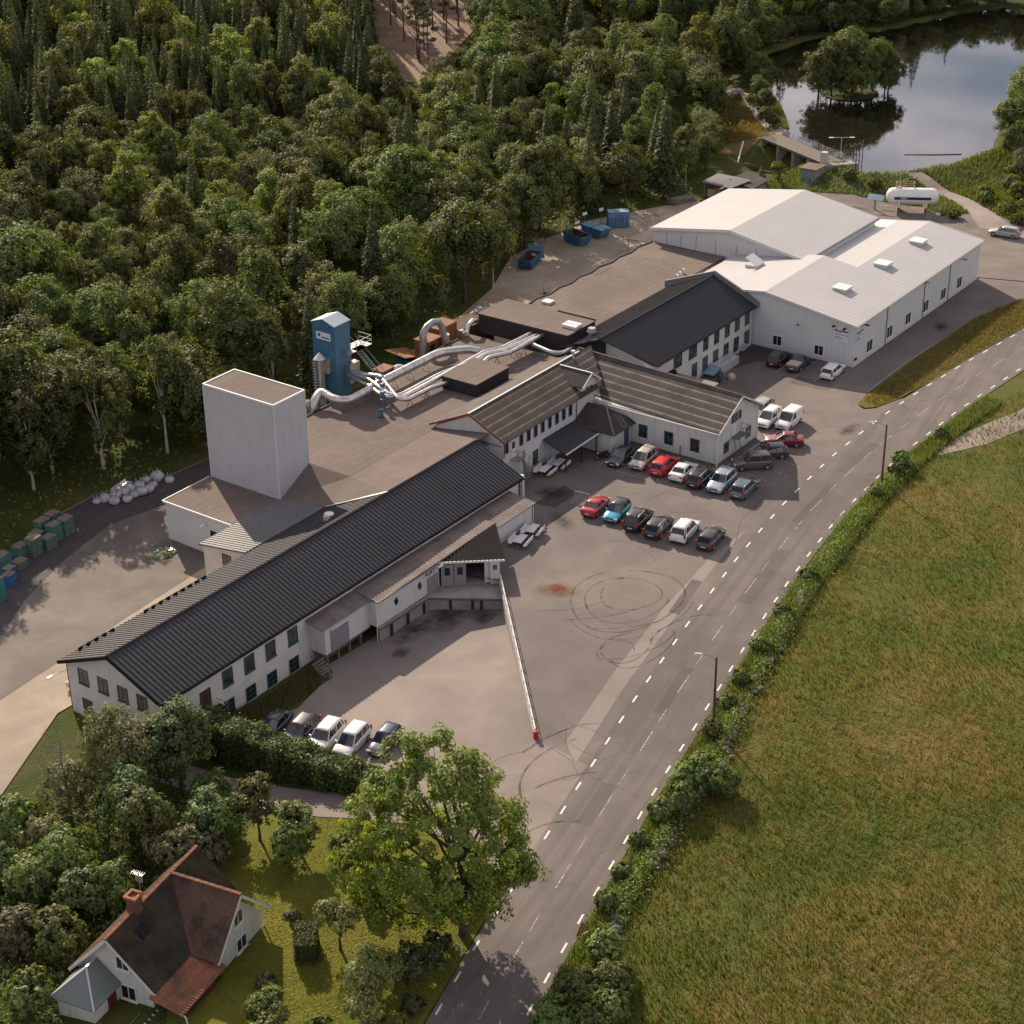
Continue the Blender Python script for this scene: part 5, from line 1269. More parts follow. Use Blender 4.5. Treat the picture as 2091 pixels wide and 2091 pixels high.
car('estate', P['black'], 'black estate with pale roof rails, tail out, beside the white saloon', G2, 155.7, 87.5, B2, rails=1)
car('suv', P['iceblue'], 'ice-blue crossover facing out near the wing corner', G2, 155.9, 85.0, B2+math.pi, rails=1)
car('estate', P['slate'], 'slate-blue estate, tail out, last of the row by the wing corner', G2, 156.1, 82.3, B2, rails=1)
car('suv', P['brown'], 'brown-grey crossover parked nose to the gable, seen from the side', G3, 162.1, 84.6, R(133))
car('hatch', P['graphite'], 'graphite hatchback nose to the gable beside the brown-grey crossover', G3, 165.6, 84.3, R(130))
car('sedan', P['maroon'], 'maroon saloon seen from the side by the round planter', G3, 169.4, 84.6, R(118))
car('van', P['white'], 'white panel van without side windows, behind the brown-roofed wing', G3, 174.4, 86.6, R(182), cat='van')
car('mpv', P['white'], 'white people carrier beside the white van', G3, 173.6, 88.8, R(184))
car('estate', P['silver'], 'silver estate half hidden behind the wing gable', G3, 175.3, 91.0, R(184), rails=1)
car('estate', P['black'], 'black estate backed against the white hall beside the dark pickup', G4, 190.7, 96.7, R(5), rails=2)
car('pickup', P['blue'], 'dark blue pickup with a pale plywood bed cover in front of the white hall', G4, 190.7, 93.9, R(5), cat='pickup')
car('estate', P['white'], 'white estate at the corner of the white hall under its sign', G4, 190.8, 89.2, R(4))
car('estate', P['silver'], 'silver estate alone on the gravel at the far end of the white hall', None, 253.3, 92.2, R(95), rails=1)
yz = lambda x, y: float(yard(np.array([x]), np.array([y]))[0])
for (k, p, lab, x, y) in (('sedan','black','black saloon nearest the workshop wall, nose to the hedge',94.9,95.2),('suv','purple','plum-black crossover with roof rails, nose to the hedge',95.4,92.5),
        ('suv','white','white crossover, taller of two white cars nose to the hedge',95.8,89.9),('mpv','white','white compact car with roof bars beside the navy car, nose to the hedge',96.3,87.3),('hatch','navyblue','dark navy-blue car half hidden by the big roadside tree',97.6,84.6)):
    cz = yz(x, y); o = car(k, P[p], lab, G5, x, y, R(12)+math.pi, cz, rails=2 if k == 'suv' else False)
    sl = (yz(x, y+.8)-yz(x, y-.8))/1.6; o.rotation_euler = (R(0), 0, R(12)+math.pi); o.location.z = cz+.02
car('hatch', P['silver'], 'pale car just visible past the left gable corner of the workshop', None, 90.3, 113.75, R(100), -1.98)
# tree places: x y height
SPRUCE="122.0 167.2 20.4;170.7 145.7 17.6;152.4 140.7 14.7;174.0 162.2 15.3;241.6 144.7 17.2;212.1 174.6 16.7;145.4 197.2 14.9;181.8 189.2 15.6;219.4 178.7 16.5;243.2 155.7 16.5;191.6 245.7 17.4;185.8 175.4 14.1;252.0 165.6 16.6;187.8 245.7 16.9;278.3 167.6 17.7;195.4 246.4 17.0;196.8 239.5 16.4;248.2 182.7 16.2;193.0 241.4 16.2;210.8 231.2 16.4;194.5 251.0 16.6;213.9 248.4 17.0;229.2 235.0 16.9;247.9 213.2 16.8;252.9 231.5 17.5;245.5 210.2 16.5;255.4 222.8 17.2;206.8 264.8 17.1;204.0 258.1 16.7;238.5 156.4 14.5;219.1 235.9 16.3;218.1 173.3 14.1;210.3 248.1 16.4;207.7 177.5 13.8;200.7 240.4 15.8;211.3 235.2 15.9;244.8 307.4 19.7;246.2 229.2 16.8;243.1 182.5 15.1;219.6 250.8 16.6;199.8 244.6 15.7;223.2 269.1 17.3;216.9 245.7 16.2;234.6 237.6 16.5;214.8 230.8 15.5;229.6 223.8 15.8;306.5 261.0 19.7;248.1 302.8 19.1;260.6 224.0 16.7;306.3 205.1 17.9;225.2 225.5 15.4;203.4 243.5 15.4;236.8 182.1 14.4;253.5 245.2 17.0;228.9 150.8 13.2;228.9 259.4 16.7;215.2 265.8 16.5;205.7 268.6 16.3;307.0 216.4 18.1;254.8 237.0 16.7;209.5 273.0 16.5;265.6 231.2 16.8;220.4 280.4 17.0;250.9 240.4 16.6;219.1 224.1 14.9;234.9 277.5 17.3;223.0 284.0 17.1;344.8 195.5 18.8;214.7 236.9 15.1;260.0 237.1 16.6;311.5 232.7 18.4;245.7 260.6 16.9;309.2 265.5 19.2;205.2 240.2 14.9;207.4 236.3 14.7;325.2 195.7 17.8;210.8 261.2 15.7;236.0 262.6 16.5;251.0 276.4 17.4;230.0 284.8 17.0;223.9 289.1 17.0;258.5 261.7 17.1;198.5 249.4 14.8;245.7 250.0 16.3;253.8 256.9 16.8;236.6 228.3 15.2;275.8 174.1 15.1;238.1 161.1 13.3;339.9 243.4 19.3;260.1 231.3 16.1;207.1 250.1 15.0;235.9 223.0 15.0;393.4 169.7 19.7;255.3 187.7 14.6;273.2 240.8 16.8;361.4 175.6 18.5;240.8 166.8 13.5;249.7 216.6 15.2;230.2 238.5 15.1;273.2 264.8 17.4;242.8 222.1 15.0;248.5 150.3 13.2;255.6 161.2 13.8;203.9 230.5 14.0;354.6 183.5 18.1;229.8 276.0 16.3;238.2 290.5 17.1;290.9 186.2 15.7;228.5 272.6 16.1;221.1 273.9 15.9;271.4 234.1 16.2;208.7 240.5 14.4;321.2 193.3 16.9;271.3 251.3 16.7;216.8 282.4 16.0;321.9 180.3 16.6;279.6 246.3 16.8;204.4 262.1 14.9;335.8 181.2 17.1;285.0 262.1 17.3;267.9 253.4 16.5;207.2 229.0 13.8;253.2 219.2 14.9;372.0 202.0 18.8;365.1 178.8 18.1;230.2 268.7 15.7;292.6 251.5 17.1;224.8 252.7 15.0;287.3 244.7 16.8;285.8 252.1 16.9;191.6 234.3 13.4;327.0 190.0 16.8;280.0 270.2 17.2;263.2 267.9 16.6;258.3 257.8 16.1;266.2 245.1 16.0;282.6 255.8 16.8;252.0 251.9 15.7;376.3 172.9 18.2;335.6 247.5 18.3;383.0 177.9 18.6;213.8 278.4 15.4;240.3 267.6 15.8;290.2 213.8 15.8;234.0 289.1 16.3;276.0 262.7 16.7;195.9 254.3 14.1;243.7 247.0 15.2;236.8 246.4 15.0;218.1 262.7 14.9;247.2 270.2 16.0;279.9 266.6 16.9;240.2 263.7 15.5;195.9 258.4 14.1;202.2 265.0 14.4;278.1 236.0 15.8;238.8 300.7 16.6;237.4 257.5 15.1;217.8 276.5 15.2;322.2 228.1 17.0;230.6 290.1 15.9;333.4 188.8 16.5;245.4 274.5 15.8;245.9 289.4 16.3;272.2 261.2 16.2;214.8 271.2 14.8;234.1 256.5 14.8;212.7 256.4 14.2;267.2 264.0 16.0;241.9 294.7 16.2;337.1 208.4 16.9;333.4 214.3 16.8;254.0 226.9 14.5;227.3 288.4 15.6;290.8 248.2 16.1;235.8 304.4 16.2;238.1 294.9 16.0;217.6 257.2 14.2;250.2 257.4 15.1;241.5 284.1 15.7;200.5 257.3 13.6;314.7 217.2 16.0;258.0 266.3 15.4;212.0 251.4 13.6;233.4 301.9 15.8;224.3 235.9 13.4;274.2 237.4 14.9;228.0 229.0 13.2;262.5 275.0 15.6;259.4 185.3 13.1;184.4 241.9 12.4;296.5 252.3 15.8;233.6 265.7 14.3;254.9 263.3 14.9;269.6 257.1 15.1;222.4 229.5 12.9;257.7 270.4 15.1;326.1 178.2 15.0;257.4 233.6 14.0;361.9 189.5 16.5;235.7 268.7 14.4;385.4 173.0 16.9;254.5 249.2 14.3;267.5 282.5 15.5;259.3 241.8 14.1;246.0 233.9 13.5;268.3 260.6 14.8;237.4 285.0 14.7;228.1 249.9 13.4;229.0 242.8 13.2;244.8 285.7 14.8;283.4 242.1 14.7;227.9 280.6 14.2;313.7 264.6 16.1;292.5 257.8 15.3;317.9 221.5 15.2;218.4 229.9 12.4;373.0 196.5 16.5;253.4 269.3 14.5;240.6 234.9 13.1;245.1 239.6 13.4;296.4 255.9 15.3;271.5 247.7 14.3;265.7 278.0 15.0;245.8 219.5 12.8;249.5 230.4 13.2;189.1 241.0 11.8;274.7 257.9 14.6;220.0 243.8 12.7;209.1 253.9 12.6;264.6 224.9 13.3;198.9 261.2 12.5;226.7 238.8 12.5;223.4 278.0 13.5;270.0 239.3 13.7;305.3 222.8 14.3;232.1 298.5 14.3;241.8 288.3 14.2;234.4 217.0 12.1;252.2 291.1 14.5;224.6 258.2 12.9;240.3 275.6 13.7;237.7 271.8 13.6;244.2 299.7 14.5;259.7 251.0 13.5;250.2 261.0 13.5;233.4 225.8 12.1;274.3 268.8 14.3;220.6 260.2 12.7;252.5 273.2 13.8;219.4 267.8 12.8;251.6 235.1 12.7;244.0 278.2 13.6;407.6 183.1 16.4;286.7 290.3 15.0;224.1 241.6 12.1;373.5 187.8 15.3;259.9 285.5 14.1;247.6 282.5 13.7;191.0 249.9 11.5;248.3 293.4 14.0;258.8 247.5 13.1;216.1 240.4 11.8;389.7 199.8 15.9;405.4 167.0 15.9;243.8 226.2 12.0;243.8 269.0 13.0;277.1 243.3 13.2;248.7 298.3 13.9;245.7 295.9 13.8;234.3 293.0 13.4;247.2 265.5 13.0;273.0 273.6 13.8;326.8 251.7 14.7;235.8 298.8 13.5;216.4 253.3 11.8;202.3 250.1 11.4;281.6 249.7 13.3;237.1 241.9 12.0;244.3 216.3 11.5;269.0 273.2 13.5;242.5 302.8 13.6;242.6 231.2 11.8;257.3 289.4 13.6;199.6 253.8 11.3;269.1 228.2 12.4;238.9 279.4 12.8;246.8 243.2 12.1;278.6 239.8 12.7;269.6 243.8 12.6;229.4 254.2 11.8;242.7 242.2 11.9;224.2 264.3 12.0;214.7 260.3 11.7;220.0 240.0 11.2"
SPRUCE_FAR="255.7 242.2 12.2;240.4 227.2 11.4;237.2 253.5 11.9;203.2 253.9 11.1;232.0 261.4 11.9;262.8 242.9 12.1;281.5 261.2 13.0;233.2 282.6 12.4;384.6 182.5 14.3;263.1 261.0 12.4;271.8 278.2 13.0;401.6 181.4 14.7;248.9 224.7 11.2;256.2 275.3 12.5;232.3 248.6 11.3;285.1 266.0 12.9;227.8 293.3 12.2;233.6 252.3 11.3;285.8 248.1 12.5;249.4 247.3 11.5;276.7 272.7 12.6;225.3 274.5 11.5;251.8 265.4 11.8;268.0 248.4 11.7;254.9 281.9 12.2;265.7 271.8 11.9;247.4 253.5 11.0;247.4 278.9 11.5;289.0 254.1 11.9;270.7 268.0 11.5;274.6 246.1 11.1;259.2 277.8 11.4;250.9 286.9 11.4;251.2 280.2 11.2;258.9 281.3 11.3;262.6 282.3 11.3;285.7 258.1 11.1"
BROAD="293.4 179.6 16.4;158.9 195.5 8.7;272.7 167.9 16.5;326.9 214.2 11.2;193.3 222.7 16.1;149.7 157.1 13.1;206.8 210.9 11.4;266.1 287.3 12.4;183.5 236.4 12.4;367.7 172.9 13.5;261.7 172.2 13.2;169.0 194.5 8.0;164.8 203.1 8.9;300.4 182.9 14.4;265.7 305.9 8.9;167.7 140.8 11.8;297.3 280.2 14.7;218.3 202.7 9.9;253.0 147.1 7.5;313.5 175.5 15.6;400.5 174.2 15.5;202.0 148.5 12.0;174.3 177.3 13.6;190.8 212.0 12.2;176.8 169.8 10.8;291.6 263.2 15.1;332.0 238.4 12.8;395.3 178.6 13.1;139.6 174.8 13.7;169.4 218.7 11.5;378.3 180.7 14.6;176.3 146.4 14.4;210.6 199.1 13.1;273.4 158.3 7.5;141.2 144.3 8.5;231.6 202.4 13.5;240.9 150.1 8.8;198.2 155.9 13.1;367.3 197.7 11.7;350.4 195.6 10.9;185.6 142.4 16.9;257.1 315.5 11.7;205.3 156.4 14.8;291.2 275.5 11.3;321.6 186.1 9.7;130.3 161.0 13.5;203.1 198.4 8.1;147.1 186.1 16.9;132.0 167.5 13.3;319.5 214.2 12.9;189.5 188.6 8.8;245.7 163.6 9.9;264.8 197.2 13.1;216.4 151.3 16.4;204.7 182.0 13.9;290.8 193.7 13.1;274.9 296.6 15.0;258.1 151.9 7.5;172.1 207.2 9.9;327.1 221.7 14.6;258.1 296.3 10.4;276.3 285.1 10.7;326.7 201.8 14.4;321.1 237.8 9.1;385.1 195.1 16.0;168.5 156.7 12.6;134.8 148.1 12.2;256.9 196.6 12.3;381.9 204.0 15.8;272.9 194.7 16.2;200.5 163.8 16.7;212.5 189.4 15.7;146.5 148.7 16.2;284.1 170.0 14.4;284.2 272.9 9.4;251.6 173.8 9.6;259.6 218.7 11.8;283.4 185.4 12.7;150.7 200.3 10.4;216.8 163.8 13.1;347.6 190.0 10.6;240.6 177.0 11.3;175.5 156.8 17.0;290.2 285.3 16.9;306.5 176.2 12.4;120.4 156.3 17.3;221.9 184.1 10.9;165.8 186.1 9.3;284.2 202.1 14.9;374.1 207.5 11.3;223.4 197.2 16.2;352.7 206.7 9.0;312.2 222.2 12.1;303.2 267.8 11.7;138.4 185.2 9.2;194.9 171.7 8.3;234.0 147.2 11.4;187.7 204.6 10.0;143.0 168.2 13.0;230.8 177.1 16.4;186.8 230.1 13.1;383.7 167.7 10.6;361.6 224.5 12.4;196.8 229.4 13.0;254.3 212.6 12.4;411.5 175.1 14.6;262.5 190.1 14.4;223.5 171.1 13.8;268.8 189.6 14.8;370.8 181.1 12.1;399.7 188.7 15.8;132.6 180.7 13.8;395.4 164.2 12.0;286.2 209.5 14.1;393.8 195.2 16.5;169.0 225.3 8.1;216.7 196.5 10.1;341.3 201.7 15.0;367.6 207.4 10.7;201.5 224.6 10.3;196.4 205.5 9.5;296.0 211.3 18.7;291.6 203.2 14.0;243.7 188.7 15.1;240.2 199.5 9.8;366.2 219.1 10.1;163.3 174.7 12.3;204.2 190.6 9.7;360.6 200.7 13.7;270.0 183.1 14.0;203.3 173.0 14.0;345.3 182.0 9.8;314.6 189.8 9.9;345.8 209.5 8.9;252.4 156.7 9.8;265.5 157.8 7.5;331.9 194.8 16.9;220.6 158.6 12.8;355.5 227.5 16.4;237.0 171.7 13.2;343.8 239.1 13.6;360.2 183.5 14.5;280.8 160.4 13.4;272.2 201.2 14.9;117.2 162.8 14.9;228.7 163.9 8.8;266.4 166.4 13.9;269.3 161.0 7.5;328.0 232.9 14.7;229.8 195.4 8.9;208.7 148.6 13.4;321.4 255.7 10.6;302.1 190.7 11.9;198.2 186.1 13.6;164.3 161.8 13.9;162.6 215.1 16.0;202.8 206.0 14.9;258.0 146.5 7.5;223.4 149.2 12.4;264.8 150.3 7.5;267.8 175.1 16.7;121.8 161.1 15.5;298.4 271.9 10.2;181.4 150.3 8.3;182.0 157.8 15.9;134.1 141.9 13.7;307.7 228.2 12.0;244.0 314.5 11.7;299.8 220.9 17.0;144.3 179.1 10.8;143.1 191.4 11.5;146.7 163.0 12.2;173.3 199.2 8.4;230.8 170.2 10.0;260.2 309.3 14.6;264.0 299.3 14.7"
BIRCH="276.4 184.3 13.6;251.0 310.1 16.6;284.7 194.3 12.3;216.9 209.3 8.8;155.6 144.4 11.6;237.2 212.1 13.6;387.8 177.4 15.2;251.0 317.2 11.1;130.6 152.0 13.9;277.0 179.0 9.0;148.8 171.7 10.7;368.1 190.4 14.7;318.8 200.7 17.1;305.8 184.6 14.8;215.2 215.2 8.5;410.3 169.6 13.3;274.0 290.7 8.8;169.2 175.1 11.3;152.3 166.8 13.3;195.5 199.6 14.9;259.6 303.8 10.2;210.9 226.8 9.0;248.1 144.5 11.8;140.5 160.7 16.6;161.2 157.0 10.1;258.3 157.1 14.3;381.5 187.1 14.3;127.7 172.0 14.9;115.0 157.1 16.2;115.4 150.1 14.1;119.6 151.7 15.7;198.6 211.8 12.4;225.8 189.8 13.3;213.6 182.4 13.5;329.5 185.5 10.8;278.9 205.3 15.9;175.8 216.1 15.9;252.5 296.0 12.4;339.5 213.7 13.1;155.2 176.8 10.8;224.7 215.3 9.8;107.9 151.1 15.2;209.5 221.9 16.7;269.6 299.0 10.6;155.3 151.9 16.4;186.7 196.9 9.6;130.5 144.3 16.9;123.6 147.6 16.2;234.4 186.5 8.5;294.0 218.6 12.5;136.8 155.3 13.8;176.4 139.6 8.1;133.6 175.2 16.3;124.8 155.9 13.9;318.8 261.2 9.2;230.4 211.6 17.0;170.7 167.7 14.4;306.5 194.7 11.4;157.9 168.7 14.3;181.6 221.0 10.5;225.3 220.3 16.3;156.0 181.7 13.9;249.6 197.5 13.7;158.1 160.8 15.6;295.5 188.8 12.2;281.9 290.2 13.7;150.7 194.0 13.9;240.9 205.2 9.0;185.6 217.1 15.3;195.6 146.7 8.7;174.3 184.4 10.5;318.3 232.1 17.1;227.5 156.0 13.0;211.8 205.5 13.7;167.4 149.4 8.9;163.4 168.5 8.7;401.0 165.1 9.5;209.9 215.8 15.1;104.1 147.4 15.6;194.0 165.2 12.3;166.7 209.2 13.8;284.9 164.4 9.4;299.4 177.2 10.7;296.0 199.6 10.4;245.3 172.4 10.7;174.9 222.5 9.0;159.6 141.2 13.5;314.6 227.7 17.3;405.4 177.3 18.0;301.0 255.0 15.6;209.4 169.6 11.3;163.9 191.9 8.9;198.5 179.7 16.8;135.8 163.2 8.5;220.6 189.8 15.6;180.9 216.0 13.8;147.1 142.5 13.0;192.3 142.5 12.7;111.5 154.2 17.5;394.8 185.0 14.3;126.0 151.4 15.1;319.5 176.0 8.9;283.0 176.6 17.2;245.8 203.3 13.1;256.2 170.1 15.6;177.9 237.0 12.3;150.1 178.9 13.0"
WILLOW="293.6 169.2 11.3;188.3 155.3 9.6;250.1 190.9 10.4;255.1 181.4 8.9;375.1 167.8 8.9;376.9 192.6 12.2;186.8 223.9 7.2;287.5 181.0 8.1;331.2 244.2 10.4;161.1 208.7 12.9;419.3 171.0 9.8;233.3 154.9 10.4;260.4 165.7 11.1;176.3 189.2 12.5;211.2 158.1 8.4;235.6 194.6 7.1;314.4 182.0 8.9;358.8 193.8 8.7;189.2 162.3 8.1;193.7 177.4 13.4;161.0 182.8 8.7;190.2 150.1 9.6;188.7 171.2 10.6;352.6 200.9 8.8;315.5 209.2 7.8;225.8 208.8 8.0;163.1 146.7 12.3;197.9 192.8 10.9;179.6 193.7 9.8;180.7 178.1 9.2;348.7 235.8 14.4;279.9 190.0 9.1;288.7 268.5 11.4;142.0 154.1 8.6;336.0 219.6 8.9;282.4 280.6 8.1;304.7 274.2 14.8;339.7 186.4 8.7;227.1 181.7 10.6;269.3 153.5 7.5;271.4 212.2 7.7;225.8 202.5 7.2;254.1 305.7 9.8;278.8 214.6 7.5;219.5 218.0 8.9;263.7 204.2 9.2;284.3 285.5 9.4;177.9 208.2 10.5;389.6 165.1 9.9;331.2 249.6 9.2"
LIGHT="238.6 217.5 15.4;200.9 235.6 14.7;248.4 237.4 15.6;265.7 240.4 17.1;277.0 278.4 13.3;388.9 185.8 16.6;242.2 257.9 17.9;220.4 286.8 16.7;275.2 251.4 14.9;312.4 198.2 10.0;183.8 210.0 13.9;263.7 252.7 16.5;297.4 204.7 8.9;332.4 203.8 17.2;352.3 178.9 13.4;179.8 201.5 15.0;200.3 217.1 13.7;223.4 246.6 15.1;233.4 243.0 14.6;263.2 180.8 10.8;188.6 179.7 13.4;339.5 194.8 17.3;211.7 268.1 18.0;157.5 189.5 11.9;213.0 242.7 15.9;266.2 293.9 11.9;232.4 271.7 17.6;208.4 163.5 13.8;241.4 251.1 15.0;175.8 229.0 11.8;155.0 205.1 8.1;299.0 172.0 17.5;371.6 215.1 12.4;258.0 228.0 17.7;234.6 231.6 17.5;251.8 203.9 8.2;182.1 164.3 16.2;235.7 207.1 13.3;231.4 220.3 15.0;228.8 264.1 15.4;221.2 255.4 16.5;299.3 260.7 14.6;321.7 207.2 16.9;262.5 257.1 14.1;239.3 305.9 14.0;288.5 175.5 12.6;278.9 197.4 11.9;356.2 189.0 17.1;379.9 198.1 15.7;169.1 181.0 15.6;264.9 235.3 15.6;183.5 169.6 16.3;258.5 202.4 10.3;238.8 238.3 16.4;301.9 213.5 17.6;301.9 197.6 10.3;182.5 184.2 13.2;207.1 245.7 17.5;193.0 195.0 12.4"
PINE="313.4 240.7 15.8;335.6 230.5 14.9;296.8 245.5 15.5;313.4 254.2 13.7;291.0 237.4 15.6;361.3 211.0 16.3;307.0 235.5 14.8;334.1 224.7 13.6;284.3 228.6 16.8;351.0 221.1 13.8;357.2 216.5 16.4;303.3 250.1 14.2;348.7 228.6 15.5;312.6 247.2 15.0"
BUSH_LEFT = ((74.8,90.7,8.2,3.2,'dark leafy tree in the middle of the thicket behind the cottage','lf_broad'),(79.1,86.8,6.8,2.9,'dark rounded tree left of the light-green pair by the drive','lf_hedge'),(74.8,87.0,5.4,2.6,'olive tree just behind the cottage ridge','lf_dry'),
 (69.9,93.4,6.2,2.8,'leafy tree under the half-bare one at the yard corner','lf_shrub'),(71.1,101.0,5,2.4,'low bush at the sandy yard edge, far left','lf_shrub'),(67.1,93.8,5.5,2.6,'green tree left of the olive thicket at the picture edge','lf_shrub'),
 (67.5,89.1,5,2.5,'bush in the thicket left of the cottage, upper','lf_hedge'),(63.3,87.2,4.5,2.4,'bush at the left picture edge beside the cottage','lf_shrub'),(61.8,90.2,4.5,2.4,'bush in the left picture corner of the thicket','lf_dry'),
 (57.8,84.0,4,2.0,'bush below the green-roofed porch at the picture edge','lf_shrub'),(69.9,88.6,4.8,2.3,'dark tree close behind the cottage chimney','lf_broad'),
 (76.8,85.1,4.2,1.5,'pale green shrub just beyond the cottage ridge end','lf_willow'),(77.2,94.6,7.4,3.0,'dark tree filling the gap under the brownish tree','lf_hedge'),(71.5,97.3,5.6,2.6,'bush below the half-bare tree','lf_dry'),(65.5,97.5,5.0,2.6,'bush at the left edge above the thicket','lf_hedge'),
 (87.3,97.3,4.8,2.0,'dark bush between the tall dark tree and the hedge end','lf_hedge'),(82.2,90.2,5.0,2.3,'dark bush at the near side of the tall dark tree','lf_broad'))
BUSH_GARDEN = ((66.2,69.4,2.6,1.9,'lf_shrub','dark rounded shrub in front of the cottage porch steps'),(82.6,75.9,3.2,2.0,'lf_shrub','leafy shrub at the left foot of the big roadside tree crown'),(75.6,63.6,3.2,2.0,'lf_hedge','dark shrub at the roadside below the big tree'),
 (84.6,66.3,2.6,1.3,'lf_shrub','bush behind the big tree trunk at the road edge'),(78.2,63.9,2.2,1.2,'lf_hedge','small dark bush between tree trunk and wide apple tree'),(79.5,71.5,1.6,1.1,'lf_shrub','low bush in the shade on the lawn'),
 (68.9,72.0,.9,.8,'lf_dry','low brownish bush in the flower bed by the cottage'),(64.5,68.0,2.2,1.6,'lf_shrub','shrub at the lower picture edge left of the lawn'),(70.3,61.5,1.5,1.2,'lf_light','yellow-green bush at the lower picture edge near the road'),(67.3,65.5,1.4,1.2,'lf_shrub','low shrub at the lower picture edge on the lawn'),(72.8,61.9,1.3,.9,'lf_hedge','small bush on the road bank at the lower edge'))
BUSH_ROAD = ((107.1,58.9,3.2,1.9,'large verge bush at the stone wall gap, far side of the big clump'),(105.2,59.6,2.8,1.7,'large verge bush nearest the road in the big clump'),(107.0,57.2,2.9,1.7,'large verge bush on the meadow side of the big clump'),(103.2,58.6,2.5,1.6,'verge bush in the middle of the big clump'),(101.2,59.3,2.0,1.2,'verge bush at the near end of the big clump'),
 (84.2,53.2,3.2,1.7,'bush just behind the yellow warning sign'),(79.8,52.9,3.3,1.9,'dark bush at the road edge near the lower picture edge'),(82.0,51.3,3.0,1.9,'pale bush on the meadow side near the warning sign'),(76.6,52.6,3.0,1.9,'bush at the lower picture edge beside the road'),(77.6,50.6,3.0,1.9,'bush at the lower picture edge on the meadow side'),(79.6,50.2,2.7,1.7,'bush between the two lowest ones and the pale one'),
 (171.4,71.2,2.0,1.3,'verge bush beyond the far street lamp'),(168.9,70.6,1.5,1.1,'low verge bush right at the far street lamp'),(97.5,58.9,1.3,.9,'single low bush between road and stones'),(93.2,57.9,1.3,.9,'low bush at the road edge between two stone heaps'),(89.6,56.9,1.5,1.0,'bush at the road edge just past the warning sign'),
 (113.6,61.9,1.6,1.0,'bush at the foot of the nearer street lamp'),(118.2,63.0,1.4,1.0,'bush on the stone wall just past the nearer lamp'),(122.5,64.0,1.4,1.0,'dark bush on the overgrown stone wall'),(128.4,65.2,1.3,1.1,'dark low bush where the stone wall vanishes'),(135.0,66.4,1.3,1.1,'low bush midway between the two lamps'),(143,67.8,1.1,1.0,'low bush on the verge short of the far lamp'),
 (163.5,70.2,1.3,1.0,'low bush just short of the far street lamp'),(181.2,70.6,1.1,1.0,'low bush at the mouth of the field track'))
BUSH_BANK = ((282.0,102.4,3.6,1.9,'bush under the right-bank trees'),(269.6,102.2,2.0,1.5,'bush right of the gravel path, nearest the lake'),(263.6,95.8,2.2,1.7,'bush beyond the silver estate'),(271.4,97.4,3.2,1.9,'tall bush at the right picture edge'),(266.8,101.0,1.8,1.3,'low bush at the path bend'),(275.5,100.0,2.6,1.8,'bush between path and right-bank trees'),(259.4,92.9,1.6,1.4,'bush beside the parked silver estate'),(257.2,101.9,1.3,1.1,'low bush inside the path bend'),(267.0,93.5,2.4,1.8,'bush at the picture edge above the silver estate'),
 (262.8,118.0,1.5,1.3,'bush on the bank behind the gas tank'),(263.5,122.6,1.6,1.3,'bush between pump house and tank'),(266.5,113.5,1.2,1.1,'low bush on the bank above the tank'),(284.5,148.3,1.8,1.4,'bush on the lake edge at the dam end'),(290.0,153.2,1.6,1.3,'bush at the lake edge along the dam path'),(297.5,159.5,1.6,1.3,'bush farther along the dam path'))
# ------------------------------------------------------------------ yard objects
def picnic(x, y, rz, label):
    t = thing('picnic_table', label, 'picnic table', (x, y, 0), rz, 'picnic tables by the walls')
    for s, nm in ((0,'table_top'),(-1,'bench'),(1,'bench')):
        mb = MB()
        for i in range(-3 if s == 0 else -1, 4 if s == 0 else 2):
            w = .125; mb.box(-.95,.95,s*.82+i*w-.055,s*.82+i*w+.055,(.70 if s == 0 else .42),(.74 if s == 0 else .46))
        if s: mb.box(-.95,.95,s*1.0-.02,s*1.0+.02,.46,.86)
        mb.build(nm, M['white_paint'], t, False)
    mb = MB()
    for px in (-.7,.7):
        mb.bar((px,-.95,.38),(px,.95,.38),.06,.08); mb.bar((px,-.45,0),(px,-.1,.7),.07); mb.bar((px,.45,0),(px,.1,.7),.07)
        for s in (-1,1): mb.bar((px,s*.85,0),(px,s*.85,.42),.06)
    mb.build('frame', M['plastic'], t, False)
picnic(132.6,95.3,R(12),'white picnic table nearest the grey gate, by the loading shed wall')
picnic(135.2,95.6,R(14),'white picnic table at the outer corner of the loading shed')
picnic(147.6,102.6,R(6),'white picnic table in the shade under the spiral stair')
picnic(149.8,102.3,R(6),'white picnic table in the shade at the edge of the bicycle shelter')
g = thing('hockey_goal', 'thin-framed ball goal with netting standing on the asphalt left of the red coupe', 'goal', (144.2,95.4,0), R(-85))
mb = MB()
for a, c in (((-.9,0,0),(-.9,0,1.15)),((.9,0,0),(.9,0,1.15)),((-.9,0,1.15),(.9,0,1.15)),((-.9,-.9,0),(.9,-.9,0)),((-.9,0,0),(-.9,-.9,0)),((.9,0,0),(.9,-.9,0)),((-.9,0,1.15),(-.9,-.9,0)),((.9,0,1.15),(.9,-.9,0))): mb.bar(a, c, .045)
mb.build('frame', M['steel'], g, False)
mb = MB()
for i in range(13):
    k = -.9+i*.15; mb.bar((k,0,1.15),(k,-.9,0),.012)
for i in range(1,9): mb.bar((-.9,-.9*i/9,1.15*(1-i/9)),(.9,-.9*i/9,1.15*(1-i/9)),.012)
mb.build('net', M['steel'], g, False)
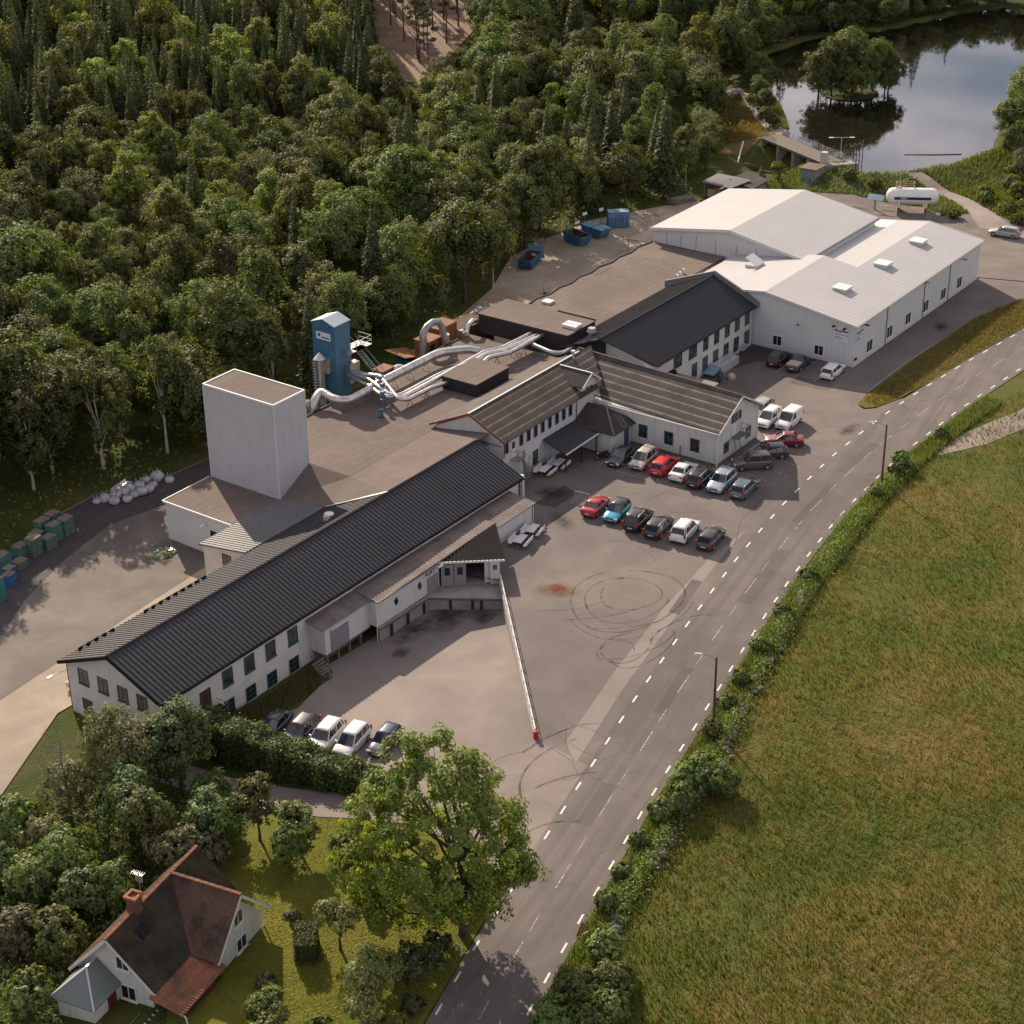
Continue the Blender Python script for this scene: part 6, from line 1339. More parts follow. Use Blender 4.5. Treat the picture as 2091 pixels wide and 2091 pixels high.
# motorcycle
m = thing('motorcycle', 'dark motorcycle parked in front of the entrance porch wall', 'motorcycle', (154.4,99.6,0), R(160))
for px in (-.7,.7):
    w = MB().tube([(px,-.07,.31),(px,.07,.31)], [.31,.31], 16).build('wheel', M['rubber'], m, False); MB().tube([(px,-.075,.31),(px,.075,.31)], .17, 10).build('rim', M['rim'], w, False)
mb = MB(); mb.tube([(.7,0,.31),(.45,0,.85),(.1,0,.82)],[.05,.07,.12],8); mb.obox((0,0,.5),(1,0,0),(0,1,0),(0,0,1),.32,.16,.2); mb.tube([(-.2,0,.5),(-.7,0,.31)],.05,6); mb.build('engine', M['plastic'], m, False)
MB().tube([(.40,0,.82),(.2,0,.95),(-.08,0,.86)],[.08,.17,.10],10).build('fuel_tank', M['sign_red'], m, False)
MB().obox((-.4,0,.80),(1,0,.1),(0,1,0),(0,0,1),.38,.13,.06).build('seat', M['plastic'], m, False)
mb = MB(); mb.tube([(.35,-.36,1.02),(.45,0,1.0),(.35,.36,1.02)],.025,6); mb.build('handlebar', M['steel'], m, False)
MB().tube([(.52,0,.85),(.62,0,.85)],[.1,.09],10).build('headlight', M['head'], m, False)
m2 = thing('motorcycle', 'black covered motorcycle by the sheet-steel ramp', 'motorcycle', (181.0,99.6,0), R(20))
for px in (-.7,.7):
    w = MB().tube([(px,-.07,.31),(px,.07,.31)], [.31,.31], 16).build('wheel', M['rubber'], m2, False)
MB().tube([(.75,0,.5),(.4,0,.95),(0,0,1.0),(-.4,0,.9),(-.8,0,.5)],[.16,.3,.32,.3,.18],10).build('cover', M['plastic'], m2, False)
cr = thing('waste_sack', 'pale waste sack on the damp asphalt beside the sheet-steel ramp', 'sack', (182.6,98.9,0))
MB().tube([(182.6,98.9,0),(182.6,98.9,.3),(182.7,98.95,.62),(182.7,98.9,.75)],[.45,.55,.38,.12],9).build('body', M['wood_pale'], cr)

# street lamps on tarred poles
def pole(x, y, label, reach, hh=7.2):
    p = thing('street_lamp', label, 'street lamp', (x, y, 0), 0, 'street lamps along the road')
    MB().tube([(x,y,-.3),(x,y,hh)],[.13,.085],10).build('pole', M['pole_wood'], p)
    d = Vector(reach); a0 = Vector((x,y,hh-.35))
    a = MB().tube([a0, a0+d*.5+Vector((0,0,.45)), a0+d+Vector((0,0,.55))],.035,6).build('arm', M['steel'], p)
    q = a0+d+Vector((0,0,.55)); t_ = d.normalized()
    MB().tube([q-t_*.05, q+t_*.25, q+t_*.62],[.06,.13,.07],8).build('lamp_head', M['lamp_white'], a)
    MB().tube([(x+.1,y,hh-.9),(x+.25,y,hh-.9)],.06,6).build('bracket', M['steel'], p)
pole(166.1,70.9,'tall tarred street lamp pole beside the road opposite the grass island', (-.6,1.15,0))
pole(114.8,62.3,'tarred street lamp pole at the stone wall, nearer the big roadside tree', (-.6,1.1,0))
# warning sign
s = thing('warning_sign', 'yellow triangular warning sign with a black mark on a thin post beside the road bushes', 'sign', (84.6,55.7,0), R(166))
MB().tube([(-.0,.08,0),(0,.08,2.75)],.035,8).build('post', M['steel'], s, False)
def tri(k, d, z0): return [(-.62*k,d,z0+.0+.36*(1-k)),(.62*k,d,z0+.36*(1-k)),(0,d,z0+1.08-.72*(1-k))]
MB().extr(tri(1,0,1.75),(0,.03,0)).build('board', M['sign_red'], s, False)
MB().extr(tri(.76,.04,1.75),(0,.012,0)).build('face', M['sign_yellow'], s, False)
mb = MB(); mb.box(-.05,.05,.05,.06,2.02,2.42); mb.box(-.045,.045,.05,.06,1.90,1.97); mb.build('symbol', M['ink'], s, False)
MB().box(-.5,.1,.02,.05,1.58,1.70).build('plate', M['sign_white'], s, False)
for x, y, lab in ((79.3,62.6,'thin grey marker post at the road edge below the big roadside tree'),):
    p = thing('marker_post', lab, 'post', (x, y, 0)); MB().tube([(x,y,0),(x,y,1.1)],.05,6).build('post', M['white_paint'], p)
for x, y, hh, lab in ((188.4,80.2,1.9,'thin dark marker stick in the grass island'),):
    p = thing('marker_post', lab, 'post', (x, y, 0)); MB().bar((x,y,0),(x,y,hh),.05).build('post', M['dark_trim'], p)

# rusty plant beyond the roof
def crate(nm, lab, cat, x0,x1,y0,y1,z0,z1, mat, grp=None, flare=0, lid=None):
    t = thing(nm, lab, cat, ((x0+x1)/2,(y0+y1)/2,z0), 0, grp); return t
b = thing('rusty_cabinet', 'tall rusty steel cabinet with a dark hatch behind the silver duct', 'cabinet', (161.6,129.4,-.5))
MB().box(159.9,162.6,128.5,130.6,-.6,5.6).build('body', M['rust'], b); MB().box(159.8,162.7,128.4,130.7,5.6,5.72).build('lid', M['rust'], b)
MB().box(160.3,161.2,128.44,128.5,4.4,5.2).build('hatch', M['door_dark'], b)
b = thing('rusty_cabinet', 'wider rusty steel housing with an open underside, behind the gooseneck pipe', 'cabinet', (165,130.4,-.5))
MB().box(163.0,166.6,129.2,131.6,2.2,6.2).build('body', M['rust'], b)
mb = MB()
for (x,y) in ((163.1,129.3),(166.5,129.3),(163.1,131.5),(166.5,131.5)): mb.bar((x,y,-.6),(x,y,2.2),.18)
mb.build('leg', M['rust_dark'], b)
b = thing('rusty_skip', 'long dark rusty skip behind the factory hall beside the pile of pale planks', 'skip', (171,131,-.3))
mb = MB(); mb.prism([(167.4,129.4),(173.6,128.6),(174.0,131.8),(167.8,132.8)], -.3, 4.6); mb.build('body', M['rust_dark'], b)
b = thing('tipping_bin', 'blue tipping bin with its rusty lid propped open beside the long silver duct', 'bin', (160,132.6,-.5))
MB().prism([(160.3,131.5),(163,131.5),(163,134.2),(160.3,134.2)], -.5, 2.3).build('body', M['blue_skip'], b)
MB().slab([(158.8,131.3,3.4),(162.6,131.2,2.5),(162.9,134.6,2.7),(159.1,134.9,3.6)], .12).build('lid', M['rust'], b)
b = thing('gooseneck_pipe', 'thick grey gooseneck pipe bent over beside the rusty cabinets', 'pipe', (158.9,128.6,-.5))
MB().tube([(158.9,128.5,-.5),(158.9,128.5,6.6),(159.1,128.5,7.3),(159.8,128.5,7.8),(161.0,128.5,8.0),(161.9,128.4,7.8),(162.3,128.2,7.1),(162.4,127.9,5.6)],.42,14).build('pipe', M['steel'], b)
MB().tube([(162.5,127.8,4.9),(162.5,127.8,6.1)],[.55,.5],14).build('fan_housing', M['duct'], b)
b = thing('fan_unit', 'round grey fan with bent silver pipes on the felt roof edge', 'fan', (166,127.4,4.9))
mb = MB(); mb.tube([(164.8,127.3,5.4),(165.4,127.3,5.4)],.55,14); mb.tube([(165.8,127,5.0),(166,127,6.2),(167,127,6.6),(168,127,6.2)],.28,10); mb.build('housing', M['duct'], b)
b = thing('blue_filter_box', 'small blue filter box with a rusty lid beyond the large silver duct', 'box', (151,128.4,-.5))
MB().box(150.0,152.0,127.5,129.0,-.6,5.4).build('body', M['blue_paint'], b); MB().box(149.9,152.1,127.4,129.1,5.4,5.55).build('lid', M['rust'], b)
MB().tube([(150.0,128.0,4.8),(149.4,127.8,4.8),(149.3,127.6,4.0)],.3,10).build('spout', M['duct'], b)
MB().tube([(152,127.6,5.2),(152.7,127.4,5.3),(153.3,127.3,5.1)],.28,10).build('outlet', M['aluminium'], b)
b = thing('fan_housing', 'dark round fan housing beside the grey tower at the chimney foot', 'fan', (141.2,131.6,-1))
MB().tube([(140.4,131.6,3.2),(141.4,131.6,3.2)],.9,16).build('drum', M['steel'], b); MB().box(140.5,141.3,131.0,132.2,-1.2,2.6).build('stand', M['steel'], b)

# containers in the gravel bin yard
def skip(lab, x, y, rz, open_=True, lidup=False):
    t = thing('skip_container', lab, 'skip', (x, y, 0), rz, 'blue skips in the gravel bin yard')
    L, W, H = 2.3, 1.05, 1.5; mb = MB()
    o = [(-L,-W),(L,-W),(L,W),(-L,W)]; bt = [(-L*.72,-W*.9),(L*.72,-W*.9),(L*.72,W*.9),(-L*.72,W*.9)]
    v = [(*p,.12) for p in bt]+[(*p,H) for p in o]+[(p[0]*.95,p[1]*.93,H) for p in o]+[(p[0]*.92,p[1]*.88,.2) for p in bt]
    f = [(3,2,1,0)]+[(i,(i+1)%4,4+(i+1)%4,4+i) for i in range(4)]+[(4+i,4+(i+1)%4,8+(i+1)%4,8+i) for i in range(4)]
    mb.add(v, f)
    for i in range(-3,4):
        for s in (-1,1): mb.bar((i*.55,s*W*.93,.2),(i*.68,s*(W+.02),H),.09)
    mb.bar((-L,-W,H),(L,-W,H),.1); mb.bar((-L,W,H),(L,W,H),.1); mb.bar((L,-W,H),(L,W,H),.1); mb.bar((-L,-W,H),(-L,W,H),.1)
    mb.build('body', M['blue_skip'], t, False)
    mb = MB(); mb.add(v[8:], [(4,5,6,7),(0,4,5,1)[::-1],(1,5,6,2)[::-1],(2,6,7,3)[::-1],(3,7,4,0)[::-1]]); mb.build('inside', M['rust_dark'], t, False)
    if not open_:
        mb = MB()
        mb.slab([(-L,-W,H+.08),(-.1,-W,H+.08),(-.1,W,H+.2),(-L,W,H+.2)],.08); mb.slab([(.1,-W,H+.05),(L,-W,H+.05),(L,0,H+.2),(.1,0,H+.2)],.08); mb.slab([(.1,.05,H+.2),(L,.05,H+.2),(L,W,H+.1),(.1,W,H+.1)],.08)
        mb.build('lid', M['blue_light'], t, False)
    if lidup:
        ld = MB().obox((L+.05,-.2,1.5),(0,1,0),(0,0,1),(1,0,0),1.25,1.0,.06).build('raised_lid', M['blue_light'], t, False)
    MB().box(L*.8,L*.8+.06,-.35,.35,.9,1.2).build('label_plate', M['sign_white'], t, False)
    return t
skip('open blue skip with a rusty inside under the lowest white sign board', 215.0,143.6,R(-108))
skip('blue skip with pale blue lids closed, in the middle of the bin yard', 219.3,143.1,R(-102), False)
skip('open blue skip with a raised end flap half hidden by the willow', 202.7,143.6,R(15), True, True)
t = thing('press_container', 'closed pale blue rounded compactor container at the far end of the bin yard', 'container', (225.2,142.9,0), R(-50))
MB().extr([(-1.6,-1.1,.1),(-1.6,1.1,.1),(-1.6,1.2,1.9),(-1.6,.7,2.4),(-1.6,-.8,2.4),(-1.6,-1.2,1.7)], (3.2,0,0)).build('body', M['blue_skip'], t, False)
mb = MB(); mb.slab([(-1.65,-.85,2.44),(1.65,-.85,2.44),(1.65,.75,2.44),(-1.65,.75,2.44)],.06); mb.build('lid', M['blue_light'], t, False)
mb = MB()
for i in range(6): mb.bar((-1.4+i*.56,-1.15,.2),(-1.4+i*.56,-1.22,1.7),.08)
mb.build('ribs', M['blue_light'], t, False)
for x, y, hh, lab in ((218.6,146.0,2.0,'white sign board on a post behind the open rusty skip'),(222.0,146.9,2.3,'white sign board on a post behind the lidded blue skip'),(224.3,145.4,2.6,'white sign board on a post left of the compactor container')):
    t = thing('sign_board', lab, 'sign', (x, y, 0), R(-20), 'white sign boards behind the skips')
    MB().bar((0,0,0),(0,0,hh),.06).build('post', M['steel'], t, False); MB().box(-.42,.42,-.05,-.02,hh-.5,hh).build('board', M['sign_white'], t, False)
t = thing('open_shelter', 'open shelter with a mossy brown roof on thin posts at the white hall corner', 'shelter', (214.5,132.2,0))
MB().slab([(213.9,134.2,2.7),(213.7,130.2,2.9),(219.8,129.6,3.0),(219.6,133.6,2.8)],.1).build('roof', M['tile_small'], t)
mb = MB()
for (x,y) in ((214.1,134.0),(213.9,130.4),(219.4,133.4)): mb.bar((x,y,0),(x,y,2.7),.08)
mb.build('post', M['rust'], t)
t = thing('guard_rail', 'short yellowish guard rail at the edge of the storage roof', 'rail', (195,127,5.2)); mb = MB(); mb.bar((193.2,126.6,5.3),(193.2,126.6,6.1),.06); mb.bar((193.2,126.6,6.05),(197.0,126.7,6.0),.05); mb.bar((197,126.7,5.3),(197,126.7,6.0),.05); mb.build('rail', M['wood_pale'], t)
def pile(lab, x0, y0, x1, y1, w, n, zb, mat='blue_light', nm='plank_pile', cat='planks'):
    t = thing(nm, lab, cat, ((x0+x1)/2,(y0+y1)/2,zb)); a = Vector((x0,y0,0)); b = Vector((x1,y1,0)); d = (b-a).normalized(); nn = Vector((-d.y,d.x,0)); mb = MB(); r = random.Random(int(x0))
    for k in range(n):
        for j in range(5): 
            o = nn*(j-2)*w/5; e = r.uniform(-.4,.4); mb.bar(a+o+d*e+Vector((0,0,zb+.1+k*.16)), b+o+d*e+Vector((0,0,zb+.1+k*.16)), w/5*.9,.14)
    mb.build('planks', M[mat], t)
pile('long pile of pale weathered planks along the trees behind the factory hall', 178.5,136.6,184.0,138.0,1.6,5,0,'aluminium')
pile('shorter pile of pale boards at the tree edge nearer the rusty skip', 172.4,134.8,178.0,136.2,1.5,4,0,'aluminium')
pile('small grey board stack in the grass behind the willow by the bin yard', 209.5,147.0,213.0,148.4,1.2,3,0,'wood_grey')
pile('pale timber beams lying in the dark grass left of the back hall', 232.6,140.3,235.4,141.2,.9,2,0,'wood_pale')
pile('stack of brownish boards on the grass near the old open shed', 238.8,141.6,242.2,140.3,1.8,5,0,'wood_grey')
t = thing('barrow', 'small pushcart standing at the shaded edge of the bin yard', 'cart', (194.4,134.6,0)); mb = MB(); mb.box(193.9,194.9,134.2,135.0,.4,.5); mb.bar((193.9,134.2,.4),(193.9,134.2,1.3),.06); mb.bar((193.9,135,.4),(193.9,135,1.3),.06); mb.bar((193.9,134.2,1.3),(193.9,135,1.3),.06); mb.build('frame', M['steel'], t); MB().tube([(194.1,134.1,.18),(194.1,135.1,.18)],.18,10).build('wheels', M['rubber'], t)

# wrapped pallets along the west trees
def pallet(lab, x, y, rz, n, mat, z=-2.0, w=1.15, l=1.5, nm='pallet_stack'):
    t = thing(nm, lab, 'pallet stack', (x, y, z), rz, 'wrapped pallet stacks by the west trees')
    MB().box(-l/2,l/2,-w/2,w/2,0,.13).build('pallet', M['wood_grey'], t, False)
    r = random.Random(int(x*10+y)); zc = .14
    for k in range(n):
        hgt = r.uniform(.50,.58); mb = MB(); q = .06; e = r.uniform(-.04,.04)
        mb.prism([(-l/2+q+e,-w/2+e),(l/2-q+e,-w/2+e),(l/2+e,-w/2+q+e),(l/2+e,w/2-q+e),(l/2-q+e,w/2+e),(-l/2+q+e,w/2+e),(-l/2+e,w/2-q+e),(-l/2+e,-w/2+q+e)], zc, zc+hgt-.03)
        for i in range(7): mb.box(-l/2+.04+e,l/2-.04+e,-w/2+.03+e+i*w/7,-w/2+.03+e+i*w/7+w/9,zc+hgt-.03,zc+hgt)
        mb.build('layer', M[mat], t, False)
        zc += hgt+.06
        MB().box(-l/2,l/2,-w/2,w/2,zc-.055,zc-.005).build('board', M['wood_grey'], t, False)
for a in ((110.2,140.9,3,'pallet_green','dark green wrapped pallet stack, farthest back beside the trees, left of its pair'),(110.2,138.9,3,'pallet_green','dark green wrapped pallet stack nearest the white bulk bags, front of its pair'),
          (108.5,140.6,3,'pallet_green','greenish wrapped pallet stack in the second rank against the trees'),(108.6,138.9,3,'pallet_teal','teal wrapped pallet stack, tall, in the second rank facing the yard'),
          (106.9,139.8,2,'pallet_green','lower pale-topped pallet stack in the third rank against the trees'),(107.0,138.1,2,'pallet_green','pale green wrapped pallet stack of two layers facing the yard'),
          (105.2,138.2,3,'pallet_green','pallet stack with glinting film on top, middle of the row'),(104.0,139.0,2,'pallet_teal','teal wrapped stack half hidden behind the glinting one'),
          (102.4,137.3,1,'pallet_green','single-layer pale wrapped pallet between the teal stacks'),(101.0,138.2,3,'pallet_teal','big teal wrapped stack left of the single-layer pallet')):
    pallet(a[4], a[0], a[1], R(6), a[2], a[3])
for (x, y, n, mt, lab) in ((100.2,136.2,2,'pallet_blue','blue crate stack, rear of the two blue ones'),(99.3,135.2,2,'pallet_blue','bright blue crate stack with a pale lid, front of the two blue ones'),(96.6,133.6,4,'pallet_turq','tall turquoise crate stack at the left edge of the picture')):
    pallet(lab, x, y, R(12), n, mt, -2.0, 1.0, 1.2, 'crate_stack')
# white bulk bags
bagm = None
for i, (x, y, s_, lab) in enumerate(((124.9,140.2,1.2,'largest white bulk bag at the rear, second from the right end'),(125.4,138.8,.9,'white bulk bag lying alone at the right end of the heap'),(123.7,140.8,.85,'slim white bulk bag standing behind at the right'),(123.5,139.5,.8,'open white bulk bag with dark contents near the right end'),
        (122.3,140.4,1.1,'rounded white bulk bag in the back row, centre right'),(122.4,138.9,.85,'small flattened white bulk bag in the front row right'),(121.1,140.6,.9,'white bulk bag behind the pair in the centre'),(121.4,139.1,1.1,'full white bulk bag in the front row, centre right'),
        (120.1,140.6,1.1,'white bulk bag in the back row, centre left'),(120.4,139.3,.8,'low square bulk bag showing a reddish load, front row'),(118.9,140.6,1.05,'white bulk bag in the back row left of centre'),(117.9,141.2,1.05,'white bulk bag in the back row, second from the left'),
        (119.2,139.1,.85,'slumped white bulk bag in the front row left'),(118.1,139.9,1.0,'white bulk bag in the front row, leftmost'),(117.0,141.6,.75,'smallest collapsed bulk bag at the left end of the heap'))):
    b = thing('bulk_bag', lab, 'bulk bag', (x, y, -2.0), R(i*37), 'white bulk bags by the west trees')
    r = random.Random(i); n = 12; sq = r.uniform(.62,.95); mb = MB(); rows = []
    for z, k in ((0,.40),(.15,.52),(.5,.58),(.8,.52),(.95,.36),(1.0,.22),(.9,.10)):
        rows.append([(math.copysign(abs(math.cos(2*math.pi*j/n))**.6, math.cos(2*math.pi*j/n))*(k+r.uniform(-.11,.09))*s_*1.05, math.copysign(abs(math.sin(2*math.pi*j/n))**.6, math.sin(2*math.pi*j/n))*(k+r.uniform(-.11,.09))*s_, z*s_*sq+r.uniform(-.10,.08)*z) for j in range(n)])
    v = [p for q in rows for p in q]; f = [(a*n+j, a*n+(j+1)%n, (a+1)*n+(j+1)%n, (a+1)*n+j) for a in range(len(rows)-1) for j in range(n)]+[tuple(range(len(rows)*n-n, len(rows)*n))]
    mb.add(v, f, True)
    for q in (0,1,2,3):
        a = R(45+90*q); c = Vector((math.cos(a)*.35*s_, math.sin(a)*.35*s_, .9*s_)); mb.tube([c, c*1.05+Vector((0,0,.22)), c*.8+Vector((.08,0,.05))],.03,5)
    mb.build('bag', M['bag'], b, False)
pile('grey slatted frame leaning behind the white bulk bags', 119.6,141.9,122.2,142.4,.9,2,-1.9,'aluminium','slatted_frame','frame')
# heap of film by the annex door
t = thing('film_heap', 'untidy heap of crumpled greenish wrapping film by the annex wall', 'heap', (112.9,127.0,-2))
r = random.Random(3); mb = MB()
for i in range(90):
    a = r.uniform(0,6.28); d = r.uniform(0,1)**.6; x = 112.9+math.cos(a)*1.35*d; y = 127.0+math.sin(a)*1.05*d; z = -2+(1-d)*.75*r.uniform(.3,1)
    u = Vector((r.uniform(-1,1),r.uniform(-1,1),r.uniform(-.5,.5))).normalized(); w = u.cross(Vector((r.uniform(-1,1),r.uniform(-1,1),1))).normalized(); s_ = r.uniform(.15,.42)
    p = Vector((x,y,z)); nn = u.cross(w); mb.add([p-u*s_-w*s_*.6, p+u*s_-w*s_*.5+nn*.1, p+u*s_*.8+w*s_*.6, p-u*s_*.9+w*s_*.5+nn*.15], [(0,1,2,3)])
mb.build('film', M['tarp'], t)
pile('small pile of boards and crates at the corner of the rear lean-to', 110.2,115.2,110.3,117.0,.9,4,-2,'wood_grey')

# gas tank compound
t = thing('gas_tank', 'white horizontal gas tank with a navy band and yellowish top railing, on two concrete saddles', 'tank', (256.9,108.9,0))
a, b_ = Vector((255.2,111.9,2.35)), Vector((258.6,105.9,2.35)); d = (b_-a).normalized(); rr_ = 1.28
cap = [(-.62,.05),(-.55,.45),(-.36,.82),(-.12,1.08),(.2,1.22),(.5,rr_)]
path = [a+d*k for k, _ in cap]+[b_-d*k for k, _ in reversed(cap)]
MB().tube(path, [q for _, q in cap]+[q for _, q in reversed(cap)], 28).build('shell', M['tank_white'], t)
def bandpts(k0, k1, a0, a1, off, name, mat):
    sd = Vector((-d.y, d.x, 0)); sd = sd if sd.x < 0 else -sd; mb = MB(); n = 14
    for i in range(n):
        k, k2 = k0+(k1-k0)*i/n, k0+(k1-k0)*(i+1)/n
        for j in range(3):
            A0, A1 = R(a0+(a1-a0)*j/3), R(a0+(a1-a0)*(j+1)/3)
            P_ = lambda kk, AA: a+(b_-a)*kk+(sd*math.cos(AA)+Vector((0,0,math.sin(AA))))*(rr_+off)
            mb.poly([P_(k,A0),P_(k2,A0),P_(k2,A1),P_(k,A1)])
    return mb.build(name, M[mat], t)
bandpts(.08,.90,-12,8,.012,'navy_stripe','navy'); bandpts(.22,.36,-8,4,.02,'stripe_mark','pale_blue_mark')
for k, lb in ((.2,1),(.8,2)):
    p = a.lerp(b_, k); sd = Vector((-d.y, d.x, 0))
    s_ = MB().obox((p.x,p.y,.75), sd, d, (0,0,1), 1.05,.2,.85).build('saddle', M['concrete'], t)
    for s in (-1,1):
        q = p+sd*1.0*s; l = MB().bar((q.x,q.y,.75),(q.x,q.y,1.75),.34).build('leg', M['white_paint'], t); MB().bar((q.x,q.y,0),(q.x,q.y,.75),.36).build('rusty_foot', M['rust'], l)
mb = MB(); sd = Vector((-d.y, d.x, 0))
c = [a.lerp(b_,.12)+sd*.5, a.lerp(b_,.12)-sd*.5, a.lerp(b_,.52)-sd*.5, a.lerp(b_,.52)+sd*.5]
for p, q in zip(c, c[1:]+c[:1]):
    for hh in (3.9,4.5): mb.bar((p.x,p.y,hh),(q.x,q.y,hh),.06)
    for k in (0,.5): m_ = p.lerp(q,k); mb.bar((m_.x,m_.y,3.5),(m_.x,m_.y,4.5),.06)
mb.build('top_rail', M['wood_pale'], t)
mb = MB(); p = a.lerp(b_,.2); mb.bar((p.x-.3,p.y-1.0,3.4),(p.x+1.2,p.y-2.6,3.4),.2,.14); mb.cyl((p.x,p.y,3.55),.3,.25,10); mb.bar((p.x,p.y,3.6),(p.x,p.y,6.2),.06); mb.build('valve_gear', M['aluminium'], t)
t = thing('solar_panel_stand', 'tilted pale panel on a short grey post in front of the gas tank', 'panel', (254.3,113.9,0))
MB().bar((254.3,113.9,0),(254.3,113.9,1.9),.22).build('post', M['steel'], t); MB().slab([(253.4,114.9,1.7),(253.9,112.4,1.7),(255.0,112.7,2.3),(254.5,115.2,2.3)],.06).build('panel', M['blue_light'], t)
mb = MB(); mb.bar((255.0,113.5,.5),(255.4,111.6,.55),.14); mb.bar((254.0,115.2,.3),(251.5,126.0,.3),.12); mb.build('pipe', M['aluminium'], t)
def fence(lab, pts, hh=1.9):
    t = thing('wire_fence', lab, 'fence', (*pts[0],0), 0, 'wire fences round the gas tank'); mb = MB(); net = MB()
    for p, q in zip(pts, pts[1:]):
        p, q = Vector((*p,0)), Vector((*q,0)); n = max(1, int((q-p).length/2.4))
        for i in range(n+1): m_ = p.lerp(q,i/n); z = gz(m_.x,m_.y); mb.bar((m_.x,m_.y,z),(m_.x,m_.y,z+hh),.07)
        for k in range(9): net.bar(p+Vector((0,0,.15+k*hh/9)), q+Vector((0,0,.15+k*hh/9)), .012)
        m = int((q-p).length/.25)
        for i in range(m): a_ = p.lerp(q,i/m); net.bar((a_.x,a_.y,.1),(a_.x,a_.y,hh),.010)
    mb.build('post', M['steel'], t); net.build('mesh', M['steel'], t)
fence('wire fence with leaning posts right of the gas tank', [(253.0,104.6),(257.0,103.8),(261.0,105.0)])
fence('wire fence behind the back hall by the concrete pump house', [(255.6,127.2),(258.6,127.6),(262.2,127.0)])
t = thing('notice_plate', 'small white notice plate lying on the dark gravel right of the gas tank', 'plate', (256.5,104.4,0)); MB().obox((256.6,104.3,.35),(0,1,0),(.4,0,1),(-1,0,.4),.35,.2,.02).build('plate', M['sign_white'], t)
t = thing('marker_post', 'short pale marker post at the grass edge by the gravel path', 'post', (254.6,98.6,0)); MB().bar((254.6,98.6,0),(254.6,98.6,.8),.1).build('post', M['wood_pale'], t)

# pump house and old shed
t = thing('pump_house', 'small square concrete pump house with a flat brown roof below the dam', 'hut', (262.8,129.2,-.2))
MB().box(261.4,264.4,128.0,130.6,-1.2,2.1).build('wall', M['concrete'], t); MB().box(261.1,264.8,127.7,130.9,2.1,2.3).build('roof', M['felt'], t)
MB().box(261.33,261.4,129.3,130.1,-.1,1.8).build('door', M['blue_light'], t)
t = thing('open_shed', 'old open-fronted shed with a grey sheet roof holding boards, behind the back hall', 'shed', (247,137,0))
mb = MB(); mb.box(245.2,245.4,139.2,139.4,0,2.5); mb.box(249,249.2,136.5,139.2,0,2.6); mb.box(245.3,249.1,139.2,139.4,0,2.5); mb.box(248.9,249.1,133.0,139.2,0,2.5); mb.build('wall', M['grey_trim'], t)
roof('roof', t, M['grey_metal'], [[(244.9,139.7,2.5),(244.2,134.0,2.55),(248.9,132.9,2.9),(249.2,139.2,2.9)]], .1, .5, .06, .04)
mb = MB(); mb.bar((244.4,134.3,0),(244.4,134.3,2.5),.12); mb.bar((244.7,137,0),(244.7,137,2.5),.12); mb.build('post', M['wood_grey'], t)
t = thing('board_stack', 'sawn boards stacked under the open shed roof', 'planks', (246.5,137,0)); mb = MB(); mb.box(245.6,247.6,136.9,139.0,0,1.3); mb.box(245.4,247,134.6,136.4,0,1.0); mb.build('boards', M['wood_pale'], t)
t = thing('mossy_shed', 'low shed with a dark mossy tiled roof right of the open-fronted shed', 'shed', (250,133,0))
MB().box(246.8,251.0,131.4,135.0,0,2.2).build('wall', M['wood_grey'], t)
MB().slab([(246.2,131.2,2.4),(251.6,131.2,2.5),(253.0,135.9,2.9),(247.5,136.3,2.8)],.14).build('roof', M['tile_small'], t)

# dam
t = thing('dam', 'concrete sluice dam with plank deck and railings between the lake and the dry spillway', 'dam', (271.5,135.5,-2))
fl, fr, bl, br = Vector((274.2,144.9,2)), Vector((266.4,129.4,2)), Vector((278.4,143.8,2)), Vector((269.0,126.0,2))
mb = MB()
for j in range(7):
    k0, k1 = j/7+.01, (j+1)/7-.01
    p, q, r_, s_ = fl.lerp(bl,k0), fr.lerp(br,k0), fr.lerp(br,k1), fl.lerp(bl,k1); mb.slab([p,s_,r_,q] if (s_-p).cross(q-p).z > 0 else [p,q,r_,s_],.35)
mb.build('deck', M['wood_grey'], t)
for k in (0,.27,.52,.77,1):
    p, q = fl.lerp(fr,k), bl.lerp(br,k); u = (fr-fl).normalized(); w = (q-p).normalized()
    MB().obox((p+q)/2+Vector((0,0,-2.4)), w, u, (0,0,1), (q-p).length/2-.1, .3, 2.2).build('pier', M['concrete'], t)
mb = MB(); p, q = bl.lerp(br,0), bl.lerp(br,1); mb.obox((p+q)/2+Vector((0,0,-2.6)), (br-bl).normalized(), (bl-fl).normalized(), (0,0,1), (br-bl).length/2, .15, 2.1); mb.build('sluice_gate', M['wood_grey'], t)
mb = MB()
for s0, s1 in ((bl,br),(fl,fl.lerp(fr,.25))):
    n = 14
    for i in range(n+1): m_ = s0.lerp(s1,i/n); mb.bar(m_, m_+Vector((0,0,1.1)), .05)
    for hh in (.5,.8,1.1): mb.bar(s0+Vector((0,0,hh)), s1+Vector((0,0,hh)), .04)
mb.build('railing', M['aluminium'], t)
MB().prism([(261,131),(265.5,129),(267,131),(274.8,145),(270,147),(266.5,144)], -4.5, -2.55).build('apron', M['concrete'], t)
mb = MB()
for k in (.25,.5,.75): p = fl.lerp(fr,k); mb.bar(p+Vector((-.4,.2,-4.5)), p+Vector((-5.5,2.8,-2.5)), .5,.2)
mb.build('apron_rib', M['concrete_dark'], t)
MB().extr([(266.2,129.6,-2.6),(270.5,125.6,-2.6),(270.5,125.6,2.0),(266.2,129.6,2.0)], (-1.2,-1.4,0)).build('abutment', M['concrete'], t)
mb = MB(); mb.bar((272.5,147.5,1.4),(266.8,145.3,-.6),.25,.12); mb.build('handrail', M['aluminium'], t)
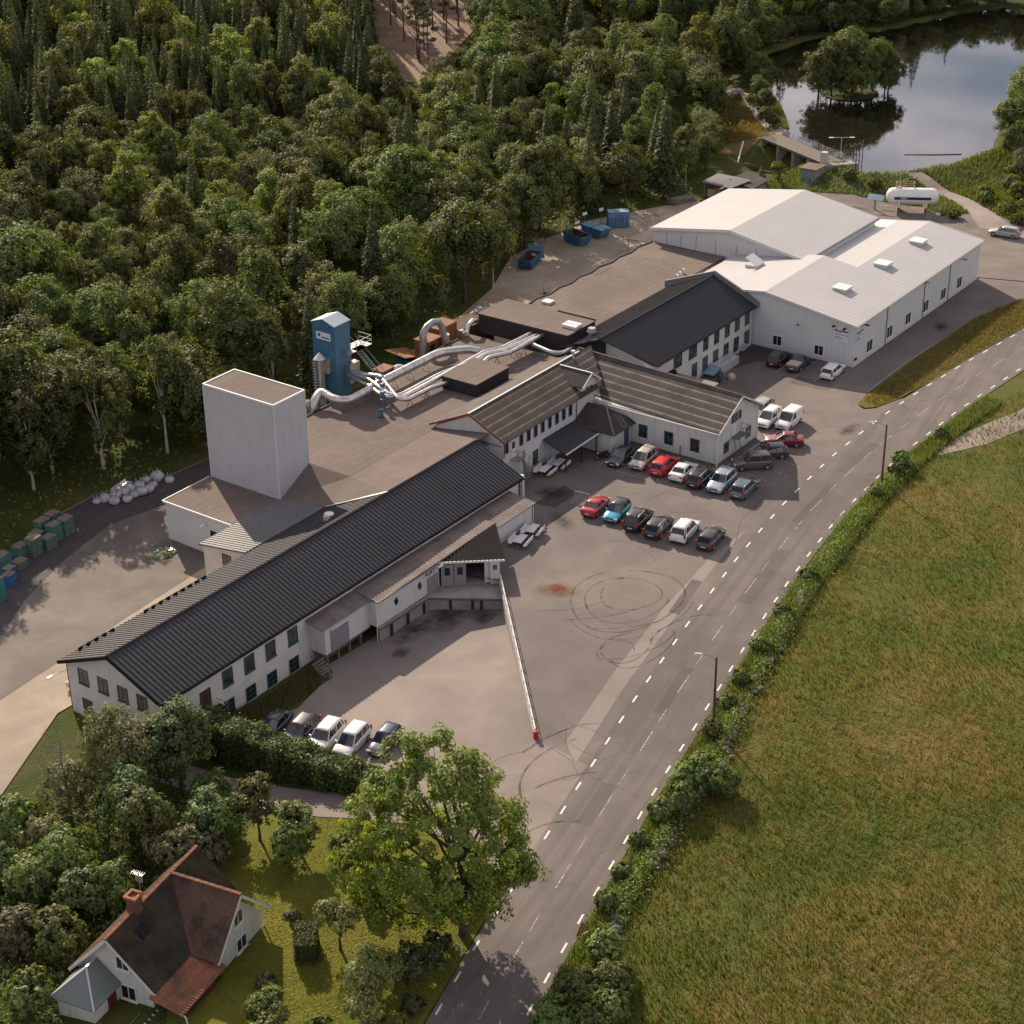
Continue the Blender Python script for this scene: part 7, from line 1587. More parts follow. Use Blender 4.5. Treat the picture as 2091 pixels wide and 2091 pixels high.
t = thing('lamp_mast', 'twin-armed lamp mast standing on the dam deck', 'lamp', (270.2,127.9,2)); MB().tube([(270.2,127.9,1.8),(270.2,127.9,5.6)],.06,8).build('mast', M['aluminium'], t)
mb = MB(); mb.bar((269.4,129.0,5.6),(271.0,126.8,5.6),.06); mb.build('arm', M['aluminium'], t)
for p in ((269.2,129.3,5.6),(271.2,126.5,5.6)): MB().obox(p,(-.6,.8,0),(.8,.6,0),(0,0,1),.4,.13,.05).build('lamp_head', M['lamp_white'], t)
t = thing('control_cabinet', 'pale grey control cabinet at the near end of the dam deck', 'cabinet', (266.8,129.3,2)); MB().box(266.2,267.2,128.6,129.6,1.9,3.8).build('body', M['aluminium'], t)
t = thing('sluice_winch', 'dark framed sluice winch tower at the lake end of the dam', 'winch', (269.0,124.8,1.6)); mb = MB()
for (x,y) in ((268.4,124.2),(269.4,125.2),(270.0,124.4),(269,123.4)): mb.bar((x,y,-.5),(x,y,5.2),.1)
for z in (2.4,3.4,4.4,5.2): mb.bar((268.4,124.2,z),(269.4,125.2,z),.07); mb.bar((269.4,125.2,z),(270,124.4,z),.07); mb.bar((270,124.4,z),(269,123.4,z),.07)
mb.build('frame', M['rust_dark'], t)
t = thing('floating_boom', 'thin dark floating boom lying across the lake in front of the dam', 'boom', (277,113,1)); MB().tube([(281.5,121.5,1.02),(284,117.5,1.05),(287,113.6,1.05)],.09,6).build('boom', M['wood_grey'], t)
t = thing('jetty', 'thin dark jetty plank reaching from the right lake bank', 'jetty', (289.6,110.7,1)); MB().bar((289.6,111.4,1.15),(291.8,108.6,1.5),.35,.12).build('plank', M['wood_grey'], t)

# stone wall along the meadow: every visible boulder run is one dry wall
t = thing('stone_wall', 'tumbled dry field-stone wall between the road verge and the meadow', 'wall', (100,57.8,0))
r = random.Random(9); mb = MB()
line_ = [(80.5,52.6),(84,53.5),(88.5,55.2),(92,56.3),(96,56.9),(101,57.9),(108,58.8),(115.5,61),(119,61.6),(124,63),(132,65),(141,66.8)]
for p, q in zip(line_, line_[1:]):
    p, q = Vector((*p,0)), Vector((*q,0)); L = (q-p).length; n = int(L*4.2)
    for i in range(n):
        c = p.lerp(q, r.random()); c.x += r.gauss(0,.35); c.y += r.gauss(0,.35); s_ = r.uniform(.14,.46); c.z = r.uniform(-.1,.35)
        # faceted boulder
        v = []
        for (ax,ay,az) in ((1,0,0),(-1,0,0),(0,1,0),(0,-1,0),(0,0,1),(0,0,-1),(.65,.65,.5),(-.65,.6,.5),(.6,-.65,.45),(-.6,-.6,.55)):
            k = s_*r.uniform(.75,1.2); v.append((c.x+ax*k*1.2, c.y+ay*k, c.z+az*k*.8))
        mb.add(v, [(4,6,7),(4,7,9),(4,9,8),(4,8,6),(6,0,2),(6,2,7),(7,2,1),(7,1,9),(9,1,3),(9,3,8),(8,3,0),(8,0,6),(0,3,5),(3,1,5),(1,2,5),(2,0,5)])
mb.build('stones', M['rock'], t)
# ------------------------------------------------------------------ vegetation
YAW0 = R(54)
def unit(v): return v/np.maximum(np.linalg.norm(v, axis=-1, keepdims=True), 1e-6)
def cards(P, Nrm, size, g, jit=.8, asp=.62, droop=0.0):
    """one quad leaf clump at each point"""
    n = len(P)
    N = unit(Nrm+g.normal(0, jit, (n,3)))
    a = unit(np.cross(N, g.normal(0,1,(n,3)))); 
    if droop: a = unit(a+np.array([0,0,-droop])); 
    b = unit(np.cross(N, a))
    s = (size*g.uniform(.6,1.35,n))[:,None]
    u, v = a*s*.5, b*s*.5*asp
    k = N*s*.12
    return np.stack([P-u, P-v*.9+k, P+u, P+v*.9+k], 1).reshape(-1, 3)
def crown(seed, h, r, n, leaf, base=.25, lobes=13, sub=16, squash=1.0, droop=0.0, top=.5, spread=.5, lobe=(.30,.46), clump=(.17,.32), jit=.34, given=None):
    g = np.random.default_rng(seed)
    if given is not None: lobes = len(given)
    zc = h*(base+1)/2; rz = h*(1-base)/2
    d = unit(g.normal(0,1,(lobes,3))); d[:,2] = d[:,2]*.8+top*.35; d = unit(d)
    c = d*np.array([r*.6,r*.6,rz*.62])*g.uniform(.65,1.05,(lobes,1))+np.array([0,0,zc])
    c[:,:2] *= np.clip(1.15-np.maximum(0,(c[:,2:]-zc)/rz)*spread, .35, 1.2)
    lr = r*g.uniform(*lobe,lobes)
    if given is not None: c = np.array([q[:3] for q in given], float); lr = np.array([q[3] for q in given], float)
    # sub-clumps sit on the lobe surfaces
    m = lobes*sub; li = np.repeat(np.arange(lobes), sub)
    sd = unit(g.normal(0,1,(m,3))+np.array([0,0,.25])); sc = c[li]+sd*(lr[li]*g.uniform(.72,1.08,m))[:,None]*np.array([1,1,squash])
    sr = g.uniform(*clump,m)*r*.62
    k = g.integers(0, m, n); o = unit(g.normal(0,1,(n,3)))*(g.random((n,1))**.45)
    P = sc[k]+o*sr[k][:,None]
    out = unit(P-np.array([0,0,zc*.75]))*.75+unit(P-c[li[k]])*.45+o*.3+np.array([0,0,.2])
    P[:,2] = np.maximum(P[:,2], h*base*.55)
    return cards(P, out, leaf, g, jit, .65, droop), c
def trunk_mesh(name, mat, h, r, limbs, seed, bend=.25, top=.8):
    rr = random.Random(seed); mb = MB()
    pts = [Vector((0,0,-.5))]; n = 6
    for i in range(1, n+1): pts.append(Vector((rr.uniform(-1,1)*bend*i/n, rr.uniform(-1,1)*bend*i/n, h*top*i/n)))
    mb.tube(pts, [r*1.35]+[r*(1-.8*i/n) for i in range(1, n+1)], 8)
    for c in limbs:
        c = Vector(c); z0 = min(c.z*rr.uniform(.35,.6), h*top*.9); a = Vector((0,0,z0)); k = z0/(h*top)*n; i = min(int(k), n-1); a = pts[i].lerp(pts[i+1], k-i)
        m = a.lerp(c, .5)+Vector((rr.uniform(-.3,.3),rr.uniform(-.3,.3),rr.uniform(.0,.5)))
        mb.tube([a, m, c], [r*.42, r*.26, r*.08], 5)
        for _ in range(2):
            e = c+Vector((rr.uniform(-1,1),rr.uniform(-1,1),rr.uniform(-.2,1)))*h*.09; mb.tube([m.lerp(c,.5), e], [r*.16, r*.04], 4, False)
    me = bpy.data.meshes.new(name); me.from_pydata([tuple(p) for p in mb.v], [], mb.f); me.polygons.foreach_set('use_smooth', mb.sm); me.materials.append(mat); me.update(); return me
def spruce_mesh(seed, h=15, r=2.3, whorls=22, mat=None, low=.05, n=3600, leaf=.52):
    """tiers of drooping needle sprays round a pointed top"""
    g = np.random.default_rng(seed)
    t = 1-np.sqrt(g.random(n)); t = .985*t*.92+.08*g.random(n)
    t = np.clip(low+t*(1-low), low, .99)
    tier = t*whorls; fr = tier-np.floor(tier)
    a = g.uniform(0, 2*math.pi, n); nb = 7
    star = .82+.22*np.cos(nb*a+np.floor(tier)*1.7)*(1-t)
    lop = 1+.13*np.cos(a+seed)+.1*np.sin(2*a+t*9)
    env = r*(1-t)**.85*star*lop*(1.12-.42*fr)+.05
    rho = env*(.45+.55*g.random(n)**.45)
    z = h*t-.20*rho+.25
    P = np.stack([np.cos(a)*rho, np.sin(a)*rho, z], 1)
    N = np.stack([np.cos(a)*.75, np.sin(a)*.75, np.full(n, .75)], 1)
    d = unit(np.stack([np.cos(a), np.sin(a), np.full(n, -.55)], 1)+g.normal(0,.22,(n,3)))
    N = unit(N+g.normal(0,.35,(n,3))); b = unit(np.cross(N, d)); sz = (leaf*(.45+.75*(1-t))*g.uniform(.7,1.3,n))[:,None]
    V = np.stack([P-d*sz*.5, P-b*sz*.30, P+d*sz*.62, P+b*sz*.30], 1).reshape(-1,3)
    k = 10; tip = np.array([[.0,0,h*1.02]]); 
    T = np.concatenate([np.stack([tip[0], np.array([math.cos(q)*.16, math.sin(q)*.16, h*.93]), np.array([0,0,h*.91]), np.array([math.cos(q+.9)*.16, math.sin(q+.9)*.16, h*.93])])[None] for q in (0,1.6,3.1,4.7)]).reshape(-1,3)
    return np_mesh('crown', np.concatenate([V, T]), 4, mat or M['lf_spruce'])
def crown_obj_mesh(V, mat): return np_mesh('crown', V, 4, mat)

class Kind:
    """a few differently grown trees of one kind; plant() copies one of them"""
    def __init__(self, name, cat, variants): self.name, self.cat, self.v, self.used = name, cat, variants, 0
    def plant(self, x, y, H, label, group, rr, z=None, wide=1.0, tr=True):
        crown_me, trunk_me, h0 = self.v[rr.randrange(len(self.v))]
        o = bpy.data.objects.new(self.name, None); COL.objects.link(o)
        o.location = (x, y, (gz(x, y) if z is None else z)-.1); k = H/h0
        o.rotation_euler = (0, 0, rr.uniform(0, 6.28)); o.scale = (k*wide*rr.uniform(.9,1.12), k*wide*rr.uniform(.9,1.12), k)
        tag(o, label, self.cat, group)
        mobj('crown', crown_me, o)
        if trunk_me and tr: mobj('trunk', trunk_me, o)
        return o
def mk(seed, mat, bark, h, r, n, leaf, tr=.2, **kw):
    V, c = crown(seed, h, r, n, leaf, **kw); return (crown_obj_mesh(V, M[mat]), trunk_mesh('trunk', M[bark], h, tr, c[::2], seed), h)
K_low = Kind('leafy_tree', 'tree', [mk(120+i, 'lf_broad', 'bark', 12, 4.6, 9500, .38, lobes=22, base=.0, top=-.05, sub=14) for i in range(3)])
K_broad = Kind('broadleaf_tree', 'tree', [mk(20+i, 'lf_broad', 'bark', 13, 4.6, 10500, .37, lobes=17+i, base=.06) for i in range(4)])
K_birch = Kind('birch_tree', 'tree', [mk(30+i, 'lf_birch', 'bark_birch', 13, 3.1, 7000, .33, tr=.15, lobes=16, base=.08, squash=1.3, spread=.75, droop=.4) for i in range(3)])
K_birchlow = Kind('birch_tree', 'tree', [mk(130+i, 'lf_birch', 'bark_birch', 13, 3.2, 9000, .33, tr=.15, lobes=24, base=.0, top=.0, spread=.55, droop=.3) for i in range(2)])
K_willow = Kind('willow_tree', 'tree', [mk(40+i, 'lf_willow', 'bark', 10, 4.0, 8000, .31, lobes=14, base=.05, droop=.5, squash=1.2) for i in range(3)])
K_light = Kind('light_green_tree', 'tree', [mk(50+i, 'lf_light', 'bark', 13, 3.5, 7600, .35, lobes=15, base=.08, spread=.7) for i in range(3)])
K_spruce = Kind('spruce_tree', 'tree', [(spruce_mesh(60+i, 15, 2.3+.3*i, 19+2*i), trunk_mesh('trunk', M['bark'], 15, .17, [], 60+i, .05, .95), 15) for i in range(4)])
def pine(seed):
    g = np.random.default_rng(seed); h = 16; P = []; cl = []
    for k in range(12):
        z = h*(.50+.48*(k/11)); a = k*2.4; rad = 2.1*(1-.55*k/11)*g.uniform(.5,1.1); cl.append((rad*math.cos(a), rad*math.sin(a), z))
    cl = np.array(cl); k = g.integers(0,12,1500); o = unit(g.normal(0,1,(1500,3)))*(g.random((1500,1))**.5)*np.array([.95,.95,.5])
    return (crown_obj_mesh(cards(cl[k]+o, o+np.array([0,0,.5]), .42, g, .6, .5), M['lf_pine']), trunk_mesh('trunk', M['bark_pine'], h, .18, cl[::2], seed, .2, .97), h)
K_pine = Kind('pine_tree', 'tree', [pine(70), pine(71), pine(72)])

def rows(s): return [tuple(float(q) for q in p.split()) for p in s.split(';')]
rr = random.Random(4)
def region(x, y):
    if y < 146 and x < 150: return 'west'
    return None
for (x, y, H) in rows(SPRUCE):
    if .3*x+.954*y > 235 and x < 330: K_spruce.plant(x, y, H, 'dark pointed spruce standing in the dense spruce stand at the top left', 'spruces of the dense stand', rr)
    else: K_spruce.plant(x, y, H, 'dark spruce rising between rounder leafy trees behind the factory', 'spruces among the leafy trees', rr)
for (x, y, H) in rows(BROAD):
    if x < 135: (K_low if rr.random() < .6 else K_broad).plant(x, y, H, 'rounded leafy tree in the wood left of the windowless tower', 'rounded trees left of the tower', rr)
    elif x > 300: K_broad.plant(x, y, H, 'rounded leafy tree in the dark wood bordering the lake', 'rounded trees by the lake', rr)
    else: K_broad.plant(x, y, H, 'rounded leafy tree in the wood behind the ducts and bin yard', 'rounded trees behind the factory', rr)
for (x, y, H) in rows(BIRCH):
    if x < 135: (K_birchlow if rr.random() < .55 else K_birch).plant(x, y, H, 'slender white-stemmed birch at the wood edge beside the works yard', 'birches beside the works yard', rr)
    elif x > 285: K_birch.plant(x, y, H, 'slender birch in the dark wood between clearing and lake', 'birches near the lake', rr)
    else: K_birch.plant(x, y, H, 'slender birch in the mixed wood behind the factory', 'birches behind the factory', rr)
for (x, y, H) in rows(WILLOW):
    if x < 200: K_willow.plant(x, y, H, 'grey-green willow in the wood edge behind the tower and ducts', 'willows behind the tower', rr)
    else: K_willow.plant(x, y, H, 'grey-green willow in the wood between bin yard and lake', 'willows toward the lake', rr)
for (x, y, H) in rows(LIGHT):
    if .3*x+.954*y > 250: K_light.plant(x, y, H, 'bright yellow-green tree standing out among the dark spruces', 'bright trees among the spruces', rr)
    else: K_light.plant(x, y, H, 'bright yellow-green tree in the leafy wood', 'bright trees in the leafy wood', rr)
for (x, y, H) in rows(PINE): K_pine.plant(x, y, H, 'tall bare-stemmed pine on the brownish clearing at the top of the hill', 'pines on the clearing', rr)
for (x, y) in ((279,222),(284,228),(290,232),(296,230),(302,238),(309,240),(313,250),(300,247),(320,246),(326,252),(336,236),(345,229),(352,222),(360,213),(342,240)): K_pine.plant(x+rr.uniform(-1,1), y+rr.uniform(-1,1), rr.uniform(13,17), 'tall bare-stemmed pine on the brownish clearing at the top of the hill', 'pines on the clearing', rr)
# the rest of the stand reads as one mass
fm = spruce_mesh(90, 15, 2.6, 16, None, .25, 900, .95); src = np.empty(len(fm.vertices)*3, np.float32); fm.vertices.foreach_get('co', src); src = src.reshape(-1,3); A = []
for (x, y, H) in rows(SPRUCE_FAR):
    a = rr.uniform(0,6.28); k = H/15; c_, s_ = math.cos(a)*k, math.sin(a)*k; q = src.copy(); q[:,0] = src[:,0]*c_-src[:,1]*s_+x; q[:,1] = src[:,0]*s_+src[:,1]*c_+y; q[:,2] = src[:,2]*k+gz(x,y); A.append(q)
tag(mobj('spruce_wood', np_mesh('spruce_wood', np.concatenate(A), 4, M['lf_spruce'])), 'far part of the dense spruce stand on the hill', 'wood', None, 'stuff')
bpy.data.meshes.remove(fm)

# island and right bank
for i, (dx, dy, H) in enumerate(((0,0,13.8),(-3.8,2.4,12.3),(3.6,-2.5,12),(1.8,3.2,12.3),(-1.8,-2.8,10.5),(5.6,-4.8,9.5),(-6,4.0,9.8),(-4.5,-.6,8.5),(3.2,-5.2,8))):
    K_low.plant(313.5+dx, 147+dy, H, 'leafy tree of the round clump standing in the lake', 'trees of the lake clump', rr, .9)
sheet('lake_islet', [(313.5+6.0*math.cos(a*.6283), 147+5*math.sin(a*.6283)) for a in range(10)], M['wild'], None, 1.12)
for (x, y, H, kd) in ((298.5,108.2,13.5,K_birch),(291,106,12,K_broad),(284.8,103.6,10,K_birch),(287.5,101,9,K_broad),(307,109.5,13,K_broad),(318,112,14,K_broad),(330,115,14,K_birch),(344,118,14,K_broad),(281,100.5,6,K_willow),(360,122,13,K_broad)):
    kd.plant(x, y, H, 'leafy tree on the right-hand lake bank at the picture edge', 'trees on the right lake bank', rr)
for (x, y, H, kd) in ((397,163,11,K_broad),(404,160,12,K_low),(408,155,11,K_low),(407,149,12,K_low),(399,142.5,11,K_low),(411,146,13,K_birch),(412,158,13,K_broad),(416,165,14,K_broad),(393,137,11,K_low),(405,139,13,K_broad),(420,152,14,K_broad),(386,168,12,K_broad),(426,160,14,K_birch),(415,138,13,K_broad),(425,145,14,K_broad)):
    kd.plant(x, y, H, 'leafy tree on the far shore where the lake narrows', 'trees on the far lake shore', rr)

# dead tree
def bare(seed, h, r, mat, n=26, spread=.5):
    rd = random.Random(seed); mb = MB(); pts = [Vector((0,0,-.3)), Vector((.1,0,h*.35)), Vector((-.05,.1,h*.7)), Vector((.1,.05,h))]; mb.tube(pts, [r,r*.7,r*.4,r*.06], 7)
    for i in range(n):
        z = h*rd.uniform(.18,.95); k = z/h; a0 = Vector((0,0,z)); a = rd.uniform(0,6.28); L = h*spread*(1-k*.75)*rd.uniform(.5,1)
        d = Vector((math.cos(a),math.sin(a),rd.uniform(.25,.9))).normalized(); m_ = a0+d*L*.5; e = a0+d*L+Vector((0,0,.1*L)); mb.tube([a0,m_,e],[r*.35*(1-k)+.02,r*.2*(1-k)+.012,.008],5,False)
        for _ in range(5):
            q = m_.lerp(e, rd.random()); w = Vector((rd.uniform(-1,1),rd.uniform(-1,1),rd.uniform(-.1,1))).normalized()*L*.35; mb.tube([q,q+w],[.014,.005],4,False)
    me = bpy.data.meshes.new('branches'); me.from_pydata([tuple(p) for p in mb.v], [], mb.f); me.materials.append(mat); me.update(); return me
for (x, y, H, lab) in ((208.5,149.8,11,'leafless grey dead tree among the dark trees behind the skips'),(211,152.5,9,'smaller leafless grey tree beside the taller dead one')):
    t = thing('dead_tree', lab, 'tree', (x,y,gz(x,y)), 0, 'dead trees behind the skips'); mobj('branches', bare(int(x), H, .16, M['bark_dead']), t)

# big roadside tree
# lobes of its crown: across, up, radius (seen from the road), repeated in depth
LOB = [(-2.2,16.6,1.6,0),(-4.4,14.9,1.7,.8),(-.2,15.0,1.6,-1),(1.2,13.6,1.7,.9),(-2.6,13.4,2.1,-1.8),(-5.9,12.2,1.8,0),(2.8,11.6,1.9,-.6),(-.6,12.0,1.9,2.2),(-3.9,11.2,2.0,2.6),(.6,10.6,2.0,-2.8),(-6.8,9.4,1.9,1.6),(-5.0,9.3,2.1,-2.6),(3.6,9.0,1.8,1.2),
       (4.2,7.4,1.6,-1.4),(-2.0,9.2,2.2,3.6),(-2.2,8.6,2.2,-3.8),(1.8,8.2,2.0,3.2),(-7.8,7.0,1.9,-.6),(-4.8,6.6,2.1,3.6),(-6.2,5.0,1.8,2.2),(-.2,6.9,1.9,-3.4),(3.4,5.6,1.5,.6),(2.2,6.0,1.6,-2.6),(-3.2,5.4,1.9,-3.6),(-5.4,3.4,1.7,-1.4),(-3.0,3.6,1.6,1.8),(-7.2,3.6,1.4,.6),(.2,4.6,1.5,2.4),(-1.0,3.2,1.2,-1.6)]
ca_, sa_ = math.cos(YAW0), math.sin(YAW0)
giv = [(u*ca_+d*sa_, -u*sa_+d*ca_, z, q) for (u, z, q, d) in LOB]
V, c = crown(101, 18.4, 7.0, 40000, .31, base=.05, sub=15, clump=(.10,.19), given=giv)
t = thing('roadside_tree', 'big bright-green roadside tree with a forked trunk at the edge of the road', 'tree', (81.3,63.9,-.1))
mobj('crown', crown_obj_mesh(V, M['lf_road']), t); mobj('trunk', trunk_mesh('trunk', M['bark'], 18, .36, c, 101, .9, .78), t)

# bushes and garden
def shrub(name, x, y, H, r, n, leaf, mat, label, cat='shrub', group=None, seed=1, z=None, bark='bark', base=.02, **kw):
    V, c = crown(seed, H, r, n, leaf, base=base, **kw); t = thing(name, label, cat, (x, y, (gz(x,y) if z is None else z)-.05), 0, group)
    mobj('crown', crown_obj_mesh(V, M[mat]), t); mobj('trunk', trunk_mesh('trunk', M[bark], H, max(.05, H*.018), c[::2], seed, .15, .7), t); return t
shrub('leafy_tree', 83.8,95.3,10.8,3.1,9000,.34,'lf_hedge','tall dark-green tree pressed against the workshop front corner, topmost at its eave','tree',None,201,lobes=20,sub=20)
shrub('brownish_tree', 80.4,98.6,9.6,4.2,9000,.30,'lf_dry','broad thin brownish tree in front of the workshop gable windows','tree',None,202,lobes=18,sub=20,droop=.5)
t = thing('bare_tree', 'half-bare tree with pale leafless branches over the sandy yard at the left', 'tree', (75.6,99.8,gz(75.6,99.8))); mobj('branches', bare(33, 8.6, .17, M['bark_dead'], 40, .62), t)
V, c = crown(203, 6.2, 2.9, 2600, .30, base=.15, lobes=10, sub=14); mobj('crown', crown_obj_mesh(V, M['lf_dry']), t)
for (x, y, H, r, lab, mt) in BUSH_LEFT:
    shrub('leafy_bush', x, y, H, r, int(2600+700*r), .32, mt, lab, 'bush', 'bushes and trees round the cottage', int(x*31+y), lobes=12, sub=15)
for (x, y, H, r, lab) in ((81.8,84.6,6.6,2.2,'fresh light-green tree left of the drive, taller of its pair'),(81.6,79.9,5.8,2.0,'fresh light-green tree right of its taller neighbour by the drive'),(79.6,79.4,4.4,1.7,'small drooping light-green tree in front of the pair by the drive')):
    shrub('garden_tree', x, y, H, r, 4200, .28, 'lf_shrub', lab, 'tree', 'light-green trees by the drive', int(x*7), lobes=13, sub=16, base=.12, droop=.3)
# apple trees
def apple(x, y, H, r, lab, seed, n=2600):
    t = thing('apple_tree', lab, 'tree', (x,y,gz(x,y)), R(seed*40), 'apple trees on the lawn'); V, c = crown(seed, H, r, n, .24, base=.35, lobes=11, sub=13, spread=.3)
    mobj('crown', crown_obj_mesh(V, M['lf_apple']), t); mobj('trunk', trunk_mesh('trunk', M['bark'], H, .13, c, seed, .5, .6), t)
apple(74.9,70.3,4.2,1.9,'small apple tree with a crooked dark trunk in the middle of the lawn',301)
apple(71.9,65.0,4.4,2.5,'wide silvery apple tree at the front of the lawn near the road',302,4600)
apple(69.7,63.4,3.0,1.7,'low apple tree cut by the lower picture edge',303,2400)
shrub('columnar_shrub', 74.2,74.1,2.7,.75,2600,.16,'lf_shrub','narrow upright garden shrub right of the cottage gable','shrub',None,311,lobes=9,sub=14,spread=.2)
# clipped block
def clipped(name, lab, x, y, rz, L, W_, H, n, leaf, mat, cat, seed, z0=None, rough=.08):
    g = np.random.default_rng(seed); t = thing(name, lab, cat, (x, y, gz(x,y) if z0 is None else z0), rz)
    f = g.random(n); P = np.stack([g.uniform(-L/2,L/2,n), g.uniform(-W_/2,W_/2,n), g.uniform(0,H,n)],1); N = np.zeros((n,3))
    at = W_*L; a1 = L*H; a2 = W_*H; s_ = at+2*a1+2*a2
    k = f*s_; top = k < at; P[top,2] = H; N[top] = (0,0,1)
    m1 = (k >= at)&(k < at+2*a1); sg = np.where(g.random(n) < .5, -1., 1.); P[m1,1] = (sg*W_/2)[m1]; N[m1,1] = sg[m1]
    m2 = k >= at+2*a1; P[m2,0] = (sg*L/2)[m2]; N[m2,0] = sg[m2]
    bump = .5+.5*np.sin(P[:,0]*1.9+seed)*np.sin(P[:,0]*.73+P[:,1])
    P += N*((bump-.5)*2*rough)[:,None]*2.2+g.normal(0,rough,(n,3)); 
    mobj('foliage', crown_obj_mesh(cards(P, N, leaf, g, .55), M[mat]), t); core = MB().box(-L/2+.15,L/2-.15,-W_/2+.15,W_/2-.15,0,H-.15).build('branches', M['bark'], t, False); return t
clipped('clipped_hedge_block', 'clipped dark-green garden shrub block beside the crooked apple tree', 73.2,72.0,R(40),2.6,1.5,1.7,3600,.17,'lf_hedge','shrub',5,None,.06)
clipped('hedge', 'tall dense dark-green hedge in front of the five parked cars', 90.75,89.2,R(-85.5),19.5,2.3,2.9,30000,.27,'lf_hedge','hedge',6,-1.75,.16)
for (x, y, H, r, mt, lab) in BUSH_GARDEN:
    shrub('garden_shrub', x, y, H, r, int(1500+1100*r), .24, mt, lab, 'shrub', 'shrubs in the cottage garden', int(x*13+y*3), lobes=11, sub=14)
for (x, y, H, r, lab) in BUSH_ROAD:
    shrub('roadside_bush', x, y, H, r, int(1400+1500*r), .25, 'lf_shrub', lab, 'bush', 'bushes on the verge beside the meadow', int(x*17+y), lobes=12, sub=15)
for (x, y, H, r, lab) in BUSH_BANK:
    shrub('bank_bush', x, y, H, r, int(900+700*r), .34, 'lf_shrub', lab, 'bush', 'bushes on the bank beside the gravel path', int(x*3+y), lobes=10, sub=12)
shrub('young_tree', 257.6,132.6,4.8,1.5,2200,.28,'lf_light','fresh green young tree growing at the spillway beside the pump house','tree',None,401,lobes=9,sub=12)
t = thing('young_spruce', 'small dark spruce at the spillway left of the fresh green tree', 'tree', (254.6,134.2,gz(254.6,134.2))); o = mobj('crown', spruce_mesh(95, 4, 1.3, 10, None, .05, 900, .3), t); mobj('trunk', trunk_mesh('trunk', M['bark'], 4, .08, [], 5, .05, .9), t)

# grasses: too many to count
def grass(name, pts_fn, n, hmin, hmax, mat, label, seed, lean=(.35,.2), w=.05):
    g = np.random.default_rng(seed); P = pts_fn(g, n); n = len(P); hgt = g.uniform(hmin,hmax,n)
    a = g.uniform(0,2*math.pi,n); s_ = np.stack([np.cos(a),np.sin(a),np.zeros(n)],1)*(w*g.uniform(.6,1.6,n))[:,None]
    # wind-combed patches
    ph = np.sin(P[:,0]*.11+1.3)*np.cos(P[:,1]*.13)+.6*np.sin(P[:,0]*.31+P[:,1]*.27)
    L = np.stack([lean[0]+.55*ph+g.normal(0,.25,n), lean[1]-.35*ph+g.normal(0,.25,n), np.ones(n)],1); L = unit(L)*hgt[:,None]
    V = np.stack([P-s_, P+s_, P+L],1).reshape(-1,3)
    return tag(mobj(name, np_mesh(name, V, 3, M[mat])), label, 'grass', None, 'stuff')
WALLA = np.array(WALL); 
def in_poly(P, poly):
    x, y = P[:,0], P[:,1]; c = np.zeros(len(P), bool)
    for i in range(len(poly)):
        a, b_ = poly[i], poly[i-1]; c ^= ((a[1]>y)!=(b_[1]>y))&(x<(b_[0]-a[0])*(y-a[1])/(b_[1]-a[1]+1e-12)+a[0])
    return c
MEAD = WALL+[(180,70.2),(195,69.3),(205,66),(200,40),(150,10),(60,10),(50,40)]
def lift(P, dz=-.08): return np.concatenate([P, (ground(P[:,0],P[:,1])+dz)[:,None]],1)
def f_mead(thr, sgn):
    def f(g, n):
        P = np.stack([g.uniform(50,205,n*3), g.uniform(15,71,n*3)],1); P = P[in_poly(P, MEAD)]
        d = np.hypot(P[:,0], P[:,1]); P = P[g.random(len(P)) < np.clip((110/d)**1.5, 0, 1)]
        q = np.sin(P[:,0]*.21+.7*np.sin(P[:,1]*.17))*np.cos(P[:,1]*.26+.5*np.sin(P[:,0]*.13))+g.normal(0,.35,len(P)); P = P[sgn*q > thr][:n]
        return lift(P)
    return f
grass('meadow_grass', f_mead(-.5,-1), 110000, .25, .7, 'lf_grass', 'long green meadow grass', 21)
grass('dry_meadow_grass', f_mead(.45,1), 45000, .3, .8, 'lf_gdry', 'dry straw-coloured grass laid over by the wind', 22, (.5,.3))
def f_band(line, w0, w1, dens=1):
    def f(g, n):
        L = [Vector((*p,0)) for p in line]; seg = [(q-p).length for p, q in zip(L,L[1:])]; tot = sum(seg); out = []
        for p, q, l in zip(L,L[1:],seg):
            k = int(n*l/tot); t_ = g.random(k); d = (q-p).normalized(); nn = np.array([-d.y,d.x]); o = g.uniform(w0,w1,k)
            out.append(np.array([p.x,p.y])+np.outer(t_,[q.x-p.x,q.y-p.y])+np.outer(o,nn))
        return lift(np.concatenate(out), -.06)
    return f
grass('verge_grass', f_band(RE[1:21], -3.2, -.75), 34000, .3, .95, 'lf_reed', 'tall grass on the verge between road and stone wall', 23, (.1,.1), .06)
grass('island_grass', lambda g, n: (lambda P: np.concatenate([P, np.full((len(P),1),.02)],1))((lambda Q: Q[in_poly(Q, [(185,80.6),(189,79.6),(194,78.8),(210,77.2),(232,74.4),(229,79.9),(219,82.2),(200,82.8),(186,82.6)])])(np.stack([g.uniform(184,233,n), g.uniform(74,83,n)],1))), 16000, .2, .55, 'lf_gdry', 'yellowish grass on the island between hall drive and road', 24, (.2,.1))
grass('wall_foot_grass', f_band([(92.5,99.3),(99,98.0),(104.5,98.2)], -1.4, 1.4), 6000, .2, .6, 'lf_reed', 'grass strip at the foot of the workshop wall', 25)
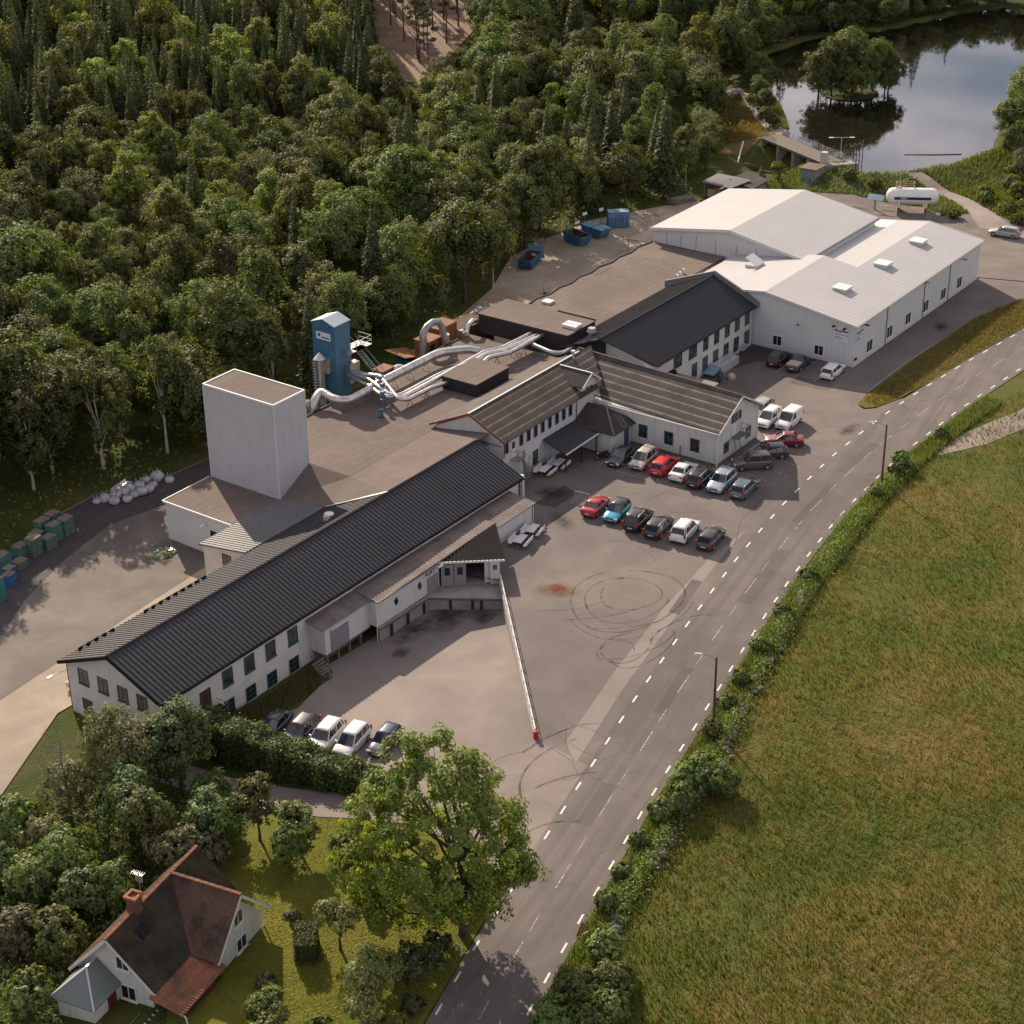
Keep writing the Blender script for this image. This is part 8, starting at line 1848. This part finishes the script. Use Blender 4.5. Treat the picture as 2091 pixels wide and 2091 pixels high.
def f_bank(g, n):
    P = np.stack([g.uniform(255,300,n*2), g.uniform(84,135,n*2)],1); s_ = sdist(LAKE, P[:,0], P[:,1]); P = P[(s_ > .3)]
    bad = in_poly(P, [(229,127),(232,100),(234,88.5),(236.3,81.7),(251.8,82.2),(257,88),(262,96.5),(261.5,100),(257,103.6),(259.5,108),(258.5,113),(259,120),(256.5,127.5),(246,131)])|in_poly(P, [(253,88),(257.4,92.5),(262.8,97.6),(267.6,103.6),(269.6,108.6),(272,114),(269.7,116.3),(267.2,109.4),(264.8,105.2),(260.8,101),(255,97)])
    return lift(P[~bad][:n])
grass('bank_grass', f_bank, 30000, .3, .9, 'lf_reed', 'rough grass and herbs on the bank beside the lake', 26, (.2,.1), .1)
grass('lake_reeds', f_band([(281.9,145.2),(293,152.5),(308,164.5)], -1.2, 1.4), 5000, .5, 1.2, 'lf_reed', 'reeds along the lake edge beside the path', 27, (.1,.1), .08)
grass('dam_bank_grass', f_band([(276,149),(287,158),(300,168)], -4, 3), 14000, .3, .8, 'lf_gdry', 'dry grass on the bank behind the dam', 28, (.2,.2), .08)
grass('lawn_tufts', lambda g, n: lift((lambda Q: Q[in_poly(Q, [(86.6,83),(88.2,79),(89,76),(89.2,71),(88,67),(84,64.3),(77,62.2),(66,59.5),(66,80),(78,86)])])(np.stack([g.uniform(66,89,n), g.uniform(59,87,n)],1))), 30000, .06, .16, 'lf_apple', 'short yellow-green lawn grass', 29, (.1,.1), .05)
# undergrowth at the wood edge
def f_under(g, n):
    P = np.stack([g.uniform(70,300,n*6), g.uniform(125,300,n*6)],1); s_ = sdist(LAKE, P[:,0], P[:,1]); P = P[s_ > 2]
    line_ = np.array([(60,126),(80,129.6),(93.3,136.2),(109.2,143.6),(118.4,144.2),(126,140.6),(134,139.6),(150,137),(165,138),(180,141),(192,143.4),(204,149),(214,149.6),(226,148.6),(238,143),(250,141),(262,147),(275,153)])
    yb = np.interp(P[:,0], line_[:,0], line_[:,1]); k = P[:,1]-yb; P = P[(k > 0)&(g.random(len(P)) < np.exp(-np.maximum(k,0)/22))][:n]
    return lift(P)
g_ = np.random.default_rng(31); Pu = f_under(g_, 16000); nU = np.tile(np.array([[0,0,1.]]), (len(Pu),1)); Pu = Pu+np.stack([np.zeros(len(Pu)), np.zeros(len(Pu)), g_.uniform(.1,1.1,len(Pu))],1)
tag(mobj('undergrowth', np_mesh('undergrowth', cards(Pu, nU, .5, g_, .8), 4, M['lf_broad'])), 'low leafy undergrowth along the wood edge', 'undergrowth', None, 'stuff')

# shrubs along the far shore
sh = []
for p, q in zip(LAKE[3:12], LAKE[4:13]):
    L_ = math.hypot(*(q-p)); m = max(2, int(L_/3.6))
    for i in range(m): sh.append(p+(q-p)*(i+.5)/m)
for p in sh:
    x, y = p[0]+rr.uniform(-.8,1.0), p[1]+rr.uniform(1.0,3.6)
    if p[0] < 300 and rr.random() < .5: continue
    K_low.plant(x, y, rr.uniform(3.5,7.5), 'low leafy tree overhanging the far edge of the lake', 'low trees on the far lake edge', rr, None, 1.25)
def f_thick(g, n):
    P = np.stack([g.uniform(50,88,n*2), g.uniform(76,106,n*2)],1)
    P = P[in_poly(P, [(52,76),(61.5,84.6),(68,85.5),(72.5,84.5),(78,86.5),(84,88),(84.2,98),(82,103),(76,104.5),(70,105),(50,108)])][:n]; return lift(P)
Pu = f_thick(g_, 14000); Pu = Pu+np.stack([np.zeros(len(Pu)), np.zeros(len(Pu)), g_.uniform(.05,1.5,len(Pu))],1)
tag(mobj('undergrowth', np_mesh('undergrowth', cards(Pu, np.tile(np.array([[0,0,1.]]), (len(Pu),1)), .34, g_, .8), 4, M['lf_hedge'])), 'tangled undergrowth in the thicket behind the cottage', 'undergrowth', None, 'stuff')

# continuous tangle between road and meadow
def f_hedge(g, n):
    out = []; L = [Vector((*p,0)) for p in WALL[1:]]; seg = [(q-p).length for p, q in zip(L, L[1:])]; tot = sum(seg)
    for p, q, l in zip(L, L[1:], seg):
        k = int(n*l/tot); t_ = g.random(k); d = (q-p).normalized(); nn = np.array([-d.y, d.x]); o = g.normal(.35,.75,k)
        P2 = np.array([p.x,p.y])+np.outer(t_,[q.x-p.x,q.y-p.y])+np.outer(o,nn)
        dens = .5+.5*np.sin(P2[:,0]*.55+1)*np.sin(P2[:,0]*.21+2.1); keep = g.random(k) < .35+.65*dens
        zz = (g.random(k)**1.3)*(.35+1.1*dens)*np.exp(-(o/1.3)**2); out.append(np.concatenate([P2,zz[:,None]],1)[keep])
    return np.concatenate(out)
Ph = f_hedge(g_, 26000); tag(mobj('verge_tangle', np_mesh('verge_tangle', cards(Ph, np.tile(np.array([[0,0,1.]]), (len(Ph),1)), .24, g_, .8), 4, M['lf_shrub'])), 'tangle of low green growth along the stone wall', 'undergrowth', None, 'stuff')
# ------------------------------------------------------------------ light, sky and camera
AZ, EL = R(58), R(29)              # the sun stands behind the wood, to the upper left
sd = Vector((math.cos(EL)*math.cos(AZ), math.cos(EL)*math.sin(AZ), math.sin(EL)))
sun = bpy.data.lights.new('sun', 'SUN'); sun.energy = 5.0; sun.angle = R(.6); sun.color = (1.0, .84, .64)
so = bpy.data.objects.new('sun', sun); COL.objects.link(so); so.location = sd*300; so.rotation_euler = sd.to_track_quat('Z', 'Y').to_euler()
w = bpy.data.worlds.new('World'); SC.world = w; w.use_nodes = True
nt = w.node_tree; nt.nodes.clear(); N = nt.nodes.new; Lk = nt.links.new
out = N('ShaderNodeOutputWorld'); bg = N('ShaderNodeBackground'); bg.inputs[1].default_value = .05; Lk(bg.outputs[0], out.inputs[0])
sky = N('ShaderNodeTexSky'); sky.sky_type = 'NISHITA'; sky.sun_disc = False; sky.sun_elevation = EL; sky.sun_rotation = R(90)-AZ
sky.air_density = 1.0; sky.dust_density = 1.5; sky.ozone_density = 1.5
# broken cloud over the blue, on a flat layer seen by direction
tc = N('ShaderNodeTexCoord'); sp = N('ShaderNodeSeparateXYZ'); Lk(tc.outputs['Generated'], sp.inputs[0])
zm = N('ShaderNodeMath'); zm.operation = 'MAXIMUM'; Lk(sp.outputs[2], zm.inputs[0]); zm.inputs[1].default_value = .05
dv_ = N('ShaderNodeVectorMath'); dv_.operation = 'DIVIDE'; cb = N('ShaderNodeCombineXYZ')
for i in range(3): Lk(zm.outputs[0], cb.inputs[i])
Lk(tc.outputs['Generated'], dv_.inputs[0]); Lk(cb.outputs[0], dv_.inputs[1])
nz = N('ShaderNodeTexNoise'); nz.inputs['Scale'].default_value = 1.0; nz.inputs['Detail'].default_value = 6; nz.inputs['Roughness'].default_value = .55; nz.inputs['Distortion'].default_value = .3; Lk(dv_.outputs[0], nz.inputs['Vector'])
rp = N('ShaderNodeValToRGB'); rp.color_ramp.elements[0].position = .40; rp.color_ramp.elements[1].position = .60; Lk(nz.outputs['Fac'], rp.inputs[0])
mx = N('ShaderNodeMix'); mx.data_type = 'RGBA'; Lk(rp.outputs[0], mx.inputs[0]); Lk(sky.outputs[0], mx.inputs[6]); mx.inputs[7].default_value = (16, 14.8, 14.8, 1)
Lk(mx.outputs[2], bg.inputs[0])

SC.view_settings.view_transform = 'Standard'; SC.view_settings.look = 'None'; SC.view_settings.exposure = 0.62; SC.view_settings.gamma = 1.0
cam = bpy.data.cameras.new('camera'); co = bpy.data.objects.new('camera', cam); COL.objects.link(co); SC.camera = co
PIT, ROL, YAW = .475193, .01224, R(54)
right = Vector((math.cos(YAW), -math.sin(YAW), 0)); fwd = Vector((math.cos(PIT)*math.sin(YAW), math.cos(PIT)*math.cos(YAW), -math.sin(PIT))); up = right.cross(fwd)
cx = right*math.cos(ROL)-up*math.sin(ROL); cy = right*math.sin(ROL)+up*math.cos(ROL)
m4 = Matrix.Identity(4)
for i in range(3): m4[i][0], m4[i][1], m4[i][2] = cx[i], cy[i], -fwd[i]
m4.translation = (0, 0, 87.8)
co.matrix_world = m4
cam.sensor_fit = 'HORIZONTAL'; cam.angle = 2*math.atan(1045.5/3686.85); cam.clip_start = .5; cam.clip_end = 5000
SC.cycles.max_bounces = 6; SC.cycles.diffuse_bounces = 3; SC.cycles.glossy_bounces = 3; SC.cycles.transmission_bounces = 3; SC.cycles.transparent_max_bounces = 12
SC.cycles.use_denoising = True
